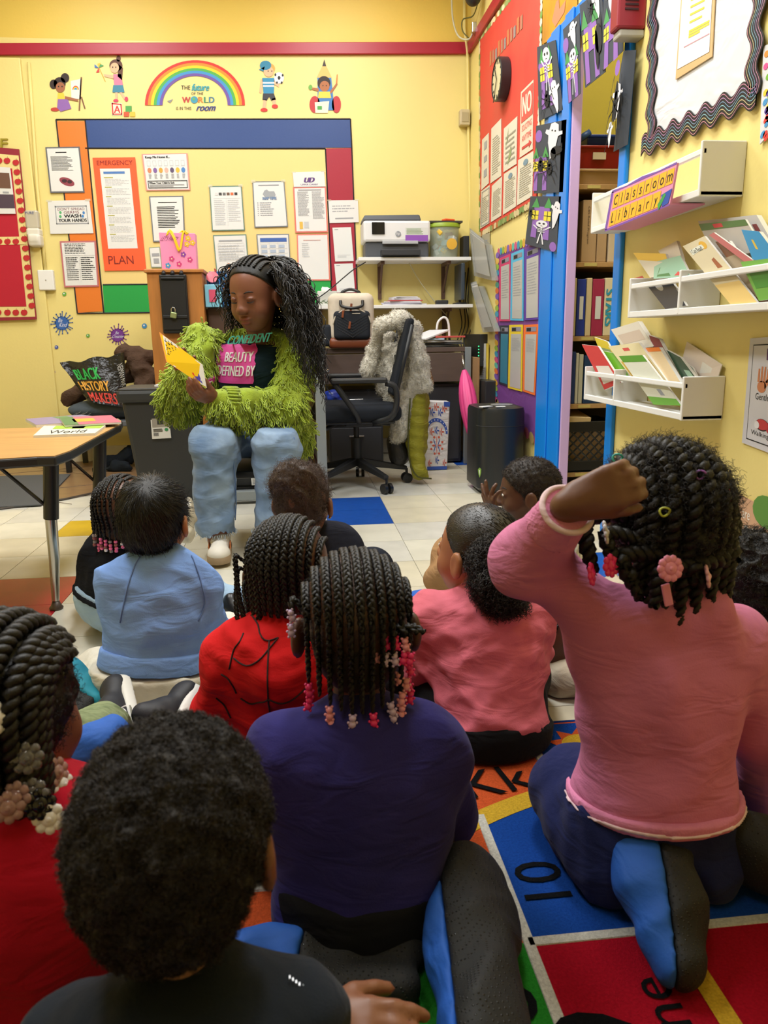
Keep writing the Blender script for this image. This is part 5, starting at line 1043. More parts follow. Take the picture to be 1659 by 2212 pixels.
    o,q = paper('sheet with a grey cartoon and nap time heading over a numbered list',(545,392),(614,391),(622,490),(550,492),'#6F767D',.03); rects(o,q,[(.18,.90,.82,.925)],g,.005); polys(o,q,[[(.3,.72),(.36,.80),(.44,.82),(.5,.78),(.66,.78),(.7,.70),(.62,.62),(.4,.64)]],M('map_grey','#9A9FA4'),.005,'map'); text(o,q,'NAP TIME',(.30,.60,.72,.66),M('ink_steel','#6E86A8'),.0055,bold=.01); rects(o,q,broken(.20,.24,.62,.56,7,10,.45),g,.005); rects(o,q,lines(.12,.24,.15,.56,7,10,.4,0),g,.005); tape(o,q)
    o,q = paper('white sheet with a round school district emblem',(632,372),(700,370),(703,404),(635,405)); text(o,q,'UD',(.36,.30,.66,.62),M('ink_purple','#5B3A7A'),bold=.02,slant=.2); polys(o,q,[oval(.5,.46,.06,.12,12)],M('emblem_gold','#C9A23A'),.0036); text(o,q,'UPPER DARBY',(.22,.12,.78,.22),M('ink_purple'),.004); tape(o,q)
    o,q = paper('long staff list in a coral frame under the emblem sheet',(633,404),(704,403),(709,502),(638,503),'#D9756A',.04); rects(o,q,broken(.12,.36,.46,.90,22,12)+broken(.56,.30,.92,.90,24,13),g,.005); rects(o,q,[(.15,.92,.85,.94)],g,.005); rects(o,q,[(.14,.08,.24,.24)],M('tab_yellow','#D8B04A'),.005); rects(o,q,[(.28,.10,.42,.24)],L,.005)
    o,q = paper('nearly blank sheet in a coral frame beside the red bar',(641,506),(709,505),(713,606),(644,606),'#DE7E72',.035); rects(o,q,[(.2,.86,.75,.875)],M('ink_coral','#C9948C'),.005); rects(o,q,broken(.15,.5,.4,.82,8,14),L,.005)
    o,q = paper('small white notice taped across the red bar',(709,433),(773,432),(775,480),(712,482)); rects(o,q,broken(.12,.45,.88,.80,3,15,.35),g); rects(o,q,[(.2,.16,.82,.22)],g); tape(o,q)
    o,q = paper('upper white card on the red bar',(718,492),(758,491),(764,564),(724,565)); rects(o,q,[(.1,.93,.3,.95)],g); rects(o,q,lines(.15,.10,.85,.2,3,2),L)
    o,q = paper('lower white card on the red bar',(722,570),(762,569),(767,631),(728,632)); rects(o,q,[(.1,.93,.3,.95)],g); rects(o,q,lines(.15,.06,.85,.14,2,2),L)
    o,q = paper('timetable sheet in a green frame behind the woman on the left',(460,508),(532,506),(540,610),(470,612),'#6E8A7A',.03); rects(o,q,[(.16,.86,.86,.89)],g,.005); rects(o,q,[(.12,.46+.06*k,.9,.465+.06*k) for k in range(7)]+[(.12+.195*k,.46,.125+.195*k,.82) for k in range(5)],L,.005); rects(o,q,broken(.14,.47,.88,.8,6,17),L,.0052)
    o,q = paper('menu table with a blue header in a grey frame behind the woman',(554,506),(624,505),(630,610),(562,612),'#7A8088',.03); rects(o,q,[(.1,.84,.92,.92)],M('header_blue','#3A5FA8'),.005); rects(o,q,[(.1,.2+.1*k,.92,.205+.1*k) for k in range(7)]+[(.1+.27*k,.2,.105+.27*k,.84) for k in range(4)],L,.005); rects(o,q,[(.12+.27*(k%3),.22+.1*(k//3),.30+.27*(k%3),.28+.1*(k//3)) for k in range(18)],M('cell_blue','#A9B6C9'),.0052)
    o,q = paper('small printed card half hidden behind the gift bag',(322,535),(345,533),(350,578),(327,578),'#8A9A8A',.05); rects(o,q,[(.2,.55,.9,.7),(.3,.2,.8,.45)],g,.005)
backpapers()
# --- decals along the top
def decal(label,x0,y0,x1,y1,name='wall_decal'):
    q = BQ((x0,y0),(x1,y0),(x1,y1),(x0,y1),.003); t = thing(name,label,'wall decal',q(.5,0,0),'decals along the top of the wall'); return t,q
def D(t,q,mat,*ps,h=.001,name='print'): return polys(t,q,list(ps),K(mat) if isinstance(mat,str) else mat,h,name)
def decals():
    # rainbow
    t,q = decal('rainbow decal with lettering about the future of the world',313,130,529,243); cols = ['#D8322A','#E8892A','#EBC81F','#4FA84A','#3E8FC8','#6A4FA0']
    for k,c in enumerate(cols):
        ro,ri = 1-.058*k*1.0,1-.058*(k+1)*1.0; n = 30; A = np.linspace(0,math.pi,n); up = lambda a,r: (.5-.5*r*math.cos(a),.14+.86*r*math.sin(a)); V = [q(*up(a,ro),.001) for a in A]+[q(*up(a,ri),.001) for a in A]
        mk('rainbow_band',V,[(i,i+1,n+i+1,n+i) for i in range(n-1)],K(c),t)
    text(t,q,'THE',(.36,.44,.45,.52),INK,.001); text(t,q,'future',(.47,.42,.64,.55),M('ink_teal','#2E9AA8'),.001,slant=.10,bold=.003); text(t,q,'OF THE',(.46,.34,.58,.39),INK,.001)
    for k,(ch,c) in enumerate(zip('WRLD',('#B8383A','#C9803A','#3A8A6A','#3A7A9A'))): text(t,q,ch,((.37,.19,.45,.30),(.53,.19,.58,.30),(.59,.19,.63,.30),(.64,.19,.69,.30))[k],K(c),.001,bold=.003)
    D(t,q,'#3E93B0',oval(.49,.245,.036,.07,16),name='globe'); D(t,q,'#5FA85A',oval(.485,.26,.014,.03,8),h=.0015,name='globe'); text(t,q,'IS IN THIS',(.31,.05,.46,.11),INK,.001); text(t,q,'room',(.52,.03,.70,.12),M('ink_navy','#2E3A7A'),.001,slant=.10,bold=.003); D(t,q,'#8A8A8A',[(.22,.22),(.28,.26),(.25,.18)],name='paper_plane')
    SK1,SK2,HA = '#9A5F3E','#E3B08A','#2A1B18'
    # girl at an easel
    t,q = decal('decal of girl with two hair puffs painting at an easel',108,158,185,243); D(t,q,HA,oval(.10,.72,.11,.12),oval(.42,.88,.12,.12),oval(.27,.74,.17,.16),name='hair'); D(t,q,SK1,oval(.29,.64,.13,.13),name='face',h=.0014); D(t,q,'#1B1210',oval(.24,.66,.02,.02,8),oval(.34,.66,.02,.02,8),h=.0018,name='eyes'); D(t,q,'#E8C23A',[(.22,.50),(.38,.50),(.45,.25),(.2,.25)],name='shirt'); D(t,q,'#8A5FA8',[(.22,.34),(.5,.34),(.6,.1),(.3,.02),(.2,.12)],h=.0014,name='overalls'); D(t,q,'#B83A2E',oval(.14,.08,.12,.05),name='shoe'); D(t,q,SK1,[(.42,.42),(.78,.34),(.80,.28),(.42,.34)],h=.0016,name='arm')
    D(t,q,'#E4E0D6',[(.58,.80),(.88,.86),(.86,.34),(.60,.36)],name='canvas'); D(t,q,'#7A5236',[(.86,.9),(.9,.9),(.84,.05),(.80,.05)],[(.86,.4),(.9,.4),(1,.1),(.96,.1)],name='easel'); 
    for k,c in enumerate(('#D8322A','#EBC81F','#3E8FC8')): D(t,q,c,oval(.72,.58,.09-.022*k,.10-.025*k,12,0,math.pi),h=.0014+.0003*k,name='painted_arc')
    # girl with a pinwheel on blocks
    t,q = decal('decal of girl holding a pinwheel standing on alphabet blocks',197,120,292,252); D(t,q,'#5A3424',oval(.56,.84,.15,.10),oval(.62,.95,.05,.05),[(.62,.86),(.72,.8),(.70,.6),(.6,.66)],name='hair'); D(t,q,SK2,oval(.53,.80,.10,.085),h=.0014,name='face'); D(t,q,'#2A1B18',oval(.49,.81,.014,.014,8),oval(.56,.81,.014,.014,8),h=.0018,name='eyes'); D(t,q,'#D87A9A',[(.5,.70),(.68,.70),(.72,.52),(.52,.52)],name='shirt'); D(t,q,'#3A7F9A',[(.5,.52),(.72,.52),(.76,.40),(.48,.40)],h=.0014,name='skirt'); D(t,q,SK2,[(.54,.40),(.6,.40),(.60,.28),(.55,.28)],[(.64,.40),(.70,.40),(.80,.31),(.75,.28)],[(.5,.68),(.52,.62),(.30,.66),(.28,.70)],name='limbs'); D(t,q,'#C8385A',oval(.56,.265,.06,.025),oval(.80,.29,.04,.04),h=.0016,name='shoes')
    for k,(c,a) in enumerate((('#3A6FB8',2.4),('#4A9A5A',.4),('#D8B83A',1.2),('#C83A3A',4.2))): D(t,q,c,[(.17,.80),(.17+.13*math.cos(a),.80+.09*math.sin(a)),(.17+.09*math.cos(a+.7),.80+.07*math.sin(a+.7))],name='pinwheel',h=.0012)
    D(t,q,'#C9A23A',[(.17,.80),(.19,.80),(.33,.58),(.31,.58)],name='stick'); D(t,q,'#E6DFC4',[(.45,.24),(.70,.22),(.72,.02),(.47,.02)],name='block'); D(t,q,'#C8322E',[(.46,.23),(.68,.21),(.68,.19),(.48,.205)],[(.46,.23),(.49,.23),(.51,.03),(.48,.03)],[(.48,.03),(.70,.03),(.70,.05),(.49,.05)],[(.66,.21),(.69,.21),(.71,.03),(.68,.03)],h=.0013,name='block'); text(t,q,'A',(.52,.06,.66,.18),K('#C8322E'),.0016,bold=.006); D(t,q,'#4A9A4A',[(.78,.18),(.92,.18),(.92,.07),(.78,.07)],name='block'); D(t,q,'#C8502E',[(.74,.08),(.86,.08),(.86,0),(.74,0)],h=.0014,name='block'); D(t,q,'#D8B83A',[(.88,.08),(1,.08),(1,0),(.88,0)],h=.0014,name='block')
    # boy with a ball
    t,q = decal('decal of boy in blue cap balancing a football',558,130,614,242); D(t,q,'#D8A24A',oval(.42,.84,.22,.10),name='hair'); D(t,q,SK2,oval(.40,.78,.19,.10),h=.0014,name='face'); D(t,q,'#2F7FA0',oval(.28,.90,.22,.09),[(.02,.82),(.25,.88),(.2,.78)],h=.0016,name='cap'); D(t,q,'#2A1B18',oval(.38,.79,.02,.015,8),oval(.52,.79,.02,.015,8),h=.0018,name='eyes'); D(t,q,'#2F86B0',[(.15,.66),(.62,.66),(.60,.36),(.2,.36)],name='shirt'); D(t,q,'#E4E4E4',[(.17,.58),(.62,.58),(.62,.55),(.17,.55)],[(.18,.52),(.61,.52),(.61,.49),(.18,.49)],h=.0014,name='stripes'); D(t,q,'#34343C',[(.18,.36),(.60,.36),(.68,.24),(.5,.22),(.42,.3),(.32,.22),(.16,.24)],name='shorts'); D(t,q,SK2,[(.2,.24),(.32,.24),(.28,.08),(.16,.08)],[(.52,.26),(.66,.28),(.68,.14),(.56,.14)],[(.6,.62),(.8,.54),(.8,.48),(.6,.54)],[(.1,.64),(.18,.62),(.12,.36),(.04,.38)],name='limbs'); D(t,q,'#C8322E',oval(.22,.04,.14,.035),oval(.64,.11,.12,.04),h=.0016,name='shoes'); D(t,q,'#E6E6E6',oval(.80,.66,.19,.11),h=.0016,name='ball'); D(t,q,'#222226',oval(.80,.66,.06,.04,6),oval(.66,.72,.04,.03,6),oval(.94,.71,.04,.03,6),oval(.72,.57,.04,.025,6),oval(.9,.57,.04,.025,6),h=.002,name='ball')
    # pencil rocket
    t,q = decal('decal of child riding a yellow pencil rocket with a book',667,128,738,244); D(t,q,'#3E78B8',[(.26,.68),(.68,.68),(.78,.05),(.28,.05)],name='pencil'); D(t,q,'#E0B86A',[(.24,.66),(.70,.66),(.47,.95)],h=.0013,name='pencil'); D(t,q,'#3A3230',[(.41,.87),(.53,.87),(.47,1.0)],h=.0016,name='pencil'); D(t,q,'#B8343A',oval(.18,.16,.16,.16),oval(.84,.16,.14,.16),name='fins'); D(t,q,HA,oval(.46,.56,.20,.13),h=.0016,name='hair'); D(t,q,'#A9683E',oval(.48,.50,.15,.10),h=.0019,name='face'); D(t,q,'#1B1210',oval(.43,.51,.018,.014,8),oval(.53,.51,.018,.014,8),h=.0022,name='eyes'); D(t,q,'#E8C84A',[(.3,.40),(.64,.40),(.68,.28),(.28,.28)],h=.0018,name='shirt'); D(t,q,'#A9683E',[(.3,.4),(.08,.44),(.06,.48),(.3,.46)],[(.64,.4),(.84,.56),(.88,.54),(.68,.36)],h=.0017,name='arms'); D(t,q,'#D87A3A',[(.82,.56),(.87,.56),(.88,.72),(.85,.72)],h=.0018,name='crayon'); D(t,q,'#6AA84A',oval(.05,.48,.06,.05),h=.0018,name='leaf'); D(t,q,'#DDE0C8',[(.18,.20),(.62,.22),(.58,.0),(.2,.0)],h=.0022,name='book'); D(t,q,'#4A9A4A',[(.26,.13),(.40,.13),(.40,.06),(.26,.06)],h=.0026,name='book')
decals()
# --- splat decals low on the wall
def splat(label,cx,cy,r,col,txt,seed,tc='#D9DDEE'):
    q = BQ((cx-r,cy-r),(cx+r,cy-r),(cx+r,cy+r),(cx-r,cy+r),.003); t = thing('splat_decal',label,'wall decal',q(.5,.5,0),'paint splat decals'); rr = random.Random(seed); m = K(col); P = []
    for k in range(36): a = 2*math.pi*k/36; rad = .27+.04*rr.random(); P.append((.5+rad*math.cos(a),.5+rad*math.sin(a)))
    ps = [P]
    for k in range(17):
        a = 2*math.pi*k/17+rr.uniform(-.1,.1); L = rr.uniform(.36,.50); w_ = .011; c,s_ = math.cos(a),math.sin(a); ps.append([(.5+.26*c-w_*s_*2,.5+.26*s_+w_*c*2),(.5+L*c-w_*s_,.5+L*s_+w_*c),(.5+L*c+w_*s_,.5+L*s_-w_*c),(.5+.26*c+w_*s_*2,.5+.26*s_-w_*c*2)]); ps.append(oval(.5+L*c,.5+L*s_,.022+.012*rr.random(),.022+.012*rr.random(),10))
    polys(t,q,ps,m,.001,'splat')
    for k,(w_,b) in enumerate(txt): text(t,q,w_,b,K(tc),.002,slant=.2)
splat('blue paint splat decal reading Be Kind',134,698,26,'#2F5FA8',[('Be',(.36,.54,.52,.70)),('Kind',(.40,.34,.70,.52))],1); splat('purple paint splat decal reading Be Creative',254,724,25,'#6E2E88',[('Be',(.42,.54,.56,.66)),('Creative',(.28,.38,.76,.52))],2)
splat('orange paint splat decal reading Do Your Best',58,771,31,'#E39A1E',[('Do',(.42,.56,.54,.66)),('Your',(.38,.44,.62,.56)),('Best',(.40,.32,.62,.44))],3,'#F0E0A8'); splat('purple paint splat decal reading Dream Big',4,881,25,'#7A3A8A',[('Dream',(.30,.52,.74,.66)),('BIG',(.38,.34,.66,.50))],4); splat('small orange paint splat decal above the table',77,873,12,'#D9731E',[],5)
def dotdecal(label,cx,cy,r,col,ring=None):
    t = thing('dot_decal',label,'wall decal',onY(cx,cy,YW-.003),'dot decals'); q = BQ((cx-r,cy-r),(cx+r,cy-r),(cx+r,cy+r),(cx-r,cy+r),.003)
    if ring: polys(t,q,[oval(.5,.5,.5,.5,24)],K(ring),.0008,'ring'); polys(t,q,[oval(.5,.5,.42,.42,24)],K('#E6D28A'),.0012,'ring'); polys(t,q,[oval(.5,.5,.22,.22,18)],K(col),.0016,'dot')
    else: polys(t,q,[oval(.5,.5,.5,.5,18)],K(col),.001,'dot'); polys(t,q,[oval(.42,.6,.18,.18,10)],K('#D9D9E4'),.0014,'gloss')
dotdecal('pink dot decal in a cream ring',30,716,14,'#D8566A','#EFE3A0')
for a in (('blue dot decal left of the orange bar foot',95,646,6,'#3A86B8'),('green dot decal right of the blue one',139,635,4.5,'#5FA23A'),('dark red dot decal beside the ringed dot',78,716,5.5,'#A02A2A'),('small green dot decal under the purple splat left side',190,725,4,'#5FA23A'),('navy dot decal below the blue splat',122,750,4,'#3A4FA0'),('purple dot decal by the black bag',112,804,7.5,'#5A3A9A'),('blue dot decal beside the wooden cabinet',312,704,5.5,'#3A86B8'),('teal dot decal at the left edge',0,776,6,'#2E8FA8')): dotdecal(*a)
# --- left: red apple board, gold letters, dispenser, switch box
def apple_board():
    q = BQ((-240,300),(42,323),(80,690),(-220,700),.042); t = sheet('notice_board','red notice board with an apple border','notice board',q,M('board_red','#8E1D30',.6),.012)
    e = lambda x: 1-(1-x)
    q2 = BQ((-240,312),(40,336),(76,684),(-220,690),.055); rects(t,q2,[(0,0,1,1)],M('border_cream','#E3CE8A',.6),0,'border'); q3 = BQ((-240,348),(26,364),(57,662),(-220,664),.057); rects(t,q3,[(0,0,1,1)],M('felt_red','#B5192E',.85),0,'felt'); q4 = BQ((-240,515),(52,511),(54,528),(-240,532),.0585); rects(t,q4,[(0,0,1,1)],M('border_cream'),0,'border')
    AP = M('apple_red','#B8202A',.5)
    def apple(px,py):
        qa = BQ((px-8,py-9),(px+8,py-9),(px+8,py+8),(px-8,py+8),.0595); polys(t,qa,[[(.5+.42*math.cos(a)*(1+.08*math.cos(2*a)),.42+.40*math.sin(a)-(.07 if abs(a-math.pi/2)<.3 else 0)) for a in np.linspace(0,6.28,18)[:-1]]],AP,0,'apple'); polys(t,qa,[[(.5,.76),(.56,.95),(.6,.95),(.56,.76)]],K('#5A6A2A'),.0005,'apple')
    for k in range(16): apple(34+k*2.3, 350+k*20.6)
    for x in (-2,15): apple(x,346)
    for x in (-2,16,34): apple(x,521)
    for x in (-4,16,34,52): apple(x,674)
    o = sheet('photo_page','framed photo collage on the red apple board','photo page',BQ((-160,352),(22,362),(34,462),(-160,462),.064),PAPER,.002); q5 = BQ((-160,352),(22,362),(34,462),(-160,462),.066); rects(o,q5,[(.78,.55,.98,.88)],M('photo_warm','#6A4A3A'),.001,'photo'); rects(o,q5,[(.80,.12,1.0,.42)],M('photo_dusk','#4A3A4A'),.001,'photo'); rects(o,q5,[(.88,.44,.95,.48)],INKG,.001)
apple_board()
t = thing('wall_letters','gold wooden letters above the red apple board','letters',onY(4,320,YW)); q = BQ((-40,300),(20,300),(20,321),(-40,321),.034)
for k in range(3): 
    V,Fc,_ = text2d('F'); n = len(V); a,b = .02+.34*k,.28+.34*k; P = [q(a+(b-a)*x,y,0) for x,y in V]+[q(a+(b-a)*x,y,.012) for x,y in V]; mk('letter',P,[tuple(f) for f in Fc]+[tuple(i+n for i in f) for f in Fc],M('letter_gold','#9A8A2A',.4),t)
def dispenser():
    c = onY(73,491,YW-.04); t = thing('soap_dispenser','clear and white soap dispenser on the wall by the conduit','dispenser',(c[0],YW,c[2]-.1)); h_ = .105
    mb = MB(); mb.box((c[0],YW-.035,c[2]+.045),(.085,.07,.115)); mb.build('tank',M('clear_tank','#CFC8B8',.15,alpha=.75),t,bev=.012); mb = MB(); mb.box((c[0]+.005,YW-.045,c[2]-.035),(.085,.09,.05)); mb.build('push_bar',M('cream_plastic','#DAD5C8',.4),t,bev=.012); S_ = Sdf(.02); S_.box((c[0]+.008,YW-.05,c[2]-.085),(.040,.045,.04),.015); S_.box((c[0]+.008,YW-.07,c[2]-.075),(.03,.03,.02),.01); solid('nozzle_cover',S_,.006,M('cream_plastic'),t)
    q = Quad((c[0]-.035,YW-.0715,c[2]+.095),(c[0]+.02,YW-.0715,c[2]+.095),(c[0]+.02,YW-.0715,c[2]+.075),(c[0]-.035,YW-.0715,c[2]+.075)); text(t,q,'PURE',(.0,.1,1,.9),K('#3A4A8A'),.001)
dispenser()
a = onY(103,606,YW); t = thing('switch_box','plain white switch box on the wall under the conduit','switch box',(a[0],YW,a[2]-.06)); MB().box((a[0],YW-.02,a[2]),(.10,.04,.13)).build('cover',WHITE,t,bev=.006); MB().box((a[0],YW-.041,a[2]),(.006,.003,.006)).build('screw',M('screw','#A9A9A4',.3,.8),t)
a = onY(1001,258,YW); t = thing('door_chime','small beige box high on the wall by the corner','chime box',(a[0],YW,a[2]-.05)); MB().box((a[0],YW-.03,a[2]),(.07,.06,.10)).build('case',M('beige_plastic','#BFB08C',.5),t,bev=.008); MB().box((a[0],YW-.062,a[2]),(.045,.004,.06)).build('grille',M('beige_dark','#A89A78',.5),t,bev=.001)
# ------------------------------------------------------------------ furniture and things along the back
OAK = M('oak_laminate','#C79A5B',.35,var=(5,.22),stretch=(1.2,9,1)); CHROME = M('chrome','#B9B6B0',.2,.95); PIN = M('pine_orange','#B9783A',.4,var=(6,.25),stretch=(6,6,.8)); GREYM = M('grey_metal','#8F979C',.4,.3); WALN = M('walnut_grey','#5B4A42',.5,var=(6,.2),stretch=(1,6,6))
def activity_table():
    z = .525; P = [onZ(px,py,z) for px,py in ((118,986),(150,975),(258,918),(262,910),(255,905))]; pts = [(p[0],p[1]) for p in P]
    pts = [(-1.75,1.98),(pts[0][0]-.05,pts[0][1]-.0)]+pts[:]+[(-1.0,3.02),(-1.9,2.95)]
    t = thing('activity_table','oak-topped activity table with black edge band and adjustable legs','table',(-1.1,2.5,0)); n = len(pts)
    MB().prism([(x,y,z-.002) for x,y in pts],(0,0,.004)).build('table_top',OAK,t); c = np.mean(pts,axis=0); o2 = [(x+(x-c[0])*.012,y+(y-c[1])*.012) for x,y in pts]; MB().prism([(x,y,z-.028) for x,y in o2],(0,0,.028)).build('edge_band',M('edge_black','#1C1C1E',.4),t,bev=.006)
    for x,y in ((-.785,2.455),(-1.252,3.30) if False else (-1.26,2.90),(-.735,2.86),(-1.6,2.2)):
        mb = MB(); mb.tube([(x,y,.30),(x+.02,y,z-.03)],.023,14); lg = mb.build('leg',M('leg_black','#1A1A1C',.35),t,smooth=True,sharp=50); mb = MB(); mb.tube([(x-.015,y,.03),(x-.004,y,.17),(x,y,.32)],[.012,.017,.019],12); mb.build('leg_insert',CHROME,lg,smooth=True,sharp=50); MB().lathe((x-.015,y,0),[(.020,0),(.022,.006),(.016,.014),(.010,.03)],14).build('glide',M('glide_dark','#4A3A30',.4),lg,smooth=True); mb = MB(); mb.tube([(x,y,.33),(x-.13,y-.05,z-.036)],.006,6); mb.build('brace',M('leg_black'),lg)
    return z
TZ = activity_table()
def flat_book(label,px,z,cover,th=.006,marks=(),txt=None,cat='book',name='picture_book',group='books on the activity table'):
    b = [onZ(*p,z+th) for p in px]; q = Quad(*b); mb = MB(); mb.hexa([p-V3(0,0,th) for p in q.p],[p for p in q.p]); o = mb.build(name,M('page_white','#D9D6CE',.6),label=label,cat=cat,group=group); rects(o,q,[(0,0,1,1)],K(cover,.35),.0006,'cover')
    for c,ps in marks: polys(o,q,[ps],K(c,.35),.001,'cover_art')
    if txt: text(o,q,txt[0],txt[1],INK,.0014)
    return o
flat_book('purple and green picture book lying at the back of the table',((55,905),(175,896),(258,906),(78,918)),TZ+.002,'#8A7FA0',.010,[('#5F8A4A',[(.45,.1),(.7,.1),(.7,.95),(.45,.95)])])
flat_book('pink picture book on top of the pile on the table',((128,902),(240,897),(262,912),(140,919)),TZ+.0125,'#C8607A',.006,[('#D8A83A',[(.2,.3),(.6,.3),(.6,.7),(.2,.7)]),('#4A7A4A',[(0,0),(.25,0),(.25,1),(0,1)])])
flat_book('white and green book with hand lettering at the table front',((95,920),(228,919),(205,936),(72,941)),TZ+.002,'#D9D8C8',.008,[('#9ABF3A',[(.2,.6),(.98,.6),(.98,.98),(.2,.98)]),('#6A8A4A',[(.5,.65),(.7,.65),(.7,.95),(.5,.95)])],('World',(.2,.12,.8,.45)))
def waste_bin():
    x0,x1,yf,yb,zt = -.905,-.505,4.02,4.34,.60; ZB = .0; BK = M('bin_charcoal','#242526',.55,bump=(180,.3,.001)); t = thing('waste_bin','tall charcoal plastic waste bin with a product sticker','bin',((x0+x1)/2,(yf+yb)/2,0))
    i = .07; mb = MB(); mb.hexa([(x0+i,yf+.05,0),(x1-.03,yf+.05,0),(x1-.03,yb-.05,0),(x0+i,yb-.05,0)],[(x0+.02,yf,zt-.06),(x1-.01,yf,zt-.06),(x1-.01,yb,zt-.06),(x0+.02,yb,zt-.06)]); mb.build('body',BK,t,bev=.02)
    MB().box2((x0,yf-.015,zt-.07),(x1+.01,yb+.015,zt-.005)).build('rim',BK,t,bev=.018); MB().box2((x0+.012,yf-.005,zt-.01),(x1-.002,yb+.005,zt+.004)).build('lid',M('bin_lid','#3A3835',.5),t,bev=.006)
    f = lambda px,py: onY(px,py,yf+.012); q = Quad(f(323,876),f(362,873),f(370,946),f(329,948)); st = sheet('sticker',None,None,q,M('sticker_white','#C9C6C0',.4),.003,parent=t)
    rects(t,q,[(.06,.34,.94,.96)],M('sticker_photo','#8A8378',.5),.0036,'sticker_photo'); rects(t,q,[(.34,.42,.68,.86)],M('sticker_bin','#2A2C26',.5),.0042,'sticker_photo'); rects(t,q,[(.40,.90,.70,1.0)],K('#B8323A'),.0045,'sticker_print'); polys(t,q,[oval(.80,.26,.10,.05,14)],K('#2F7A4A'),.0045,'sticker_print'); rects(t,q,[(.10+.03*k,.08,.115+.03*k,.18) for k in range(9)]+lines(.1,.2,.6,.3,3,4),INK,.0045,'sticker_print')
    MB().box((-.66,4.16,zt+.0085),(.14,.10,.008)).build('note_pad',PAPER,label='white note pad lying on the waste bin lid',cat='note pad')
waste_bin()
def cabinet():
    x0,x1,yf,yb,zt = -.838,-.525,4.75,5.1,1.235; t = thing('wooden_cabinet','narrow orange pine cabinet with a black metal lock box on its face','cabinet',((x0+x1)/2,4.9,0)); MB().box2((x0,yf,0),(x1,yb,zt-.02)).build('body',PIN,t,bev=.004); MB().box2((x0-.012,yf-.015,zt-.02),(x1+.012,yb,zt)).build('top',PIN,t,bev=.004)
    f = lambda px,py,o=0: onY(px,py,yf-o); a,b = f(345,594),f(412,720); BM = M('box_black','#26272A',.4,.4,bump=(120,.15,.001)); mb = MB(); mb.box2((a[0],yf-.035,b[2]),(b[0],yf,a[2])); bx = mb.build('lock_box',BM,t,bev=.006); bx['label'] = 'black metal suggestion box with small padlock'
    MB().box2((a[0]+.008,yf-.042,b[2]+.02),(b[0]-.008,yf-.035,a[2]-.03)).build('box_door',BM,bx,bev=.004); MB().box2((a[0]+.01,yf-.052,a[2]-.028),(b[0]-.01,yf-.035,a[2]-.016)).build('slot_lip',BM,bx,bev=.003); p = f(376,683,.05); MB().box2((a[0]+.006,yf-.05,p[2]-.012),(b[0]-.006,yf-.041,p[2]+.004)).build('hasp',BM,bx,bev=.002)
    c = f(375,678,.055); MB().box((c[0],yf-.06,c[2]-.008),(.036,.014,.034),roty(.2)).build('padlock',M('brass_green','#8E9A6A',.35,.5),bx,bev=.005); mb = MB(); mb.tube(curve([(c[0]-.011,yf-.06,c[2]+.008),(c[0]-.010,yf-.06,c[2]+.028),(c[0],yf-.06,c[2]+.036),(c[0]+.010,yf-.06,c[2]+.028),(c[0]+.011,yf-.06,c[2]+.008)],10),.0035,6); mb.build('shackle',CHROME,bx,smooth=True)
    for k in range(3): mb = MB(); mb.cyl(((a[0]+b[0])/2+(k-1)*.05,yf-.036,a[2]+.0),((a[0]+b[0])/2+(k-1)*.05,yf-.02,a[2]+.014),.012,n=10); mb.build('hanger_lug',BM,bx,smooth=True)
    # gift bag on top
    g = thing('gift_bag','pink birthday gift bag with yellow ribbon handles and flowers','gift bag',(-.66,4.88,zt)); f2 = lambda px,py: onY(px,py,4.82); tl,tr,br,bl = f2(343,502),f2(421,504),f2(425,579),f2(350,579); q = Quad(tl,tr,br,bl); zf = zt+.001
    pk = M('gift_pink','#E58BB5',.4); mb = MB(); bk = V3(0,.09,0); bl2,br2 = V3(bl[0],bl[1],zf),V3(br[0],br[1],zf); mb.hexa([bl2,br2,br2+bk,bl2+bk],[tl,tr,tr+bk,tl+bk]); mb.build('bag_body',pk,g,bev=.002); q = Quad(tl,tr,br2,bl2)
    for u,v,c in ((.80,.86,'#E0B42A'),(.92,.74,'#E0B42A'),(.76,.70,'#E0B42A'),(.30,.30,'#C23A7A'),(.64,.42,'#8A3FA0'),(.5,.16,'#C23A7A'),(.82,.28,'#C23A7A'),(.18,.12,'#3E8FC0')): polys(g,q,[oval(u+.05*math.cos(k*1.257),v+.05*math.sin(k*1.257),.032,.032,8) for k in range(5)],K(c),.002,'flower_print'); polys(g,q,[oval(u,v,.02,.02,8)],K('#F0E0B0'),.003,'flower_print')
    text(g,q,"LET'S PARTY",(.06,.78,.52,.90),K('#8A3F6A'),.002,slant=.2)
    for off in (.004,.086):
        mb = MB(); pth = curve([q(.22,.93)+V3(0,off-.004,0),q(.30,1.0)+V3(0,off-.004,.012),q(.42,.86)+V3(0,-.012+off*.2,0),q(.55,.52)+V3(0,-.014+off*.6,0) if off<.05 else q(.58,1.0)+V3(0,off,.02),q(.68,.95)+V3(0,off-.008,.012),q(.80,.97)+V3(0,off-.004,.0)],30); 
        for w_ in (-1,0,1): mb.tube(pth+V3(.004*w_,0,.003*w_),.0035,5)
        mb.build('ribbon_handle',M('ribbon_yellow','#EBC21E',.4),g,smooth=True)
cabinet()
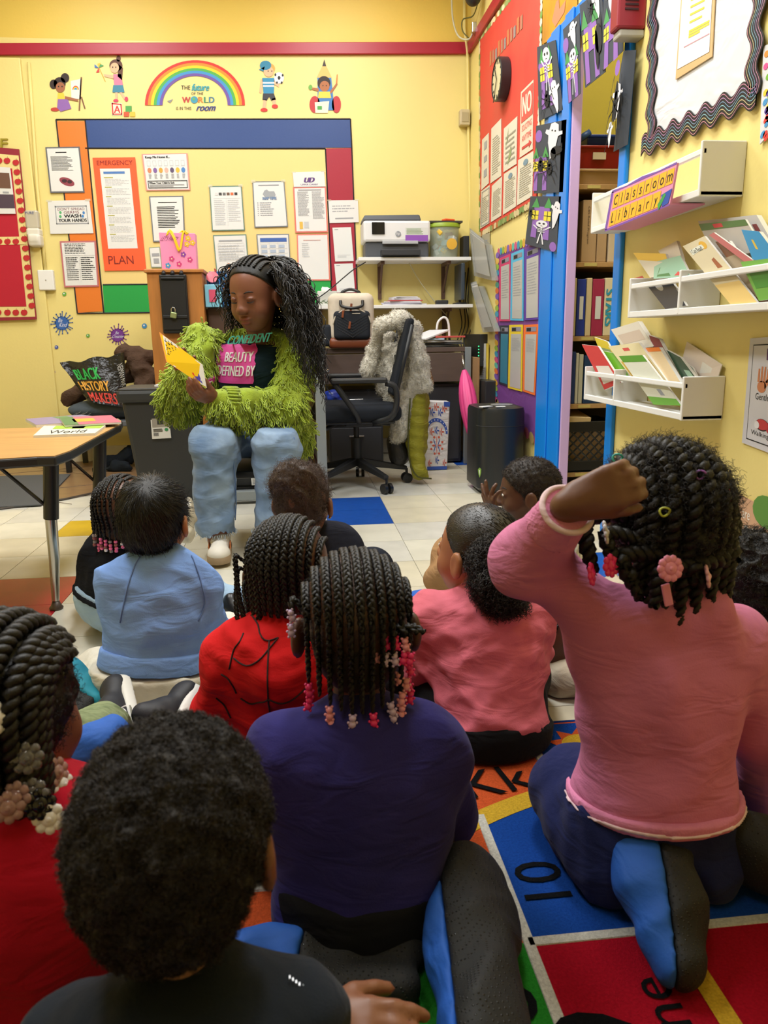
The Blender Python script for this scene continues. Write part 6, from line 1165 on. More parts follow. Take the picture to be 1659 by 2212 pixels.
def organiser():
    t = thing('desk_organiser','blue and clear desk organiser crammed with folders and pens','organiser',(-.42,5.0,0)); x0,x1,y0,y1 = -.515,-.33,4.85,5.12; za = onY(460,665,4.9)[2]; zb = onY(460,572,4.9)[2]; MB().box2((x0,y0,.7665),(x1,y1,za)).build('stand',M('dark_wood','#4A3327',.5),t,bev=.004)
    for k in range(3): MB().box2((x0+.004,y0+.08*k,za),(x1-.004,y0+.08*k+.006,za+.16+.03*k)).build('divider',M('blue_plastic','#2F6FB0',.3),t,bev=.002)
    rr = random.Random(3); cols = ['#D9D8D2','#C9C6BC','#B5382E','#DAD9D6','#2E7FA0','#E3E1DC','#E07A2E','#D0CEC8']
    for k,c in enumerate(cols): h_ = rr.uniform(.17,.27); MB().box((x0+.02+.02*k,y0+.05+.05*(k%3),za+h_/2),(.006,.10,h_),roty(rr.uniform(-.15,.15))).build('folder',K(c),t)
    MB().box2((x0-.005,y0-.06,za+.0),(x0+.09,y0-.012,za+.13)).build('pen_box',M('box_skyblue','#7FC0DA',.3),t,bev=.004); MB().box2((x0+.02,y0-.065,za+.03),(x0+.06,y0-.0605,za+.10)).build('pen_box_label',K('#C94A6A'),t)
    MB().lathe((x0+.04,y0+.0,za+.17),[(.0,0),(.034,.002),(.036,.012),(.0,.016)],20,R=rotx(1.1)).build('tape_roll',M('tape_pink','#C75A6A',.4),t,smooth=True,sharp=40); mb = MB(); mb.tube(curve([(x0+.10,y0-.03,za+.10),(x0+.15,y0-.03,za+.15),(x0+.11,y0-.03,za+.14)],8),.006,5); mb.build('ribbon',M('ribbon_orange','#E8772A',.5),t,smooth=True)
organiser()
def bench_corner():
    t = thing('bench','low bench against the back wall behind the table','bench',(-1.15,5.3,0)); MB().box2((-1.52,5.08,.30),(-.86,5.56,.335)).build('seat',M('bench_grey','#5A5F66',.6),t,bev=.006)
    for x in (-1.49,-.90):
        for y in (5.12,5.52): MB().box2((x-.015,y-.015,0),(x+.015,y+.015,.30)).build('leg',M('leg_black'),t)
    S = Sdf(.04); S.ell((-1.24,5.28,.40),(.27,.16,.075)); S.ell((-1.05,5.30,.41),(.12,.14,.07)); c = solid('floor_pillow',S,.010,fabric('slate_cotton','#545E69'),None,folds(141,6,10,30,.006),[((0,0,.336),(0,0,-1))],label='slate grey pillow with a leaf pattern under the black bag',cat='pillow')
    q = Quad(onY(150,880,5.125),onY(200,880,5.125),onY(200,905,5.125),onY(150,905,5.125)); 
    for k in range(5): drape(polys(c,q,[oval(.15+.16*k,.35+.1*(k%2),.02,.22,10,rot=-.7)],M('leaf_print','#B9BFC4'),0,'leaf_print'),c,(0,1,0),.002)
    # black plastic shopping bag leaning
    f = lambda px,py,Y: onY(px,py,Y); BKP = M('bag_black','#15161A',.25,bump=(25,.6,.02),spec=.6); tl,tr,br,bl = f(131,786,5.16),f(268,764,5.14),f(275,880,5.12),f(190,866,5.12)
    S = Sdf(.02); n = unit(np.cross(tr-tl,bl-tl)); n = n if n[1]>0 else -n; cc = (tl+tr+br+bl)/4; ex = unit(tr-tl); ez = unit((tl+tr)/2-(bl+br)/2); R = np.stack([ex,np.cross(ez,ex),ez],1)
    bag = thing('shopping_bag','glossy black shopping bag with green, gold and red lettering','bag',(cc[0],cc[1],.34)); m = MB(); nx,nz = 14,10; V = []
    rr = np.random.RandomState(3)
    for side in (0,1):
        for j in range(nz+1):
            for i in range(nx+1):
                u,v = i/nx,j/nz; p = bl*(1-u)*(1-v)+br*u*(1-v)+tr*u*v+tl*(1-u)*v; bulge = .09*math.sin(math.pi*min(1,u*1.02))*(1-v*.75)+.012*math.sin(u*9+v*5)+.006*rr.randn()*.6; p = p+V3(0,1,0)*(bulge*(1 if side else -.55))+(V3(0,0,.010*math.sin(u*14+side)) if j==nz else 0); V.append(p)
    k = (nx+1)*(nz+1); F = []
    for side in (0,1):
        for j in range(nz):
            for i in range(nx): a = side*k+j*(nx+1)+i; F.append((a,a+1,a+nx+2,a+nx+1))
    for i in range(nx): F.append((i,i+1,k+i+1,k+i))
    for j in range(nz): a = j*(nx+1); F.append((a,a+nx+1,k+a+nx+1,k+a)); a += nx; F.append((a,a+nx+1,k+a+nx+1,k+a))
    bd = mk('bag_body',V,F,BKP,bag,smooth=True); q = Quad(tl,tr,br,bl)
    for s_,b_,c_ in (('BLACK',(.12,.56,.56,.82),'#2FAF4F'),('HISTORY',(.08,.30,.68,.52),'#E0A33A'),('MAKERS',(.16,.04,.80,.26),'#D8433A')): drape(text(bag,q,s_,b_,K(c_),-.0,bold=.006),bd,(0,1,0),.004)
    q2 = Quad(f(246,796,5.1),f(260,770,5.1),f(282,812,5.1),f(262,830,5.1)); drape(text(bag,Quad(f(262,784,5.1),f(272,832,5.1),f(262,836,5.1),f(250,790,5.1)),'NEIMAN MAR',(0,0,1,1),K('#C9C9C9'),0),bd,(0,1,0),.004)
    S = Sdf(.04); S.cap(J(268,762,5.3),J(322,768,5.3),.06,.05); S.cap(J(300,790,5.28),J(325,815,5.24),.07,.06); S.cap(J(150,860,5.36),J(185,840,5.36),.06,.06); S.cap(J(185,835,5.4),J(300,800,5.4),.05,.07); S.cap(J(310,830,5.25),(-.98,5.3,.40),.07,.07); solid('brown_coat',S,.010,fabric('brown_fur','#5A463A',bump=(90,.8,.006)),None,folds(142,7,20,50,.01),label='brown furry coat heaped behind the black bag',cat='coat')
    S = Sdf(.03); S.cap(J(222,1002,5.2),J(275,985,5.25),.04,.06); S.cap(J(210,1015,5.1),J(270,1008,5.1),.025,.04); solid('dark_clothes',S,.008,fabric('dark_blue_cloth','#1B2026'),None,folds(143,8,20,60,.012),[((0,0,.006),(0,0,-1))],label='crumpled dark jacket on the floor by the waste bin',cat='jacket')
    p = [onZ(*c_,.006) for c_ in ((0,1030),(152,1026),(90,1092),(-10,1102))]; p[0][0] -= .35; p[3][0] -= .4; MB().prism([(x[0],x[1],.0055) for x in p],(0,0,.008)).build('floor_mat',M('mat_grey','#4E5052',.95,bump=(300,.8,.003)),label='dark grey floor mat on the wood-look vinyl',cat='mat',bev=.002)
bench_corner()
def desk():
    t = thing('corner_desk','L-shaped desk with grey metal end frame and walnut drawer fronts','desk',(.5,4.9,0)); z = .765
    MB().box2((-.45,3.98,z-.03),(.14,5.57,z)).build('desk_top',WALN,t,bev=.003); MB().box2((.14,5.0,z-.03),(1.13,5.57,z)).build('desk_top',WALN,t,bev=.003)
    for x in (-.43,.115): MB().box2((x-.025,3.955,0),(x+.025,4.005,z-.01)).build('end_frame_post',GREYM,t,bev=.004)
    MB().box2((-.43,3.955,z-.05),(.14,4.005,z-.001)).build('end_frame_rail',GREYM,t,bev=.004); MB().box2((-.43,3.955,.02),(.14,4.005,.07)).build('end_frame_rail',GREYM,t,bev=.004); MB().box2((1.09,4.99,0),(1.13,5.03,z)).build('end_frame_post',GREYM,t,bev=.003)
    mb = MB(); mb.cyl((.14,3.975,z-.09),(.165,3.975,z-.09),.006,.009,10); mb.build('thumbscrew',CHROME,t,smooth=True)
    for a,b in ((.16,.46),(.465,.77),(.775,1.085)): MB().box2((a,4.99,z-.22),(b,5.01,z-.035)).build('drawer_front',WALN,t,bev=.003)
    for y0,y1 in ((4.05,4.5),(4.51,4.98)): MB().box2((.12,y0,z-.20),(.137,y1,z-.035)).build('drawer_front',WALN,t,bev=.003)
    c = thing('filing_cabinet','charcoal metal filing cabinet under the right end of the desk','cabinet',(.92,5.25,0)); DK = M('charcoal_metal','#3A3B40',.45,.3); MB().box2((.74,5.05,.01),(1.08,5.5,.53)).build('body',DK,c,bev=.004)
    MB().box2((.755,5.035,.03),(1.065,5.05,.51)).build('door',DK,c,bev=.003)
    c2 = thing('drawer_unit','small charcoal drawer unit under the desk by the chair','drawer unit',(.36,5.3,0)); MB().box2((.20,5.10,.01),(.56,5.5,.50)).build('body',DK,c2,bev=.004)
    for k in range(2): d = MB().box2((.21,5.085,.03+.24*k),(.55,5.10,.25+.24*k)).build('drawer',DK,c2,bev=.003); MB().box2((.33,5.07,.19+.24*k),(.43,5.085,.20+.24*k)).build('handle',CHROME,d,bev=.002)
    # black tote under the return, with a sheet label
    b = thing('storage_tote','black storage tote with paper label behind the woman\'s legs','storage box',(-.2,4.1,0)); x0,x1 = -.40,.06; mb = MB(); mb.hexa([(x0+.02,4.05,.075),(x1-.02,4.05,.075),(x1-.02,4.4,.075),(x0+.02,4.4,.075)],[(x0,4.03,.33),(x1,4.03,.33),(x1,4.42,.33),(x0,4.42,.33)]); mb.build('body',M('bin_charcoal'),b,bev=.01); MB().box2((x0-.01,4.02,.33),(x1+.01,4.43,.35)).build('lid',M('bin_charcoal'),b,bev=.006); MB().box2((x0+.05,4.05,.0),(x1-.05,4.4,.075)).build('plinth',BLACKP,b)
    q = Quad(onY(540,1010,4.032),onY(600,1005,4.032),onY(600,1046,4.035),onY(544,1048,4.035)); rects(b,q,[(0,0,.75,.45)],PAPER,.004,'label'); rects(b,q,[(0,.5,.75,.6),(0,.7,.6,.8)],K('#B9A93A'),.004,'label_print'); rects(b,q,lines(.05,.05,.7,.4,4,3),INKG,.005,'label_print')
desk()
def office_chair():
    hx,hy = .325,4.36; t = thing('office_chair','black mesh office chair on castors turned to the left','chair',(hx,hy,0)); BKC = M('chair_black','#1D1E20',.5,bump=(200,.2,.001)); FAB = fabric('chair_fabric','#22252B',crease=None)
    S = Sdf(.03); S.box((hx+.0,hy,.435),(.235,.235,.045),.035); S.ell((hx-.16,hy,.425),(.09,.22,.045),k=.04); solid('seat',S,.008,FAB,t); MB().box((hx,hy,.385),(.40,.40,.02)).build('seat_pan',BKC,t,bev=.008)
    mb = MB(); mb.cyl((hx,hy,.14),(hx,hy,.28),.032,n=16); mb.cyl((hx,hy,.27),(hx,hy,.38),.016,n=14); mb.build('gas_lift',BKC,t,smooth=True,sharp=40); MB().box((hx+.01,hy,.365),(.16,.12,.04)).build('tilt_mechanism',BKC,t,bev=.01); mb = MB(); mb.tube([(hx-.12,hy-.10,.37),(hx-.2,hy-.16,.34)],.012,8); mb.build('lever',BKC,t,smooth=True)
    for k in range(5):
        a = math.radians(-62+72*k); c_,s_ = math.cos(a),math.sin(a); L = .30; mb = MB(); mb.hexa([(hx+.02*s_,hy-.02*c_,.12),(hx-.02*s_,hy+.02*c_,.12),(hx+L*c_-.014*s_,hy+L*s_+.014*c_,.075),(hx+L*c_+.014*s_,hy+L*s_-.014*c_,.075)],[(hx+.022*s_,hy-.022*c_,.17),(hx-.022*s_,hy+.022*c_,.17),(hx+L*c_-.016*s_,hy+L*s_+.016*c_,.10),(hx+L*c_+.016*s_,hy+L*s_-.016*c_,.10)]); lg = mb.build('base_leg',BKC,t,bev=.006)
        ex,ey = hx+L*c_,hy+L*s_; 
        mb = MB(); mb.cyl((ex,ey,.05),(ex,ey,.085),.008,n=8)
        for e in (-1,1): mb.cyl((ex-s_*.008*e,ey+c_*.008*e,.029),(ex-s_*.026*e,ey+c_*.026*e,.029),.029,n=16)
        mb.build('castor',M('castor_black','#141416',.3),lg,smooth=True,sharp=40)
    # back, leaning to the right
    b0,b1 = V3(hx+.18,hy,.46),V3(hx+.285,hy,.90); d = unit(b1-b0); R = np.stack([np.cross(V3(0,1,0),d),V3(0,1,0),d],1); mb = MB(); mb.box((b0+b1)/2+d*.05,(.035,.42,.42),R); bk = mb.build('backrest',FAB,t,bev=.015); mb = MB()
    for e in (-1,1): MB().tube([b0+V3(.02,e*.20,.05),b1+V3(.01,e*.205,0)],.012,8).build('back_frame',BKC,bk,smooth=True)
    mb = MB(); mb.tube(curve([(hx+.10,hy,.37),(hx+.24,hy,.37),(hx+.285,hy,.45),(hx+.27,hy,.62)],12),.022,8); mb.build('back_bar',BKC,bk,smooth=True)
    for e in (-1,1):
        y = hy+e*.27; mb = MB(); mb.box((hx+.0,y,.615),(.30,.055,.028)); ar = mb.build('arm_pad',BKC,t,bev=.01); mb = MB(); mb.tube(curve([(hx+.14,y,.60),(hx+.19,y,.58),(hx+.20,y,.50),(hx+.17,y,.42),(hx+.08,y-e*.06,.385)],14),.016,8); mb.tube(curve([(hx-.13,y,.605),(hx-.10,y,.56),(hx-.02,y,.44),(hx+.0,y-e*.04,.39)],10),.015,8); mb.build('arm_bracket',BKC,ar,smooth=True)
    # coat over the back
    cw = thing('sherpa_coat','cream sherpa-lined olive puffer coat hung over the office chair back','coat',(hx+.36,hy-.05,0)); SH = M('sherpa','#CFC9BB',.95,bump=(110,1.0,.008),var=(40,.15)); OLV_ = fabric('olive_puffer','#8F8A2E',.5,crease=(20,.7,.015))
    Yc = hy-.05; f = lambda px,py,o=0: onY(px,py,Yc+o)
    S = Sdf(.03); S.cap(f(825,702,-.02),f(868,690,.0),.045,.05); S.cap(f(868,690),f(893,712,.05),.05,.05); S.cap(f(818,712),f(806,760,.06),.035,.035); S.cap(f(806,760,.06),f(795,800,.06),.035,.05); S.cap(f(890,715),f(905,780),.045,.055); S.cap(f(905,780),f(922,836),.055,.040); S.cap(f(865,770,.06),f(862,850,.04),.05,.05); S.cap(f(862,850,.04),f(858,945,.03),.055,.045); S.cap(f(845,760,.1),f(845,860,.1),.05,.05); S.cap(f(836,728,.14),f(812,800,.14),.045,.06); S.cap(f(820,790,.14),f(830,840,.14),.055,.05); S.cap(f(880,735,.04),f(892,830,.04),.055,.065); S.cap(f(866,760,.08),f(880,850,.06),.05,.055); S.cap(f(885,830,.04),f(865,930,.03),.045,.045)
    sh = solid('sherpa_lining',S,.008,SH,cw,folds(151,8,25,70,.006)); curls(sh,6000,.010,.004,1.5,.0010,M('sherpa_tuft','#D8D3C6',.95),sh,31,m=6,spread=.7,name='sherpa_tufts',sides=3)
    S = Sdf(.02); S.cap(f(903,850,.05),f(897,960,.05),.05,.055); S.cap(f(897,960,.05),f(905,1020,.02),.05,.045); S.cap(f(905,1018,.02),f(925,1030,.0),.04,.012); S.cap(f(912,860,.09),f(905,970,.09),.045,.05); solid('puffer_shell',S,.008,OLV_,cw,lambda P_: .007*np.abs(np.sin(P_[...,2]*48+P_[...,0]*12))-.003,[((0,0,.006),(0,0,-1))]); mb = MB(); mb.tube(curve([f(886,860,-.01),f(882,930,-.02),f(884,990,-.03),f(900,1028,-.04),f(932,1034,-.03)],14),.005,6); mb.build('zip',M('zip_dark','#4A4A1E',.5,.3),cw,smooth=True); q = Quad(f(848,768,-.005),f(864,762,-.005),f(866,790,-.005),f(850,796,-.005)); rects(cw,q,[(.2,.4,.9,1)],K('#3A3A34'),0,'label_patch'); S = Sdf(.02); S.cap(f(855,955,.1),f(862,985,.1),.055,.06); solid('dark_lining',S,.009,M('lining_black','#1C1A18',.5,bump=(40,.5,.01)),cw)
    S = Sdf(.02); S.cap(J(918,800,4.6),J(928,828,4.58),.035,.028); solid('fur_trim',S,.008,M('fur_brown','#7A5228',.9,bump=(150,1,.01)),cw)
office_chair()
def backpack():
    f = lambda px,py,o=0: onY(px,py,4.98+o); t = thing('backpack','cream and black quilted backpack with brown base on the desk','backpack',onY(765,752,5.02)*V3(1,1,0)+V3(0,0,.766)); CRM = fabric('cream_canvas','#CFC3B2',crease=None); BKQ = fabric('black_quilt','#2A2D33',crease=None); LEA = M('leather_brown','#7A3E22',.4,bump=(150,.3,.001)); zb = .767
    a,b = f(712,752),f(808,632); cx = (a[0]+b[0])/2; wd = b[0]-a[0]; zt = b[2]; h_ = zt-zb
    S = Sdf(.02); S.box((cx,5.04,zb+h_*.56),(wd/2,.075,h_*.44),.045); solid('main_body',S,.007,CRM,t,None,[((0,0,zb+h_*.15),(0,0,-1))]); S = Sdf(.02); S.box((cx,5.04,zb+h_*.10),(wd/2+.006,.082,h_*.11),.03); solid('leather_base',S,.007,LEA,t,None,[((0,0,zb+.001),(0,0,-1))])
    S = Sdf(.02); S.box((cx,4.965,zb+h_*.42),(wd*.40,.03,h_*.26),.028); pk = solid('front_pocket',S,.006,BKQ,t)
    for e in (-1,1):
        for k in range(6): mb = MB(); z0 = zb+h_*(.26+.05*k); mb.tube([(cx,4.934,z0-.02),(cx+e*wd*.33,4.936,z0+.035)],.0022,5); mb.build('quilt_stitch',M('stitch_dark','#17191D',.6),pk)
    mb = MB(); n = 20; mb.tube([(cx+wd*.42*math.cos(q)*(1 if abs(math.cos(q))<.9 else .98),4.945,zb+h_*.42+h_*.30*math.sin(q)) for q in np.linspace(0.05,math.pi-.05,n)],.005,6); mb.build('zip_piping',M('zip_cream','#B9AE9C',.5),t,smooth=True)
    for u,v in ((-.20,.62),(-.02,.74),(-.06,.42)): MB().box((cx+u*wd,4.928,zb+h_*v),(.014,.006,.045),roty(.15)).build('zip_pull',LEA,t,bev=.002)
    for k,(z0,w_,y) in enumerate(((.86,.24,4.955),(.96,.20,5.04))):
        mb = MB(); mb.tube(curve([(cx-wd*w_,y,zb+h_*z0),(cx-wd*w_*.9,y-.012,zb+h_*(z0+.06-.16*(k==0))),(cx,y-.03+.03*k,zb+h_*(z0-.14+.25*k)),(cx+wd*w_*.9,y-.012,zb+h_*(z0+.06-.16*(k==0))),(cx+wd*w_,y,zb+h_*z0)],18),.0095,8); mb.build('handle',M('strap_black','#1A1A1C',.4),t,smooth=True)
    S = Sdf(.02); S.box((cx-wd*.55,5.03,zb+h_*.24),(.03,.06,h_*.20),.02); solid('side_pocket',S,.007,BKQ,t)
    q = Quad((cx+.0,4.9335,zb+h_*.64),(cx+.05,4.9335,zb+h_*.64),(cx+.05,4.9335,zb+h_*.615),(cx,4.9335,zb+h_*.615)); rects(t,q,[(0,.2,1,.8)],K('#C9C0B0'),.002,'brand_patch')
backpack()
def wall_shelves():
    for lab,(xa,ya),(xb,yb),nm in (('upper white wall shelf holding the printer',(775,566),(1018,559),'wall_shelf'),('lower white wall shelf with papers and tissues',(648,672),(1022,660),'wall_shelf')):
        a,b = onY(xa,ya,5.33),onY(xb,yb,5.33); z = (a[2]+b[2])/2; t = thing(nm,lab,'shelf',((a[0]+b[0])/2,5.46,z),'white wall shelves'); x1 = min(b[0],1.215); MB().box2((a[0],5.33,z),(x1,YW-.001,z+.022)).build('board',WHITE,t,bev=.002)
        for px in ((826,968) if z > 1.2 else (690,970)):
            x = onY(px,600,5.4)[0]; mb = MB(); mb.box2((x-.012,5.57,z-.24),(x+.012,5.598,z)); mb.box2((x-.012,5.36,z-.022),(x+.012,5.57,z)); mb.tube([(x,5.58,z-.20),(x,5.40,z-.015)],.008,6); mb.build('bracket',M('bracket_brown','#5A3F30',.5),t)
    z1 = (onY(775,566,5.33)[2]+onY(1018,559,5.33)[2])/2+.0225; z2 = (onY(648,672,5.33)[2]+onY(1022,660,5.33)[2])/2+.0225
    # printer
    f = lambda px,py: onY(px,py,5.34); x0,x1 = f(785,500)[0],f(930,500)[0]; zt = f(860,476)[2]; t = thing('printer','white and grey all-in-one printer on the upper shelf','printer',((x0+x1)/2,5.45,z1)); DG = M('printer_grey','#4A4E55',.45)
    zm = z1+(zt-z1)*.42; MB().box2((x0+.012,5.36,z1+.001),(x1-.008,5.58,zm)).build('lower_body',DG,t,bev=.012); MB().box2((x0,5.34,zm),(x1,5.585,zt)).build('upper_body',M('printer_white','#DCDDDE',.4),t,bev=.015)
    mb = MB(); mb.hexa([(x0+.0,5.35,zt),(x1-.06,5.35,zt),(x1-.06,5.58,zt),(x0,5.58,zt)],[(x0+.01,5.36,zt+.035),(x1-.07,5.36,zt+.04),(x1-.07,5.58,zt+.04),(x0+.01,5.58,zt+.035)]); mb.build('scanner_lid',DG,t,bev=.008); q = [f(803,482)[0],f(831,506)[0]]; MB().box2((q[0],5.332,f(800,506)[2]),(q[1],5.34,f(800,480)[2])).build('touch_screen',M('screen_black','#15161A',.15),t,bev=.003)
    MB().box2((f(822,530)[0],5.30,z1+.008),(f(906,530)[0],5.37,z1+.045)).build('paper_tray',M('tray_dark','#2A2C31',.5),t,bev=.004); MB().box2((f(826,530)[0],5.33,zm-.015),(f(903,530)[0],5.345,zm+.006)).build('output_slot',M('slot_grey','#A9ACB0',.5),t,bev=.003)
    Q = Quad((f(872,0)[0],5.338,f(0,491)[2]),(f(924,0)[0],5.338,f(0,491)[2]),(f(924,0)[0],5.338,f(0,522)[2]),(f(872,0)[0],5.338,f(0,522)[2])); rects(t,Q,[(0,0,1,.45)],K('#8A4FB0'),.001,'sticker'); rects(t,Q,[(0,.45,1,1)],K('#D0D2CE'),.001,'sticker'); rects(t,Q,lines(.05,.5,.8,.95,5,3,.4),K('#7A9A6A'),.002,'sticker_print')
    Q = Quad((f(849,0)[0],5.338,f(0,499)[2]),(f(862,0)[0],5.338,f(0,499)[2]),(f(862,0)[0],5.338,f(0,512)[2]),(f(849,0)[0],5.338,f(0,512)[2])); polys(t,Q,[oval(.5,.5,.5,.5,20)],K('#8A8F96'),.001,'logo'); text(t,Q,'hp',(.18,.2,.82,.85),K('#E4E4E4'),.002,slant=.15)
    # toy tub
    c = f(966,520); r_ = (f(1001,520)[0]-f(932,520)[0])/2; t = thing('toy_tub','clear tub of plastic toys with lime lid on the upper shelf','tub',(c[0],5.46,z1)); zt = f(966,484)[2]; MB().lathe((c[0],5.46,z1+.001),[(r_*.82,0),(r_*.86,.004),(r_*.97,zt-z1-.003),(r_*.95,zt-z1-.004),(r_*.83,.006),(0.01,.006)],24,sy=.8).build('tub',M('tub_clear','#C9D2C0',.1,alpha=.30),t,smooth=True,sharp=50); MB().lathe((c[0],5.46,zt-.012),[(r_*.99,0),(r_*1.03,.004),(r_*1.03,.022),(r_*.98,.028)],24,sy=.8).build('lid',M('lid_lime','#8FA82E',.4),t,smooth=True,sharp=40)
    rr = random.Random(8); 
    for k in range(16): MB().box((c[0]+rr.uniform(-.6,.6)*r_,5.46+rr.uniform(-.5,.4)*r_,z1+.03+.012*k*.8),(.05,.04,.03),rotz(rr.random()*3)@rotx(rr.random()*3)).build('toy',K(rr.choice(['#C8D2DC','#3A7FC0','#D8506A','#E0B83A','#8ABFD0','#D9DDE0','#B9A23A'])),t,bev=.006)
    MB().lathe((c[0]+.035,5.46-.8*r_-.012,z1+.085),[(0,0),(.036,.001),(.036,.005),(0,.006)],20,R=rotx(math.pi/2)).build('round_label',M('label_amber','#D8A83A',.4),t); o = MB().box2((c[0]-r_*1.0,5.40,zt+.018),(c[0]+r_*1.08,5.56,zt+.03)).build('folder_stack',M('folder_dark','#3A352E',.5),label='thin dark folders lying on the toy tub lid',cat='folder'); MB().box((c[0]+.03,5.46,zt+.040),(.08,.05,.016),rotz(.4)).build('orange_toy',M('toy_orange','#E8552A',.4),label='small orange plastic toy on top of the folders',cat='toy',bev=.006)
    # router, dark panel, papers, tissue box
    c = f(1012,535); MB().box2((1.165,5.42,z1+.001),(1.205,5.55,z1+.145)).build('router',BLACKP,label='small black router upright at the end of the upper shelf',cat='router',bev=.004)
    c = f(1000,615); t = thing('flat_monitor','thin black monitor seen edge-on on the lower shelf','monitor',(1.14,5.45,z2)); MB().box2((1.135,5.34,z2+.03),(1.16,5.58,z2+.27)).build('screen',M('monitor_slate','#3A4450',.3),t,bev=.006); MB().box2((1.11,5.40,z2+.001),(1.19,5.52,z2+.014)).build('foot',BLACKP,t,bev=.004); MB().box2((1.14,5.44,z2+.01),(1.155,5.48,z2+.05)).build('neck',BLACKP,t)
    for k in range(7): 
        rr = random.Random(k+30); MB().box((f(872,0)[0]+rr.uniform(-.015,.015),5.44,z2+.004+.008*k),(.30-.025*k,.18,.0065),rotz(rr.uniform(-.2,.2))).build('paper_stack',K(['#C9C7D2','#B9B6C6','#D8D6DA','#C04A4A','#D0CEDA','#DCDADF','#D5D3DC'][k]),label=['bottom grey paper bundle of the stack on the lower shelf','second paper bundle in the lower shelf stack','third paper bundle in the lower shelf stack','red folder sticking out of the lower shelf stack','fifth paper bundle in the lower shelf stack','sixth white paper bundle in the lower shelf stack','topmost white paper in the lower shelf stack'][k],cat='paper',group='paper stack on the lower shelf')
    c = f(706,648); t = thing('tissue_box','white tissue box with leaf pattern on the lower shelf','tissue box',(c[0],5.42,z2)); MB().box2((c[0]-.06,5.36,z2+.001),(c[0]+.07,5.48,z2+.095)).build('carton',M('carton_white','#D5D8D2',.5),t,bev=.003); Q = Quad((c[0]-.06,5.359,z2+.05),(c[0]+.07,5.359,z2+.05),(c[0]+.07,5.359,z2+.005),(c[0]-.06,5.359,z2+.005)); polys(t,Q,[oval(.12+.13*k,.4+.1*(k%2),.03,.35,8,rot=.5*(-1)**k) for k in range(7)],K('#5F7A58'),.001,'leaf_print'); S = Sdf(.01); S.ell((c[0],5.42,z2+.105),(.035,.02,.022)); solid('tissue',S,.006,M('tissue_white','#E6E6E4',.9),t,folds(155,6,60,120,.006))
    MB().box2((f(946,0)[0],5.38,z2+.001),(f(975,0)[0],5.44,z2+.03)).build('label_maker',BLACKP,label='small black gadget on the lower shelf near the monitor',cat='gadget',bev=.008)
    mb = MB(); mb.tube(curve([f(652,664),f(700,635),f(760,585),f(790,566)],12),.004,5); mb.build('black_cable',INK,label='black cable rising diagonally across the green bar',cat='cable',smooth=True); mb = MB(); mb.tube(curve([onY(878,556,5.5),onY(905,605,5.52),onY(950,665,5.5),onY(975,690,5.45)],14),.003,5); mb.build('white_cable',M('cable_white','#C9C4A8',.5),label='thin white cable drooping from the printer shelf',cat='cable',smooth=True)
    rr = random.Random(11); lab = ['black cord hanging at the corner below the monitor','second black cord tangled at the corner','third black cord looping behind the desk','fourth black cord dropping to the network box']
    for k in range(4): x = 990+7*k; mb = MB(); mb.tube(curve([onY(x+8,598-10*k,5.585),onY(x+2+rr.uniform(-4,4),650,5.585),onY(x+8,700+rr.uniform(-5,5),5.55),onY(x-2,740,5.4),onY(x+14,770,5.36)],18),.004,5); mb.build('power_cable',INK,label=lab[k],cat='cable',group='cords in the back corner',smooth=True)
    # desk-top papers
    zd = .7665; labs = ['bottom grey folder on the right of the desk','dark book in the desk pile','white booklet in the desk pile','pale blue folder in the desk pile','red and white booklet on the desk pile','white sheet leaning on the desk pile']
    for k,(px,w_,c_,rz) in enumerate(((930,.34,'#8A8F96',.1),(955,.26,'#3A3C42',-.1),(950,.24,'#D9DADB',.15),(925,.22,'#9FB3C2',-.25),(962,.20,'#C9504A',.1),(922,.20,'#DDDDE0',.5))):
        x = onY(px,740,5.15)[0]; th = .014; o = MB().box((x,5.16-.01*k,zd+th*(k+.55)),(w_,.2,th*.8),rotz(rz)@(roty(-.28) if k==5 else np.eye(3))).build('desk_paper',K(c_),label=labs[k],cat='paper',group='papers on the desk',bev=.002)
    MB().box((.02,4.9,zd+.03),(.22,.16,.06),rotz(.1)).build('paper_tray_yellow',M('tray_yellow','#C9B23A',.4),label='yellow paper tray behind the woman on the desk',cat='tray',bev=.004); MB().box((.05,4.88,zd+.064),(.25,.2,.004),rotz(.1)).build('printed_sheet',PAPER,label='white printed sheet on the yellow tray',cat='paper')
    mb = MB(); mb.tube(curve([(1.03,5.2,zd),(1.02,5.2,zd+.15),(.99,5.2,zd+.19),(.95,5.2,zd+.16),(.94,5.2,zd+.10)],14),.008,8); mb.build('lamp_neck',WHITE,label='white gooseneck arm standing on the desk end',cat='lamp',smooth=True)
wall_shelves()
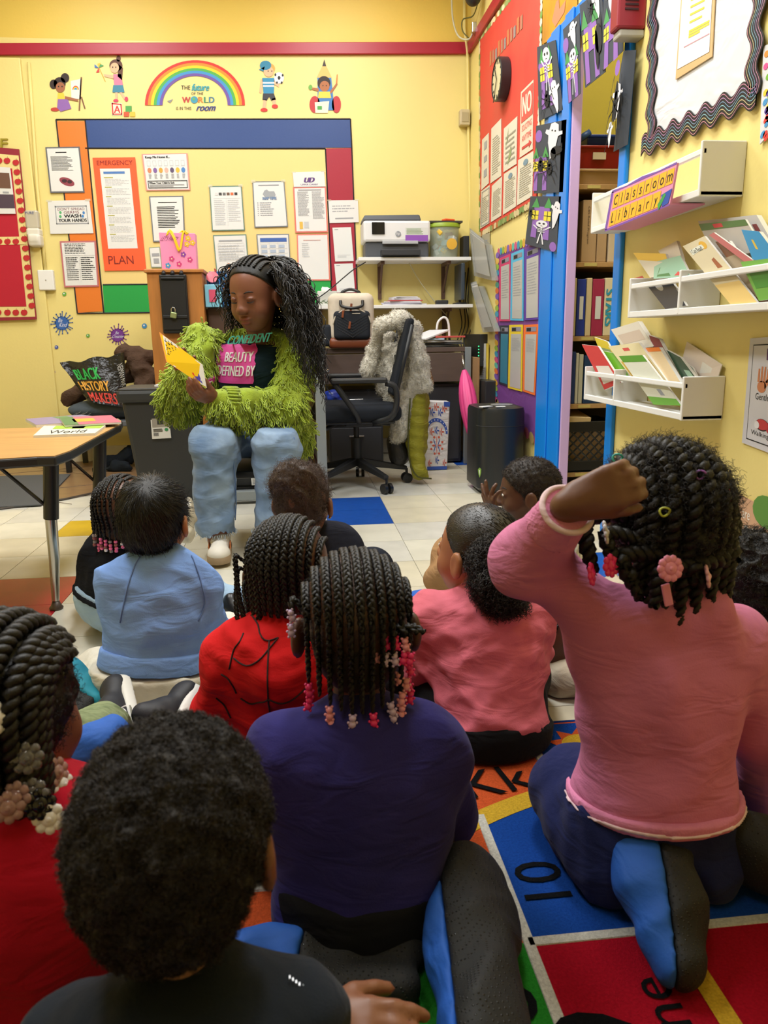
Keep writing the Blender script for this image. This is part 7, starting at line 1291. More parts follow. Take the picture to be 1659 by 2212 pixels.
def under_desk():
    # patterned tote
    f = lambda px,py,Y=4.78: onY(px,py,Y); t = thing('patterned_tote','white tote bag with blue and red floral arch pattern','tote bag',(f(942,1000)[0],4.8,0)); tl,tr,br,bl = f(912,866),f(972,868),f(966,1003),f(922,1004); br[2] = bl[2] = .004; bk = V3(0,.12,0); mb = MB(); mb.hexa([bl,br,br+bk,bl+bk],[tl,tr,tr+bk*.8,tl+bk*.8]); mb.build('bag_body',M('tote_white','#D5D3D2',.6,crease=(14,.5,.02),bump=(90,.3,.002)),t,bev=.006); q = Quad(tl,tr,br,bl); B_,R_ = '#2F52A8','#C85A42'
    A = np.linspace(.05,math.pi-.05,20); mk('arch_print',[q(.5-.46*math.cos(a),.52+.24*math.sin(a),.002) for a in A]+[q(.5-.38*math.cos(a),.52+.19*math.sin(a),.002) for a in A],[(i,i+1,21+i,20+i) for i in range(19)],K(B_),t)
    for k in range(10): a = .25+k*.29; polys(t,q,[oval(.5-.42*math.cos(a),.52+.215*math.sin(a),.02,.01,8)],K('#D8DCE4'),.003,'print')
    for k in range(8): a = k*math.pi/4; polys(t,q,[oval(.5+.13*math.cos(a),.36+.065*math.sin(a),.075,.014,8,rot=a)],K(B_ if k%2 else R_),.002,'flower_print'); polys(t,q,[oval(.5+.26*math.cos(a+.4),.36+.13*math.sin(a+.4),.05,.018,8)],K(R_),.002,'flower_print')
    for u,v,c_ in ((.2,.9,R_),(.5,.92,R_),(.8,.9,R_),(.35,.84,B_),(.65,.84,B_),(.15,.1,R_),(.85,.1,R_),(.5,.58,B_),(.3,.56,R_),(.7,.56,R_),(.5,.14,B_)): polys(t,q,[oval(u+.06*math.cos(j*1.57),v+.028*math.sin(j*1.57),.05,.014,8,rot=j*.8) for j in range(4)],K(c_),.002,'flower_print')
    rects(t,q,[(.02,.0,.98,.05)],K(B_),.002,'border_print'); rects(t,q,[(.78,.93,1,1)],K(B_),.0025,'border_print')
    # rainbow tote, blue bag, red bag below the return
    t = thing('rainbow_tote','grey tote with rainbow arch print under the desk','tote bag',(.1,4.45,0)); MB().box2((-.02,4.62,.0),(.12,4.72,.34)).build('bag_body',M('tote_grey','#9A968C',.8),t,bev=.02); q = Quad((-.02,4.618,.30),(.12,4.618,.30),(.12,4.618,.04),(-.02,4.618,.04))
    for k,c_ in enumerate(('#6E3A3A','#B88A6A','#8A5A5A')): A = np.linspace(0,math.pi,16); ro,ri = .42-.1*k,.36-.1*k; mk('rainbow_print',[q(.5-ro*math.cos(a),.1+ro*1.1*math.sin(a),.002) for a in A]+[q(.5-ri*math.cos(a),.1+ri*1.1*math.sin(a),.002) for a in A],[(i,i+1,17+i,16+i) for i in range(15)],K(c_),t)
    S = Sdf(.03); S.ell(J(720,860,4.75),(.07,.06,.06)); S.cap(J(705,868,4.78),J(738,870,4.78),.04,.035); solid('blue_bag',S,.008,M('bag_royal','#1F3FB0',.35,bump=(30,.5,.01)),None,folds(161,6,30,70,.008),[((0,0,.42),(0,0,-1))],label='crumpled royal blue bag on the ledge behind the office chair',cat='bag'); MB().box2((.12,4.68,.38),(.44,4.86,.42)).build('desk_ledge',M('charcoal_metal'),label='dark ledge under the desk holding the blue bag',cat='ledge',bev=.003)
    # cardboard, umbrella, purple roll
    MB().box2((1.142,4.86,.001),(1.156,5.3,.70)).build('cardboard_sheet',M('cardboard','#A07A50',.8,bump=(80,.3,.002)),label='brown cardboard sheet leaning by the desk end',cat='cardboard',bev=.002)
    t = thing('umbrella','closed hot pink umbrella leaning in the corner','umbrella',(1.11,4.62,0)); a,b = J(1003,800,4.80),J(1027,985,4.55); d = unit(b-a); mb = MB(); n = 10
    for k in range(n): 
        pass
    fr = frame_of(d); L = np.linalg.norm(b-a); V = []; m_ = 12
    for j,s_ in enumerate(np.linspace(0,1,m_)):
        r_ = .012+.042*math.sin(min(1,s_*1.15)*math.pi)**.8*(1-.3*s_)
        for k in range(24): an = k/24*6.283; rr_ = r_*(1+.22*math.cos(an*8)); V.append(a+d*L*s_+(fr[0]*math.cos(an)+fr[1]*math.sin(an))*rr_)
    mk('canopy',V,[(j*24+k,j*24+(k+1)%24,(j+1)*24+(k+1)%24,(j+1)*24+k) for j in range(m_-1) for k in range(24)],M('umbrella_pink','#E2488A',.5),t,smooth=True); mb = MB(); mb.tube([a-d*.10,a],.007,8); mb.build('shaft',CHROME,t,smooth=True); mb = MB(); mb.tube([b,b+d*.03],[.008,.003],8); mb.build('tip',M('tip_pink','#D03A7A',.4),t,smooth=True)
    mb = MB(); mb.tube([(1.06,4.40,.072),(1.13,4.68,.072)],.07,20); mb.build('foam_roll',M('foam_purple','#9A5AB8',.7),label='purple foam roll on the floor behind the air purifier',cat='foam roll',smooth=True,sharp=50)
    # network gear
    t = thing('network_switch','black network switch with green lights mounted on the right wall','network switch',onX(1028,790,XW-.03)); a,b = onX(1008,722,XW-.02),onX(1046,792,XW-.02); MB().box2((XW-.05,b[1],b[2]),(XW,a[1]-.02,a[2]-.0)).build('case',BLACKP,t,bev=.004)
    for k in range(6): MB().box((XW-.052,b[1]+.03,b[2]+.03+.02*k),(.003,.006,.006)).build('led',M('led_green','#2FD86A',.3,emit=3),t)
    t = thing('power_supply','black battery backup box on the floor by the right wall','power supply',(1.18,4.78,0)); MB().box2((1.165,4.74,.28),(1.238,4.95,.56)).build('case',M('ups_black','#2A2B2D',.4),t,bev=.006); MB().box2((1.16,4.76,.0),(1.238,4.93,.28)).build('stand',BLACKP,t); MB().box2((1.175,4.736,.33),(1.23,4.74,.365)).build('barcode_label',PAPER,t)
under_desk()
def purifier():
    t = thing('air_purifier','black tower air purifier on castored base beside the blue casing','air purifier',(1.08,4.08,0)); BKG = M('purifier_black','#1F2224',.35,bump=(150,.1,.0005)); prof = []
    x0,x1,y0,y1,zt = .945,1.205,3.93,4.25,.47
    def outline(z,i=0): 
        P = []
        for k in range(13): a = math.pi*k/12; P.append(((x0+x1)/2-.5*(x1-x0-2*i)*math.cos(a)*1.0,y0+.10-(.10-i)*math.sin(a),z))
        return P+[(x1-i,y1-i,z),(x0+i,y1-i,z)]
    n = 15; rings = [outline(.02,.012),outline(.035),outline(zt-.03),outline(zt-.008,.006),outline(zt,.03)]; V = [p for r in rings for p in r]; F = [(i*n+k,i*n+(k+1)%n,(i+1)*n+(k+1)%n,(i+1)*n+k) for i in range(4) for k in range(n)]+[tuple(4*n+k for k in range(n)),tuple(k for k in range(n))[::-1]]; mk('housing',V,F,BKG,t,smooth=True,sharp=35)
    mb = MB(); mb.tube([p for p in outline(zt-.10,-.0008)[:13]],.0016,4); mb.build('seam_line',INK,t); mb = MB(); mb.prism(outline(.001,.03),(0,0,.02)); mb.build('base',BLACKP,t); MB().lathe((1.10,4.10,zt),[(.0,0),(.06,.0005),(.06,.003),(.0,.004)],24).build('control_dial',M('dial_grey','#8A8D8C',.25),t,smooth=True,sharp=30)
    q = Quad(J(1031,1012,3.925),J(1040,1008,3.925),J(1040,1030,3.925),J(1032,1034,3.925)); polys(t,q,[[(.1,.9),(.5,1),(.9,.8),(.85,.4),(.5,.0),(.2,.4)]],K('#7FA83A'),.003,'leaf_logo'); polys(t,q,[[(.3,.8),(.6,.75),(.5,.2)]],K('#E4E8DC'),.0035,'leaf_logo'); MB().box((.985,3.99,zt+.003),(.07,.03,.004),rotz(.5)).build('hang_tag',PAPER,t); MB().box((1.06,3.97,zt+.002),(.05,.025,.002),rotz(.1)).build('top_label',PAPER,t)
    for x in (.98,1.17):
        for y in (3.98,4.2): MB().ball((x,y,.012),.012,8).build('castor',BLACKP,t,smooth=True)
purifier()
S = Sdf(.02); S.cap(J(404,1082,2.75),J(404,1150,2.72),.03,.045); S.cap(J(385,1085,2.85),J(390,1150,2.85),.03,.045); solid('clear_pouch',S,.008,M('pouch_cream','#B5AC98',.3,bump=(40,.5,.01)),None,folds(171,6,30,60,.006),[((0,0,.004),(0,0,-1))],label='cream drawstring bag with pink edge standing by the boy in blue',cat='bag')
# ------------------------------------------------------------------ right wall
def rsheet(name,label,cat,tl,tr,br,bl,mat,off=.003,th=.002,group=None):
    q = RQ(tl,tr,br,bl,off); return sheet(name,label,cat,q,mat,th,group),RQ(tl,tr,br,bl,off+th)
def red_board():
    q = RQ((1037,82),(1172,-96),(1160,428),(1037,502),.004); t = sheet('notice_board','tall red paper notice board with a leaf border on the right wall','notice board',q,M('board_paper_red','#D8382E',.7,var=(3,.12),var2='#C24A38'),.004); q = RQ((1037,82),(1172,-96),(1160,428),(1037,502),.0085)
    rr = random.Random(2); cols = ['#C9B98A','#6F8A4A','#B5703A','#D8C9A0','#8A9A5A']
    def leaf(u,v,w_,h_,c_): polys(t,q,[oval(u,v,w_,h_,8,rot=rr.uniform(-.4,.4))],K(c_),.0005+.0004*rr.random(),'border_leaf')
    for k in range(26): leaf(k/25,-.012,.028,.016,rr.choice(cols)); leaf(k/25,1.0,.028,.014,rr.choice(cols))
    for k in range(34): leaf(-.01,k/33,.018,.018,rr.choice(cols))
    for k in range(30): leaf(1.0,.1+k/33,.016,.018,rr.choice(('#E3DCC8','#6F9A4A','#D8CFB8')))
    for i in range(11):                                      # faded paper letters along the top, too pale to read
        rects(t,q,[(.20+.052*i,.80,.235+.052*i,.87-.01*(i%3))],K(('#B87048','#A87058','#8E7F7C')[i%3]),.001+.0001*i,'faded_letter')
    g = 'papers on the red board'; N = lambda *a: RQ(*a,.0095)
    def pp(label,c,mat=None,lines_=14,seed=1,**k):
        qq = N(*c); o = sheet('paper_sheet',label,'paper',qq,mat or M('paper_warm','#D3CDBA',.6),.002,g); q2 = RQ(*c,.0125); 
        if lines_: rects(o,q2,broken(.12,.12,.88,.80,lines_,seed,.4),M('ink_warm','#9A9686'),.0005)
        return o,q2
    o,q2 = pp('narrow flyer at the far left of the upper row on the red board',((1042,302),(1056,287),(1056,396),(1040,411)),None,0); [rects(o,q2,[r_],INKG,.0005) for r_ in ((.3,.75,.7,.9),(.3,.5,.7,.62),(.3,.2,.7,.35))]
    pp('plain letter second in the upper row of the red board',((1062,278),(1083,256),(1083,380),(1060,396)),None,16,2)
    o,q2 = pp('flyer with green swirl third in the upper row of the red board',((1089,278),(1118,251),(1116,354),(1088,372)),None,6,3); polys(o,q2,[[(.1,.5),(.3,.7),(.35,.95),(.25,.7)],[(.3,.1),(.6,.3),(.55,.5),(.4,.3)]],K('#8A9A6A'),.001)
    o,q2 = pp('white and red sign reading NO, soliciting at any time',((1126,199),(1153,172),(1151,322),(1123,341)),M('sign_white','#E0C9B5',.5),0); rects(o,q2,[(.05,.52,.95,.97)],K('#D9534A'),.0005); text(o,q2,'NO',(.15,.60,.85,.90),K('#EAD9C4'),.001,bold=.02); text(o,q2,'SOLICITING',(.12,.38,.88,.47),K('#D9534A'),.001); text(o,q2,'ANYTIME',(.14,.22,.86,.31),K('#D9534A'),.001); polys(o,q2,[[(.15,.10),(.7,.10),(.7,.06),(.9,.12),(.7,.18),(.7,.14),(.15,.14)]],K('#C23A3A'),.001)
    for k,(c_,lb) in enumerate((((((1040,413),(1058,400),(1057,482),(1038,494)),'certificate at the far left of the lower row on the red board')),((((1063,402),(1085,381),(1083,466),(1061,480)),'letter with ribbon band second in the lower row of the red board')),((((1089,376),(1117,358),(1115,446),(1087,464)),'form with round seal third in the lower row of the red board')),((((1120,346),(1153,326),(1150,424),(1117,444)),'form with round seal at right end of the lower row on the red board')))):
        o,q2 = pp(lb,c_,None,14,10+k)
        if k > 1: polys(o,q2,[oval(.5,.86,.16,.07,14)],K('#6F8A9A'),.001); 
        if k == 0: rects(o,q2,[(.06,.04,.94,.06),(.06,.94,.94,.96),(.06,.04,.1,.96),(.9,.04,.94,.96)],INKG,.001)
    # clock
    c = onX(1092,172,XW-.012); r_ = .112; t = thing('wall_clock','round wall clock with black rim on the red board','clock',c); R = roty(-math.pi/2); MB().lathe(c,[(0,0),(r_,0),(r_,.05),(r_*.92,.055),(r_*.92,.045),(0,.045)],36,R=R).build('rim',M('clock_black','#26272A',.35),t,smooth=True,sharp=40); MB().lathe(c+V3(-.046,0,0),[(0,0),(r_*.92,0),(r_*.92,.002),(0,.0025)],36,R=R).build('dial',M('clock_face','#C9BE96',.4),t)
    for k in range(12): a = k*math.pi/6; MB().box(c+V3(-.050,r_*.78*math.sin(a),r_*.78*math.cos(a)),(.002,.006,.018),rotx(-a)).build('hour_mark',INK,t)
    for L,a in ((.085,.6),(.12,2.6)): MB().box(c+V3(-.053,L/2*math.sin(a),L/2*math.cos(a)),(.002,.008,L),rotx(-a)).build('hand',INK,t)
red_board()
def purple_board():
    cs = ((1075,545),(1168,512),(1165,962),(1071,868)); t = sheet('notice_board','purple paper board with six coloured pocket sleeves and scalloped border','notice board',RQ(*cs,.004),M('board_purple','#6E3A86',.7,crease=(8,.5,.01),bump=(60,.2,.001)),.003); q = RQ(*cs,.0075); rr = random.Random(5); cols = ['#C8507A','#3A8FB0','#8AAA3A','#D8A83A','#7A5AB0','#D8703A','#5AB0A0']
    for k in range(16): polys(t,q,[oval((k+.5)/16,1.0,.034,.024,10)],K(cols[k%7]),.001+.0003*(k%2),'scallop'); 
    for k in range(26): polys(t,q,[oval(0,(k+.5)/26,.05,.02,10)],K(cols[k%7]),.001+.0003*(k%2),'scallop'); polys(t,q,[oval(1.0,(k+.5)/26,.045,.02,10)],K(cols[(k+3)%7]),.001+.0003*(k%2),'scallop')
    for k in range(10): polys(t,q,[oval((k+.5)/10,.0,.05,.03,10)],K(('#A8905A','#A84A5A')[k%2]),.001+.0003*(k%2),'scallop')
    P = [((1080,558),(1103,548),(1103,694),(1079,694),'#C8386A','raspberry'),((1105,548),(1132,537),(1131,693),(1103,692),'#4FB0D8','sky blue'),((1134,540),(1168,526),(1166,690),(1133,692),'#5A3A9A','violet'),((1080,703),(1101,703),(1098,835),(1078,828),'#232A3A','black'),((1101,702),(1130,701),(1128,846),(1098,838),'#E0C42A','yellow'),((1132,702),(1164,700),(1156,854),(1130,845),'#E8702A','orange')]
    for k,(a,b,c,d,col,nm) in enumerate(P):
        qq = RQ(a,b,c,d,.009); o = sheet('pocket_sleeve',nm+' edged clear pocket sleeve on the purple board','sleeve',qq,K(col),.003,'pocket sleeves'); q2 = RQ(a,b,c,d,.0125); rects(o,q2,[(.12,.03,.88,.86)],M('sleeve_page','#B9B9B6',.3) if k != 3 else M('sleeve_teal','#2F7F9A',.3),.0005,'page'); rects(o,q2,[(.15,.90,.85,.965)],M('sleeve_slot','#8A8A9A',.4),.0005,'label_slot'); rects(o,q2,[(.2,.905,.5,.955)],INK,.001,'label')
        if k != 3: rects(o,q2,broken(.2,.35 if k<3 else .6,.8,.80,12,k+40,.35),INKG,.001)
purple_board()
def holders():
    for k,(lab,tl,tr,br,bl) in enumerate((('upper clear wall file holder stuffed with papers, tilted',(1014,502),(1050,530),(1063,606),(1024,596)),('lower grey wall file holder with curling papers, tilted',(1018,622),(1034,618),(1068,716),(1043,718)))):
        q = RQ(tl,tr,br,bl,.05); t = thing('file_holder',lab,'file holder',q(.5,.5),'file holders'); mb = MB(); b = [q(*c,0) for c in ((0,0),(1,0),(1,1),(0,1))]; bb = [p*V3(0,1,1)+V3(XW-.012,0,0) for p in b]; mb.hexa(bb,b); mb.build('pocket',M('acrylic','#A9ABA6',.15,alpha=.45),t)
        for j in range(4): qq = RQ(tl,tr,br,bl,.02+.008*j); rects(t,qq,[(.05+.04*j,.10,.92,1.12-.03*j)],K(('#B9B9B4','#CFCEC8','#A9ABAE','#D5D4D0')[j]),0,'paper')
    o,q = rsheet('wall_calendar','long white pad with yellow backing hanging on the right wall','pad',(1038,742),(1056,742),(1054,836),(1037,834),M('pad_yellow','#D8C04A',.6),.01,.012); rects(o,RQ((1036,742),(1050,742),(1049,834),(1036,832),.024),[(0,0,1,1)],M('pad_white','#CFCDC4',.6),0,'page'); rects(o,RQ((1036,742),(1050,742),(1049,834),(1036,832),.0245),lines(.2,.1,.8,.9,16,3),INKL,.0005)
    o,q = rsheet('small_notice','small laminated notice by the corner below the red board','notice',(1042,508),(1058,503),(1058,560),(1046,562),M('notice_grey','#A9A28A',.4),.006,.004); rects(o,q,lines(.2,.2,.8,.8,6,2),INKG,.001)
    # poster above the casing
    o,q = rsheet('wall_poster','poster of orange hands on a glowing brown ground above the blue casing','poster',(1174,-70),(1248,-150),(1247,50),(1172,96),M('poster_brown','#B0762A',.4,var=(4,.5),var2='#E0A82A'),.006,.002); polys(o,q,[[(.62,.98),(.8,.9),(.95,.98),(.98,.42),(.78,.35),(.66,.6)]],K('#C9BBD0'),.001,'sleeve_print'); polys(o,q,[[(.62,1),(.9,1),(.85,.55),(.72,.48),(.66,.7)]],K('#E0825A'),.0015,'hand_print'); polys(o,q,[[(.3,.22),(.42,.42),(.5,.42),(.52,.3),(.7,.35),(.66,.22),(.4,.12)]],K('#E0825A'),.0015,'hand_print')
holders()
# --- Halloween paper crafts round the opening
BKPAPER = M('craft_black','#3A3F48',.85); CW,CPU,CYE,CGR,CBK = K('#DADADF'),K('#8A5FB0'),K('#E0CE3A'),K('#3E8F4A'),M('craft_ink','#141416',.8)
def craft(label,tl,tr,br,bl,items,off=.03,curl=0):
    q = RQ(tl,tr,br,bl,off); t = thing('halloween_craft',label,'paper craft',q(.5,0),'halloween crafts round the alcove'); V = []; n = 8
    for i in range(n+1):
        for j in range(n+1): u,v = i/n,j/n; V.append(q(u,v,curl*math.sin(u*math.pi)*math.sin(v*2.2)))
    m = len(V); V2 = [p-q.n*.0015 for p in V]; F = [(i*(n+1)+j,(i+1)*(n+1)+j,(i+1)*(n+1)+j+1,i*(n+1)+j+1) for i in range(n) for j in range(n)]; mk('black_sheet',V+V2,F+[tuple(x+m for x in f[::-1]) for f in F],BKPAPER,t,smooth=True)
    L = lambda c,ps,h,nm: polys(t,q,ps,c,curl+h,nm)
    for it in items:
        k = it[0]
        if k == 'ghost':
            _,u,v,w_,h_,r = it; c_,s_ = math.cos(r),math.sin(r); sh = [(0,1),(.35,.9),(.45,.55),(.75,.62),(.8,.45),(.45,.30),(.40,-.2),(.25,-.8),(.05,-1),(-.1,-.6),(-.35,-.15),(-.42,.25),(-.75,.35),(-.7,.55),(-.42,.55),(-.32,.9)]; L(CW,[[(u+w_*(x*c_-y*s_),v+h_*(x*s_+y*c_)) for x,y in sh]],.003,'ghost'); L(CBK,[oval(u+w_*(-.14*c_-.55*s_),v+h_*(.55*c_-.14*s_),w_*.07,h_*.05,8),oval(u+w_*(.14*c_-.55*s_),v+h_*(.55*c_+.14*s_),w_*.07,h_*.05,8)],.0036,'ghost_eye')
        elif k == 'house':
            _,u,v,w_,h_ = it; L(CPU,[[(u-w_*.8,v-h_),(u-w_*.3,v-h_),(u-w_*.3,v-.2*h_),(u+w_*.3,v-.2*h_),(u+w_*.3,v-h_),(u+w_*.8,v-h_),(u+w_*.7,v+h_*.55),(u-w_*.7,v+h_*.55)]],.0015,'house'); [L(CGR,[[(u+e*w_*.95,v+.5*h_),(u+e*.2*w_,v+.5*h_),(u+e*.55*w_,v+h_)]],.002,'roof') for e in (-1,1)]
            for e in (-1,1): L(CYE,[[(u+e*w_*.55-w_*.3,v-.1*h_),(u+e*w_*.55+w_*.3,v-.1*h_),(u+e*w_*.55+w_*.3,v+.35*h_),(u+e*w_*.55-w_*.3,v+.35*h_)]],.0022,'window'); L(CBK,[[(u+e*w_*.55-.02*w_,v-.1*h_),(u+e*w_*.55+.03*w_,v-.1*h_),(u+e*w_*.55+.03*w_,v+.35*h_),(u+e*w_*.55-.02*w_,v+.35*h_)],[(u+e*w_*.55-.3*w_,v+.11*h_),(u+e*w_*.55+.3*w_,v+.11*h_),(u+e*w_*.55+.3*w_,v+.14*h_),(u+e*w_*.55-.3*w_,v+.14*h_)]],.0026,'window_bar')
        elif k == 'spider':
            _,u,v,r_ = it; L(CBK,[oval(u,v,r_*.35,r_*.3,12),oval(u,v+r_*.3,r_*.2,r_*.18,10)],.0045,'spider')
            for e in (-1,1):
                for j in range(4): a = -.8+.5*j; x1,y1 = u+e*r_*.8*math.cos(a),v+r_*.8*math.sin(a)+.1*r_; L(CBK,[[(u,v-.02*r_),(x1,y1),(x1+e*.25*r_,y1-.35*r_),(x1+e*.2*r_,y1-.35*r_),(x1-e*.03*r_,y1-.06*r_),(u,v+.06*r_)]],.0048,'spider_leg')
        elif k == 'skeleton':
            _,u,v,w_,h_ = it; L(CW,[oval(u,v+.62*h_,w_*.55,h_*.30,14)],.003,'skull'); L(CBK,[oval(u-.2*w_,v+.66*h_,w_*.12,h_*.07,8),oval(u+.2*w_,v+.66*h_,w_*.12,h_*.07,8),[(u-.15*w_,v+.46*h_),(u+.15*w_,v+.46*h_),(u,v+.50*h_)]],.0036,'skull_mark'); L(CW,[[(u-.08*w_,v+.34*h_),(u+.08*w_,v+.34*h_),(u+.06*w_,v-.2*h_),(u-.06*w_,v-.2*h_)]]+[[(u-.35*w_,v+(.26-.12*j)*h_),(u+.35*w_,v+(.26-.12*j)*h_),(u+.35*w_,v+(.21-.12*j)*h_),(u-.35*w_,v+(.21-.12*j)*h_)] for j in range(3)]+[[(u-.12*w_,v-.18*h_),(u-.02*w_,v-.18*h_),(u-.2*w_,v-h_),(u-.32*w_,v-h_)],[(u+.02*w_,v-.18*h_),(u+.12*w_,v-.18*h_),(u+.32*w_,v-h_),(u+.2*w_,v-h_)],[(u-.35*w_,v+.26*h_),(u-.75*w_,v+.5*h_),(u-.85*w_,v+.45*h_),(u-.4*w_,v+.18*h_)],[(u+.35*w_,v+.26*h_),(u+.75*w_,v+.5*h_),(u+.85*w_,v+.45*h_),(u+.4*w_,v+.18*h_)]],.0028,'bones')
        elif k == 'moon': _,u,v,w_,h_ = it; L(CPU,[oval(u,v,w_,h_,14)],.0012,'moon')
        elif k == 'cat': _,u,v,w_,h_ = it; L(CBK,[oval(u,v,w_,h_*.6,12),oval(u-w_*.6,v-h_*.4,w_*.5,h_*.8,10),[(u+w_*.5,v+.4*h_),(u+w_*.9,v+h_),(u+w_*.95,v+.3*h_)]],.004,'cat')
def crafts():
    craft('black paper craft with skeleton and small ghost, top of the casing',(1160,102),(1200,86),(1216,237),(1164,262),[('moon',.22,.72,.16,.08),('house',.45,.55,.35,.42),('skeleton',.50,.62,.34,.36),('ghost',.76,.22,.30,.24,.1),('spider',.42,.22,.30)])
    craft('black paper craft with big ghost over two spiders, middle of the casing',(1158,272),(1224,258),(1216,415),(1153,418),[('moon',.12,.84,.12,.09),('house',.22,.36,.30,.32),('ghost',.60,.74,.36,.26,-.2),('cat',.76,.60,.18,.10),('spider',.24,.40,.28),('spider',.55,.34,.26)])
    craft('black paper craft with lying skeleton and ghost, lowest on the casing',(1146,424),(1212,424),(1203,545),(1134,527),[('house',.45,.58,.36,.40),('ghost',.88,.66,.22,.26,-.3),('skeleton',.50,.32,.34,.24),('spider',.10,.66,.18),('moon',.88,.08,.1,.09)])
    craft('narrow black paper craft with ghost and skeleton near the casing top',(1216,64),(1252,28),(1254,202),(1228,224),[('moon',.12,.76,.18,.10),('ghost',.62,.80,.36,.18,.2),('house',.45,.34,.50,.34),('skeleton',.55,.36,.4,.30)],.04)
    craft('black paper craft with purple house and black cat hanging over the opening',(1252,12),(1300,-28),(1308,155),(1264,190),[('house',.42,.46,.42,.44),('ghost',.78,.86,.26,.2,.2),('spider',.55,.84,.22),('cat',.80,.44,.16,.30)],.04)
    craft('black paper craft with white fringe beside the red light unit',(1304,-30),(1346,-66),(1346,110),(1300,152),[('house',.45,.34,.42,.36),('ghost',.45,.74,.34,.22,.1),('ghost',.8,.78,.24,.2,-.2),('moon',.86,.3,.14,.12)],.045)
    craft('curled black paper craft with white hand and spider on near casing',(1352,112),(1374,108),(1356,312),(1325,328),[('moon',.2,.84,.22,.08),('ghost',.5,.48,.55,.20,.0),('spider',.42,.44,.55),('ghost',.2,.16,.3,.14,.1)],.03,.03)
crafts()
def red_unit():
    y0 = onX(1396,40,XW)[1]; y1 = y0+.07; xl = onY(1334,40,y0)[0]; z0 = onY(1360,60,y0)[2]; zb = onY(1360,78,y0)[2]; t = thing('alarm_unit','red wall alarm unit with slotted grille at the top right','alarm',(XW-.06,y0,zb)); RM = M('alarm_red','#8E1E2C',.4)
    MB().box2((xl,y0,z0),(XW,y1,z0+.34)).build('case',RM,t,bev=.008); MB().box2((xl+.012,y0+.006,zb),(XW,y1-.004,z0)).build('base',M('alarm_grey','#A9A69C',.5),t,bev=.006)
    for k in range(5): MB().box2((xl+.025,y0-.003,z0+.055+.014*k),(XW-.03,y0+.001,z0+.061+.014*k)).build('grille_slot',M('slot_dark','#33101A',.6),t)
    for k in range(3): MB().box2((XW-.045,y0-.003,z0+.135+.02*k),(XW-.036,y0+.001,z0+.145+.02*k)).build('indicator',K('#D8CFA8'),t)
red_unit()
def corner_fittings():
    t = thing('cable_coil','looped white and black cables with metal clamp high in the corner','cable',onY(1010,80,5.4)); mb = MB(); mb.tube(curve([onY(975,-20,5.5),onY(978,40,5.5),onY(990,78,5.45),onY(1012,85,5.4),onY(1022,70,5.4)],16),.006,6); mb.build('white_cable',M('cable_white'),t,smooth=True); mb = MB(); mb.tube(curve([onY(1034,0,5.3),onY(1022,34,5.4),onY(1000,42,5.45),onY(999,66,5.45),onY(1012,82,5.42)],18),.004,6); mb.build('black_cable',M('cable_dark','#5A5A2A',.5),t,smooth=True); c = onY(1024,60,5.35); MB().box(c,(.03,.03,.06)).build('clamp',CHROME,t,bev=.004)
    S = Sdf(.01); S.ell(onY(1022,-6,5.2),(.05,.05,.05)); S.box(onY(1022,-30,5.2),(.03,.03,.05),.01); solid('ceiling_speaker',S,.008,BLACKP,None,label='small black speaker at the very top by the corner',cat='speaker')
corner_fittings()
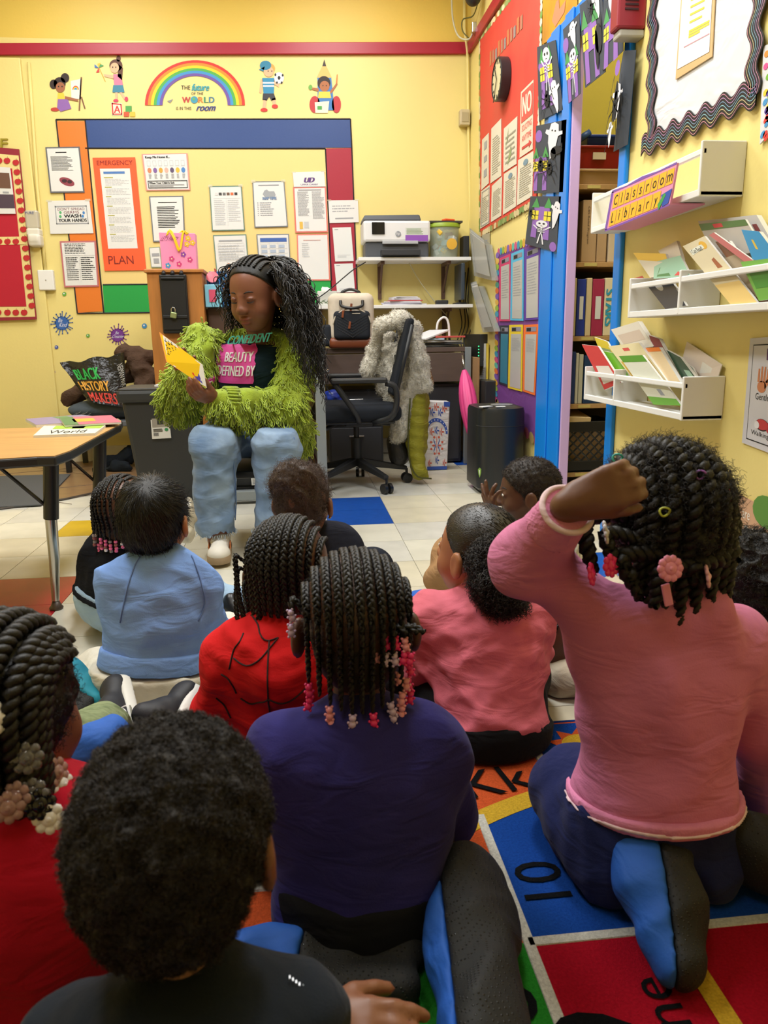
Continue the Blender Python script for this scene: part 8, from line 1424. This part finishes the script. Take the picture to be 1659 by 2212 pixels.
# --- storage alcove: bookcase with bins, boxes, binders, crate
def alcove():
    yf = 3.56; Lx,Rx = XW+.028,1.86; WD = M('shelf_wood','#B08A58',.5,var=(6,.2),stretch=(8,1,8)); DKW = M('case_dark','#2E241C',.7); t = thing('bookcase','wooden storage bookcase inside the alcove','bookcase',((Lx+Rx)/2,yf+.16,0)); z = lambda py: onY(1290,py,yf)[2]
    MB().box2((Lx-.0,yf+.30,0),(Rx,yf+.32,z(395)+.02)).build('back_panel',DKW,t); MB().box2((Lx-.012,yf,0),(Lx,yf+.32,z(395)+.02)).build('side_panel',DKW,t); MB().box2((Rx,yf,0),(Rx+.02,yf+.32,z(395)+.02)).build('side_panel',DKW,t)
    SH = [398,566,726,872,1019]; zs = [z(p) for p in SH]
    for k,zz in enumerate(zs): s_ = MB().box2((Lx,yf,zz-.022),(Rx,yf+.30,zz)).build('shelf',WD,t,bev=.002); MB().box2((Lx+.06,yf-.003,zz-.018),(Lx+.12,yf,zz-.004)).build('shelf_label',K('#B9A860'),s_)
    X = lambda px: onY(px,700,yf)[0]
    def bx(name,label,cat,x0,x1,k,h_,mat,dy=.02,d_=.2,bev=.004,grp=None): return MB().box2((x0,yf+dy,zs[k]+.001),(x1,yf+dy+d_,zs[k]+h_)).build(name,mat,label=label,cat=cat,bev=bev,group=grp)
    # top bins
    def bin_(label,x0,x1,z0,h_,mat,lab=False):
        b = thing('storage_bin',label,'bin',((x0+x1)/2,yf+.12,z0)); mb = MB(); mb.hexa([(x0+.008,yf+.03,z0),(x1-.008,yf+.03,z0),(x1-.008,yf+.22,z0),(x0+.008,yf+.22,z0)],[(x0,yf+.01,z0+h_),(x1,yf+.01,z0+h_),(x1,yf+.24,z0+h_),(x0,yf+.24,z0+h_)]); mb.build('body',mat,b,bev=.005); MB().box2((x0-.005,yf+.004,z0+h_-.012),(x1+.005,yf+.245,z0+h_)).build('rim',mat,b,bev=.004)
        if lab: MB().box2(((x0+x1)/2-.03,yf+.012,z0+h_*.4),((x0+x1)/2+.03,yf+.018,z0+h_*.7)).build('label',K('#C9BBA0'),b)
    h1 = z(364)-zs[0]; bin_('tan latched storage bin at the bottom of the bin stack',Lx+.0,Rx-.25,zs[0]+.001,h1,M('bin_tan','#B08F66',.4)); h2 = z(312)-z(364); bin_('glossy dark red storage bin in middle of the stack',Lx+.01,X(1327),zs[0]+h1+.002,h2-.003,M('bin_red','#8E1A1E',.25),True); h3 = z(290)-z(312); bin_('blue storage bin on top of the stack',X(1254),X(1330),zs[0]+h1+h2+.002,h3,M('bin_blue','#1C3A8E',.3))
    mb = MB(); a = onY(1252,300,yf-.0); mb.tube([a,a+V3(.045,.0,.028)],.014,10); mb.build('rolled_mat',M('handle_blue','#2A4F8E',.4),label='blue rolled mat end sticking up by the stacked bins',cat='rolled mat',smooth=True); bx('card_box','small cream card box left of the red bin','box',Lx+.001,Lx+.018,0,h1+.075,K('#C9A98A'),.0,.05)
    # cardboard boxes
    CB = M('cardboard_box','#A98A62',.7,bump=(80,.2,.001))
    for k,(a,b,hh,lb,tx) in enumerate(((1252,1284,430,'tall cardboard box with printed spine on the second shelf','CBS Relief Program'),(1285,1306,440,'second tall cardboard box on the second shelf',''),(1309,1350,432,'pale wide cardboard box at the right of the second shelf',''))):
        x0,x1 = X(a),X(b); h_ = z(hh)-zs[1]; o = bx('cardboard_box',lb,'box',x0+.001,x1-.001,1,h_,CB if k<2 else M('cardboard_pale','#C2AE8E',.7),.02,.22,.003,'boxes on the second shelf'); 
        if tx: qq = Quad((x0+.012,yf+.019,zs[1]+h_*.9),(x0+.012,yf+.019,zs[1]+h_*.3),(x0+.024,yf+.019,zs[1]+h_*.3),(x0+.024,yf+.019,zs[1]+h_*.9)); qq = Quad((x0+.034,yf+.019,zs[1]+h_*.9),(x0+.034,yf+.019,zs[1]+h_*.3),(x0+.022,yf+.019,zs[1]+h_*.3),(x0+.022,yf+.019,zs[1]+h_*.9)); text(o,qq,tx,(0,0,1,1),K('#4A3A2A'),.001)
    # binders
    for k,(a,b,c_,lb) in enumerate(((1239,1245,'#C2B48E','cream binder at the left end of the binder shelf'),(1246,1265,'#22358A','dark blue binder with a white spine label'),(1266,1278,'#C9B48A','tan binder next to the blue one'),(1279,1304,'#9A2A4A','wide maroon binder with spine label'),(1305,1325,'#D5C6A0','cream binder with turquoise lettering'),(1326,1345,'#B9A684','plain tan binder at the right end of the shelf'))):
        x0,x1 = X(a),X(b); x0 = max(x0,Lx+.001); h_ = z(600+(k%2)*2)-zs[2]; o = bx('binder',lb,'binder',x0+.0005,x1-.0005,2,h_,M('binder_'+c_[1:],c_,.4),.01,.22,.003,'binders on the third shelf')
        if k in (1,3): rects(o,Quad((x0+.006,yf+.009,zs[2]+h_*.7),(x1-.006,yf+.009,zs[2]+h_*.7),(x1-.006,yf+.009,zs[2]+h_*.3),(x0+.006,yf+.009,zs[2]+h_*.3)),[(.2,0,.8,1)],K('#C9C9C4'),.001,'spine_label')
        if k == 4:
            qq = Quad((x1-.004,yf+.009,zs[2]+h_*.80),(x1-.004,yf+.009,zs[2]+h_*.18),(x0+.006,yf+.009,zs[2]+h_*.18),(x0+.006,yf+.009,zs[2]+h_*.80)); text(o,qq,'STARS',(0,0,1,1),K('#2A8FA8'),.001,bold=.02)
    for k,(a,b,c_,lb) in enumerate(((1236,1240,'#6FA82A','thin lime folder on the fourth shelf'),(1241,1249,'#223A7A','navy binder on the fourth shelf'),(1250,1256,'#C2C0B0','first pale thin binder on the fourth shelf'),(1257,1266,'#B5B39E','second pale thin binder on the fourth shelf'),(1268,1320,'#1F3A5A','wide dark blue book on the fourth shelf'))): bx('binder',lb,'binder',max(X(a),Lx+.001),X(b)-.0006,3,z(756+3*k)-zs[3],M('binder_'+c_[1:],c_,.4),.01,.2,.002,'binders on the fourth shelf')
    # folders above the crate
    c = thing('milk_crate','black plastic milk crate with lattice side full of papers','crate',((Lx+X(1330))/2,yf+.1,zs[4])); x0,x1,z0,z1 = Lx+.004,X(1345),zs[4]+.001,z(910); BK = M('crate_black','#1B1B1C',.4)
    MB().box2((x0,yf,z1-.05),(x1,yf+.012,z1)).build('top_band',BK,c,bev=.003); MB().box2((x0,yf,z0),(x1,yf+.012,z0+.055)).build('bottom_band',BK,c,bev=.003); MB().box2((x0,yf+.25,z0),(x1,yf+.26,z1)).build('back_side',BK,c); MB().box2((x0,yf,z0),(x0+.008,yf+.26,z1)).build('end_side',BK,c); MB().box2((x1-.008,yf,z0),(x1,yf+.26,z1)).build('end_side',BK,c); MB().box2((x0,yf,z0),(x1,yf+.26,z0+.008)).build('bottom',BK,c)
    za,zb = z0+.055,z1-.05; w_ = x1-x0
    for k in range(-3,8):
        for e in (1,-1):
            p0,p1 = x0+w_*k/6,x0+w_*k/6+e*(zb-za); a,b = V3(p0,yf+.006,za),V3(p1,yf+.006,zb)
            lo,hi = 0,1
            d = b-a
            ts = [t_ for t_ in np.linspace(0,1,21) if x0 <= (a+d*t_)[0] <= x1]
            if len(ts) > 3: mb = MB(); mb.tube([a+d*ts[0],a+d*ts[-1]],.0045,5); mb.build('lattice_bar',BK,c)
    rr = random.Random(6)
    for k in range(9): MB().box(((x0+x1)/2,yf+.05+.02*k,z0+.012+(z1-z0)*.42),(w_-.03,.008,(z1-z0)*(.72+.1*rr.random())),rotx(.1)).build('crate_paper',K(rr.choice(['#B99A72','#C9B490','#D5CBB5','#A9835A'])),c)
    MB().box((X(1262),yf+.1,z1+.018),(.11,.2,.03),rotx(.12)@roty(.06)).build('manila_folder',M('manila','#C2A878',.6),label='stack of manila folders lying on the milk crate',cat='folder',bev=.002)
alcove()
# --- library wall
def wavy_board():
    cs = ((1420,-200),(1668,-330),(1624,222),(1400,312)); o = sheet('notice_board','white paper notice board with black rainbow wavy border','notice board',RQ(*cs,.004),M('board_white','#D5D5D8',.6,crease=(6,.4,.02),bump=(40,.2,.002)),.004); q = RQ(*cs,.0085)
    cols = ['#C98A92','#D0C08A','#8ABFC9','#7A9AB8','#B58AB8','#C98AA0']
    def strip(pts_c,w0,axis,name):
        # pts_c: centreline px list; wavy ribbon with coloured lines, as its own slab
        P = [onX(px,py,XW-.014) for px,py in pts_c]; a,b = P[0],P[-1]; n = 80; d = unit(b-a); L = np.linalg.norm(b-a); side = np.cross(d,V3(1,0,0)); V = []
        c0 = [a+d*L*i/n+side*.012*math.sin(i/n*L/.10*2*math.pi) for i in range(n+1)]
        st = thing('border_strip',name,'border strip',a,'wavy border strips'); m = MB()
        for i,c in enumerate(c0): V += [c-side*w0,c+side*w0,c-side*w0+V3(.003,0,0),c+side*w0+V3(.003,0,0)]
        F = [(4*i,4*i+1,4*i+5,4*i+4) for i in range(n)]+[(4*i+2,4*i+6,4*i+7,4*i+3) for i in range(n)]+[(4*i,4*i+4,4*i+6,4*i+2) for i in range(n)]+[(4*i+1,4*i+3,4*i+7,4*i+5) for i in range(n)]; mk('ribbon',V,F,M('strip_black','#0D0B10',.5),st)
        for k in range(6): mb = MB(); off = side*w0*(-.80+.32*k); V2 = [];   V2 = [p for c in c0 for p in (c+off-side*.0010+V3(-.001,0,0),c+off+side*.0010+V3(-.001,0,0))]; mk('colour_line',V2,[(2*i,2*i+1,2*i+3,2*i+2) for i in range(n)],K(cols[k]),st)
    strip([(1385,318),(1634,198)],.030,0,'wavy black border strip along the bottom of white board'); strip([(1412,-160),(1404,300)],.030,1,'wavy black border strip on the left of white board'); strip([(1656,-300),(1622,210)],.030,1,'wavy black border strip on the right of white board')
    q2 = RQ((1484,-160),(1556,-190),(1540,122),(1461,172),.010); p = sheet('notice_page','printed page with yellow highlighted lines on tan backing','paper',q2,M('backing_tan','#C9A873',.6),.003); q3 = RQ((1484,-160),(1548,-186),(1532,112),(1463,150),.014); rects(p,q3,[(0,0,1,1)],PAPER,0,'page')
    for k,(u0,u1,v) in enumerate(((.34,.62,.46),(.34,.80,.41),(.34,.80,.355),(.34,.74,.30),(.34,.98,.235),(.34,.98,.215),(.34,.7,.195))): rects(p,q3,[(u0-.02,v-.008,u1-.02,v+.008)],K('#D8C83A'),.0006,'highlight'); 
    rects(p,q3,[(.18,.135,.98,.142)],K('#C98A98'),.0006); rects(p,q3,[(.5,.56,.9,.57),(.5,.54,.8,.548)],INKG,.0006)
    cs = ((1652,100),(1700,80),(1690,260),(1644,312)); o = sheet('notice_board','board edge with bright polka dot border at the right edge','notice board',RQ(*cs,.004),M('board_white'),.004); q = RQ(*cs,.0085); rr = random.Random(4); cc = ['#D8322A','#E0892A','#5A3A9A','#6FA82A','#3E8FC8','#D84A8A','#E0C42A']
    for k in range(40): polys(o,q,[oval(rr.random()*.9+.05,(k+.5)/40,.12,.035,10)],K(rr.choice(cc)),.0005,'dot')
wavy_board()
def ledges():
    T = .012; D_ = .125
    def ledge(label,pl,pr,h_,extra,ends=(True,True),zoff=0):
        """pl, pr: pixel of bottom-front corners; h_ height of the ends; extra: fractions of dividers"""
        Xf = XW-D_; a,b = onX(pl[0],pl[1],Xf),onX(pr[0],pr[1],Xf); z0 = (a[2]+b[2])/2; y0,y1 = b[1],a[1]; t = thing('book_ledge',label,'book ledge',(XW-D_/2,(y0+y1)/2,z0),'white book ledges')
        MB().box2((Xf,y0,z0),(XW-.001,y1,z0+T)).build('base',WHITE,t,bev=.002); MB().box2((Xf-.0012,y0+.001,z0-.0012),(Xf+T,y1-.001,z0+.018)).build('front_lip',WHITE,t,bev=.002); MB().box2((Xf,y0,z0+h_-.035),(Xf+T,y1,z0+h_-.018)).build('front_rail',WHITE,t,bev=.003)
        for y in (y0,y1-T): MB().box2((Xf-.003,y,z0-.0025),(XW-.0005,y+T,z0+h_)).build('end_panel',WHITE,t,bev=.003)
        for e in extra: y = y1+(y0-y1)*e; MB().box2((Xf-.002,y-T/2,z0+.0005),(XW-.001,y+T/2,z0+h_)).build('divider',WHITE,t,bev=.003)
        return t,z0+T,y0,y1
    t1 = ledge('top white book ledge with the classroom library sign',(1277,502),(1512,424),.140,[]); t2 = ledge('middle white book ledge cut off by the right edge',(1357,680),(1745,672),.125,[.37]); t3 = ledge('lowest white book ledge full of picture books',(1262,858),(1473,912),.125,[.36])
    return t1,t2,t3
L1,L2,L3 = ledges()
def library_sign():
    Xs = XW-.150; f = lambda px,py: onX(px,py,Xs); q = Quad(f(1326,415),f(1467,352),f(1451,442),f(1312,497)); t = sheet('library_sign','yellow and pink tent-card sign reading Classroom Library','sign',q,M('sign_pink','#E090B5',.5),.006); n0 = .0065
    polys(t,q,[[(-.01,-.04),(1.0,-.02),(1.0,.03),(-.01,.02)],[(-.02,0),(.02,0),(.03,1.0),(-.01,1.0)],[(0,.97),(1,.97),(1,1.03),(.75,1.01),(.5,1.06),(.25,1.0),(0,1.04)]],K('#7A4FA8'),n0,'purple_edge'); YS = K('#F0B428')
    for k in range(9): rects(t,q,[(.06+.104*k,.53,.155+.104*k,.91)],YS,n0+.0004,'letter_tile')
    for k in range(7): rects(t,q,[(.05+.115*k,.06,.158+.115*k,.46)],YS,n0+.0004,'letter_tile')
    for k,ch in enumerate('Classroom'): text(t,q,ch,(.075+.104*k,.60,.14+.104*k,.60+(.26 if ch in 'Cl' else .19)),INK,n0+.001,fit=True)
    for k,ch in enumerate('Library'): text(t,q,ch,(.07+.115*k,.14 if ch!='y' else .08,.135+.115*k,.14+(.27 if ch in 'Lib' else .18)),INK,n0+.001,fit=True)
    polys(t,q,[[(.86,.34),(1.0,.40),(.98,.05),(.90,.02)],],K('#2A4FA8'),n0+.0008,'book_print'); polys(t,q,[[(.83,.12),(.90,.36),(.93,.30),(.86,-.04)]],K('#3E9A4A'),n0+.0012,'book_print')
    mb = MB(); a,b = f(1312,497),f(1451,442); mb.hexa([a,b,b+V3(.10,0,0),a+V3(.10,0,0)],[a+V3(0,0,.004),b+V3(0,0,.004),b+V3(.10,0,.004),a+V3(.10,0,.004)]); mb.build('tent_foot',M('sign_pink'),t)
library_sign()
def books():
    rr = random.Random(12)
    def book(label,tl,tr,br,bl,X0,X1,cover,th=.008,marks=(),txt=None,grp='books on the ledges'):
        """front cover corner pixels; X0 at the top edge, X1 at the bottom edge"""
        q = Quad(onX(*tl,X0),onX(*tr,X0),onX(*br,X1),onX(*bl,X1)); mb = MB(); mb.hexa([p-q.n*th for p in q.p],[p for p in q.p]); o = mb.build('picture_book',M('page_white'),label=label,cat='book',group=grp); rects(o,q,[(0,0,1,1)],K(cover,.35),.0006,'cover')
        for c,p in marks: polys(o,q,[p],K(c,.35),.001,'cover_art')
        if txt: text(o,q,txt[0],txt[1],INK,.0014)
        return o
    xa,xb,xc = XW-.115,XW-.075,XW-.03; sq = [(.1,.3),(.9,.3),(.9,.7),(.1,.7)]
    # lowest ledge, left to right, front to back
    book('red and white book at the left end of the lowest ledge',(1257,744),(1292,748),(1342,826),(1306,842),XW-.10,xa+.01,'#C23A3A',.008,[('#D8D0C8',[(.1,.1),(.9,.1),(.9,.45),(.2,.5)])]); book('yellow edged thin book behind the red one on the lowest ledge',(1284,728),(1312,738),(1345,800),(1312,800),XW-.06,XW-.06,'#D8C23A',.006,[('#8A9A6A',sq)]); book('lime green book beside the red book on the lowest ledge',(1302,758),(1334,764),(1360,815),(1330,818),XW-.08,XW-.085,'#6FAF2E',.007)
    book('white tall hardback at the back of the lowest ledge',(1320,712),(1378,694),(1412,748),(1352,760),XW-.05,XW-.055,'#D9D3C6',.016,[('#C9B8A8',sq)],None); book('cream book with yellow edge in the middle of the lowest ledge',(1314,748),(1380,740),(1440,822),(1372,826),XW-.085,XW-.09,'#DDD2A8',.010,[('#C9504A',[(.4,.82),(.6,.82),(.6,.9),(.4,.9)]),('#C9A23A',[(.05,.0),(.95,.0),(.95,.55),(.05,.55)])]); book('white book with green grass cover at front of the lowest ledge',(1337,769),(1388,767),(1472,876),(1412,874),XW-.11,XW-.112,'#D8DACB',.007,[('#5F9A3A',[(0,.86),(1,.86),(1,1),(0,1)]),('#6FA84A',[(0,0),(1,0),(1,.12),(0,.16)]),('#9A9FA8',[(.55,.18),(.7,.18),(.7,.3),(.55,.3)])]); 
    book('orange topped book on the lowest ledge',(1388,752),(1424,750),(1470,826),(1432,828),XW-.075,XW-.085,'#DDC7A0',.012,[('#E07A2A',[(.0,.88),(1,.88),(1,1),(0,1)])]); book('maroon spined book on the lowest ledge',(1402,724),(1424,732),(1458,800),(1436,822),XW-.05,XW-.06,'#7A2A30',.012); book('dark green photo book at the right of the lowest ledge',(1440,756),(1470,772),(1508,822),(1478,824),XW-.055,XW-.065,'#2F4A38',.010,[('#8FB09A',[(.5,.1),(.9,.1),(.9,.4),(.5,.4)])]); book('thin silver edged book leaning right on the lowest ledge',(1468,772),(1496,794),(1510,822),(1486,822),XW-.04,XW-.05,'#9AA8A0',.006); book('white card leaning against the wall on lowest ledge',(1484,738),(1560,788),(1548,824),(1462,824),XW-.012,XW-.02,'#D5C6B8',.002)
    # middle ledge
    book('dark book with moon on the left of the middle ledge',(1397,615),(1452,608),(1482,660),(1438,668),xa+.01,xa+.0,'#35363A',.008,[('#C9C9C6',oval(.42,.85,.14,.16,14))]); book('yellow topped book at left of the middle ledge',(1368,546),(1438,548),(1450,590),(1405,600),XW-.085,XW-.10,'#D8B23A',.008,[('#CFC8B4',[(0,0),(1,0),(1,.55),(0,.7)])]); book('green garden picture book at left of the middle ledge',(1414,566),(1470,552),(1492,598),(1412,602),XW-.09,XW-.105,'#8FB8A0',.008,[('#4A7A4A',[(.1,.1),(.5,.1),(.4,.6),(.2,.6)]),('#C9504A',[(.6,.1),(.8,.1),(.75,.3)])]); book('stack of white papers behind the garden book',(1422,542),(1462,520),(1474,560),(1440,566),XW-.05,XW-.06,'#D0C6B4',.010); book('small red book peeping at left of the middle ledge',(1368,602),(1388,596),(1392,604),(1374,606),XW-.06,XW-.07,'#B8322A',.006)
    book('cream early reader with ribbon banner in the middle ledge',(1475,532),(1522,510),(1643,662),(1585,665),XW-.105,xa,'#CFC4A4',.006,[('#D8A83A',oval(.72,.90,.14,.06,14)),('#D8DCD0',[(.1,.82),(.7,.86),(.7,.92),(.1,.9)]),('#9A5A3A',[(.6,.55),(.8,.55),(.75,.7),(.62,.68)]),('#E0C27A',[(0,.02),(1,.02),(1,.34),(0,.34)])],('I Can Read!',(.12,.84,.62,.90))); book('brown dinosaur book behind the early reader',(1545,522),(1575,520),(1672,655),(1645,662),XW-.09,XW-.10,'#7A5238',.008,[('#5A3A28',sq)]); book('large grey hardback at the back of middle ledge',(1508,478),(1634,464),(1690,560),(1560,580),XW-.035,XW-.045,'#B5B2AE',.014,[('#7A3A3A',[(.86,.3),(.93,.3),(.93,.8),(.86,.8)])]); book('christmas patterned book in front of the grey hardback',(1510,484),(1610,474),(1650,540),(1545,560),XW-.06,XW-.07,'#A8A29A',.006,[('#4A6A3A',[(0,.8),(1,.8),(1,1),(0,1)]),('#B8383A',[(.3,.84),(.5,.84),(.5,.96),(.3,.96)])]); book('bright blue hardback leaning on the middle ledge',(1602,496),(1640,500),(1700,580),(1626,560),XW-.095,XW-.10,'#2A86B8',.010,[('#C9A83A',[(.3,.4),(.4,.4),(.4,.7),(.3,.7)])]); book('thin pink spined book leaning on the middle ledge',(1532,508),(1542,502),(1640,572),(1628,580),XW-.10,XW-.10,'#B86A6A',.005); book('green swirl cover book at right of the middle ledge',(1600,566),(1680,556),(1700,640),(1640,650),xa,xa,'#6FA84A',.008,[('#4A8A3A',sq)]); book('clear packet of reading cards on the middle ledge',(1560,560),(1600,545),(1640,640),(1605,650),XW-.095,XW-.10,'#9A8A72',.006)
books()
def posters():
    o,q = rsheet('rules_poster','laminated class rules poster with gentle hands and walking feet','poster',(1622,731),(1760,720),(1745,1010),(1604,956),M('poster_lilac','#C9C8CF',.35),.003,.002); INKC = INK
    rects(o,q,[(.06,.05,.065,.94),(.06,.05,1,.06),(.06,.93,1,.94)],INK,.0006); HB = K('#C07A52'); hx,hy = .25,.60
    polys(o,q,[oval(hx,hy-.04,.075,.055,12)]+[[(hx-.075+.045*k,hy),(hx-.04+.045*k,hy),(hx-.045+.05*k,hy+.12+.02*(k in (1,2))),(hx-.07+.05*k,hy+.12+.02*(k in (1,2)))] for k in range(4)]+[[(hx+.05,hy-.06),(hx+.14,hy+.02),(hx+.12,hy+.05),(hx+.04,hy)]],HB,.0006,'hand_print'); text(o,q,'Gentle Hands',(.16,.44,.62,.50),INK,.0006); rects(o,q,[(.30,.80,.50,.90)],K('#5A3A6A'),.0006,'print')
    polys(o,q,[oval(.30,.22,.11,.055,14)],INK,.0006,'shoe_print'); polys(o,q,[oval(.30,.224,.10,.048,14)],K('#B8383A'),.001,'shoe_print'); polys(o,q,[oval(.22,.21,.04,.035,12)],K('#DAD8DC'),.0014,'shoe_print'); polys(o,q,[oval(.45,.21,.09,.055,14)],K('#A83038'),.0008,'shoe_print'); text(o,q,'Walking Feet',(.13,.10,.60,.155),INK,.0006)
    o,q = rsheet('smart_poster','woodland poster reading You are SMART, low on the wall','poster',(1560,1050),(1790,1160),(1770,1310),(1550,1210),M('poster_peach','#D2A684',.5,var=(6,.12)),.003,.002); [polys(o,q,[p_],K('#5A8A3A'),.0006,'leaf_print') for p_ in (oval(.08,.97,.08,.16,14),oval(.48,.93,.14,.22,16))]; polys(o,q,[[(0,0),(1,0),(1,.12),(.6,.2),(.3,.14),(0,.2)]],K('#A9A6AC'),.0006,'rock_print'); polys(o,q,[oval(.55,.22,.06,.16,12)],K('#B88AC0'),.0008,'flower_print'); W_ = K('#E9E4DA'); text(o,q,'You are',(.12,.72,.32,.86),W_,.001); text(o,q,'SMART',(.02,.28,.42,.64),W_,.001,bold=.003)
    for k in range(4): polys(o,q,[oval(.46+.03*k,.45+.07*k,.02,.05,8)],K('#7A9A3A'),.001,'leaf_print')
posters()
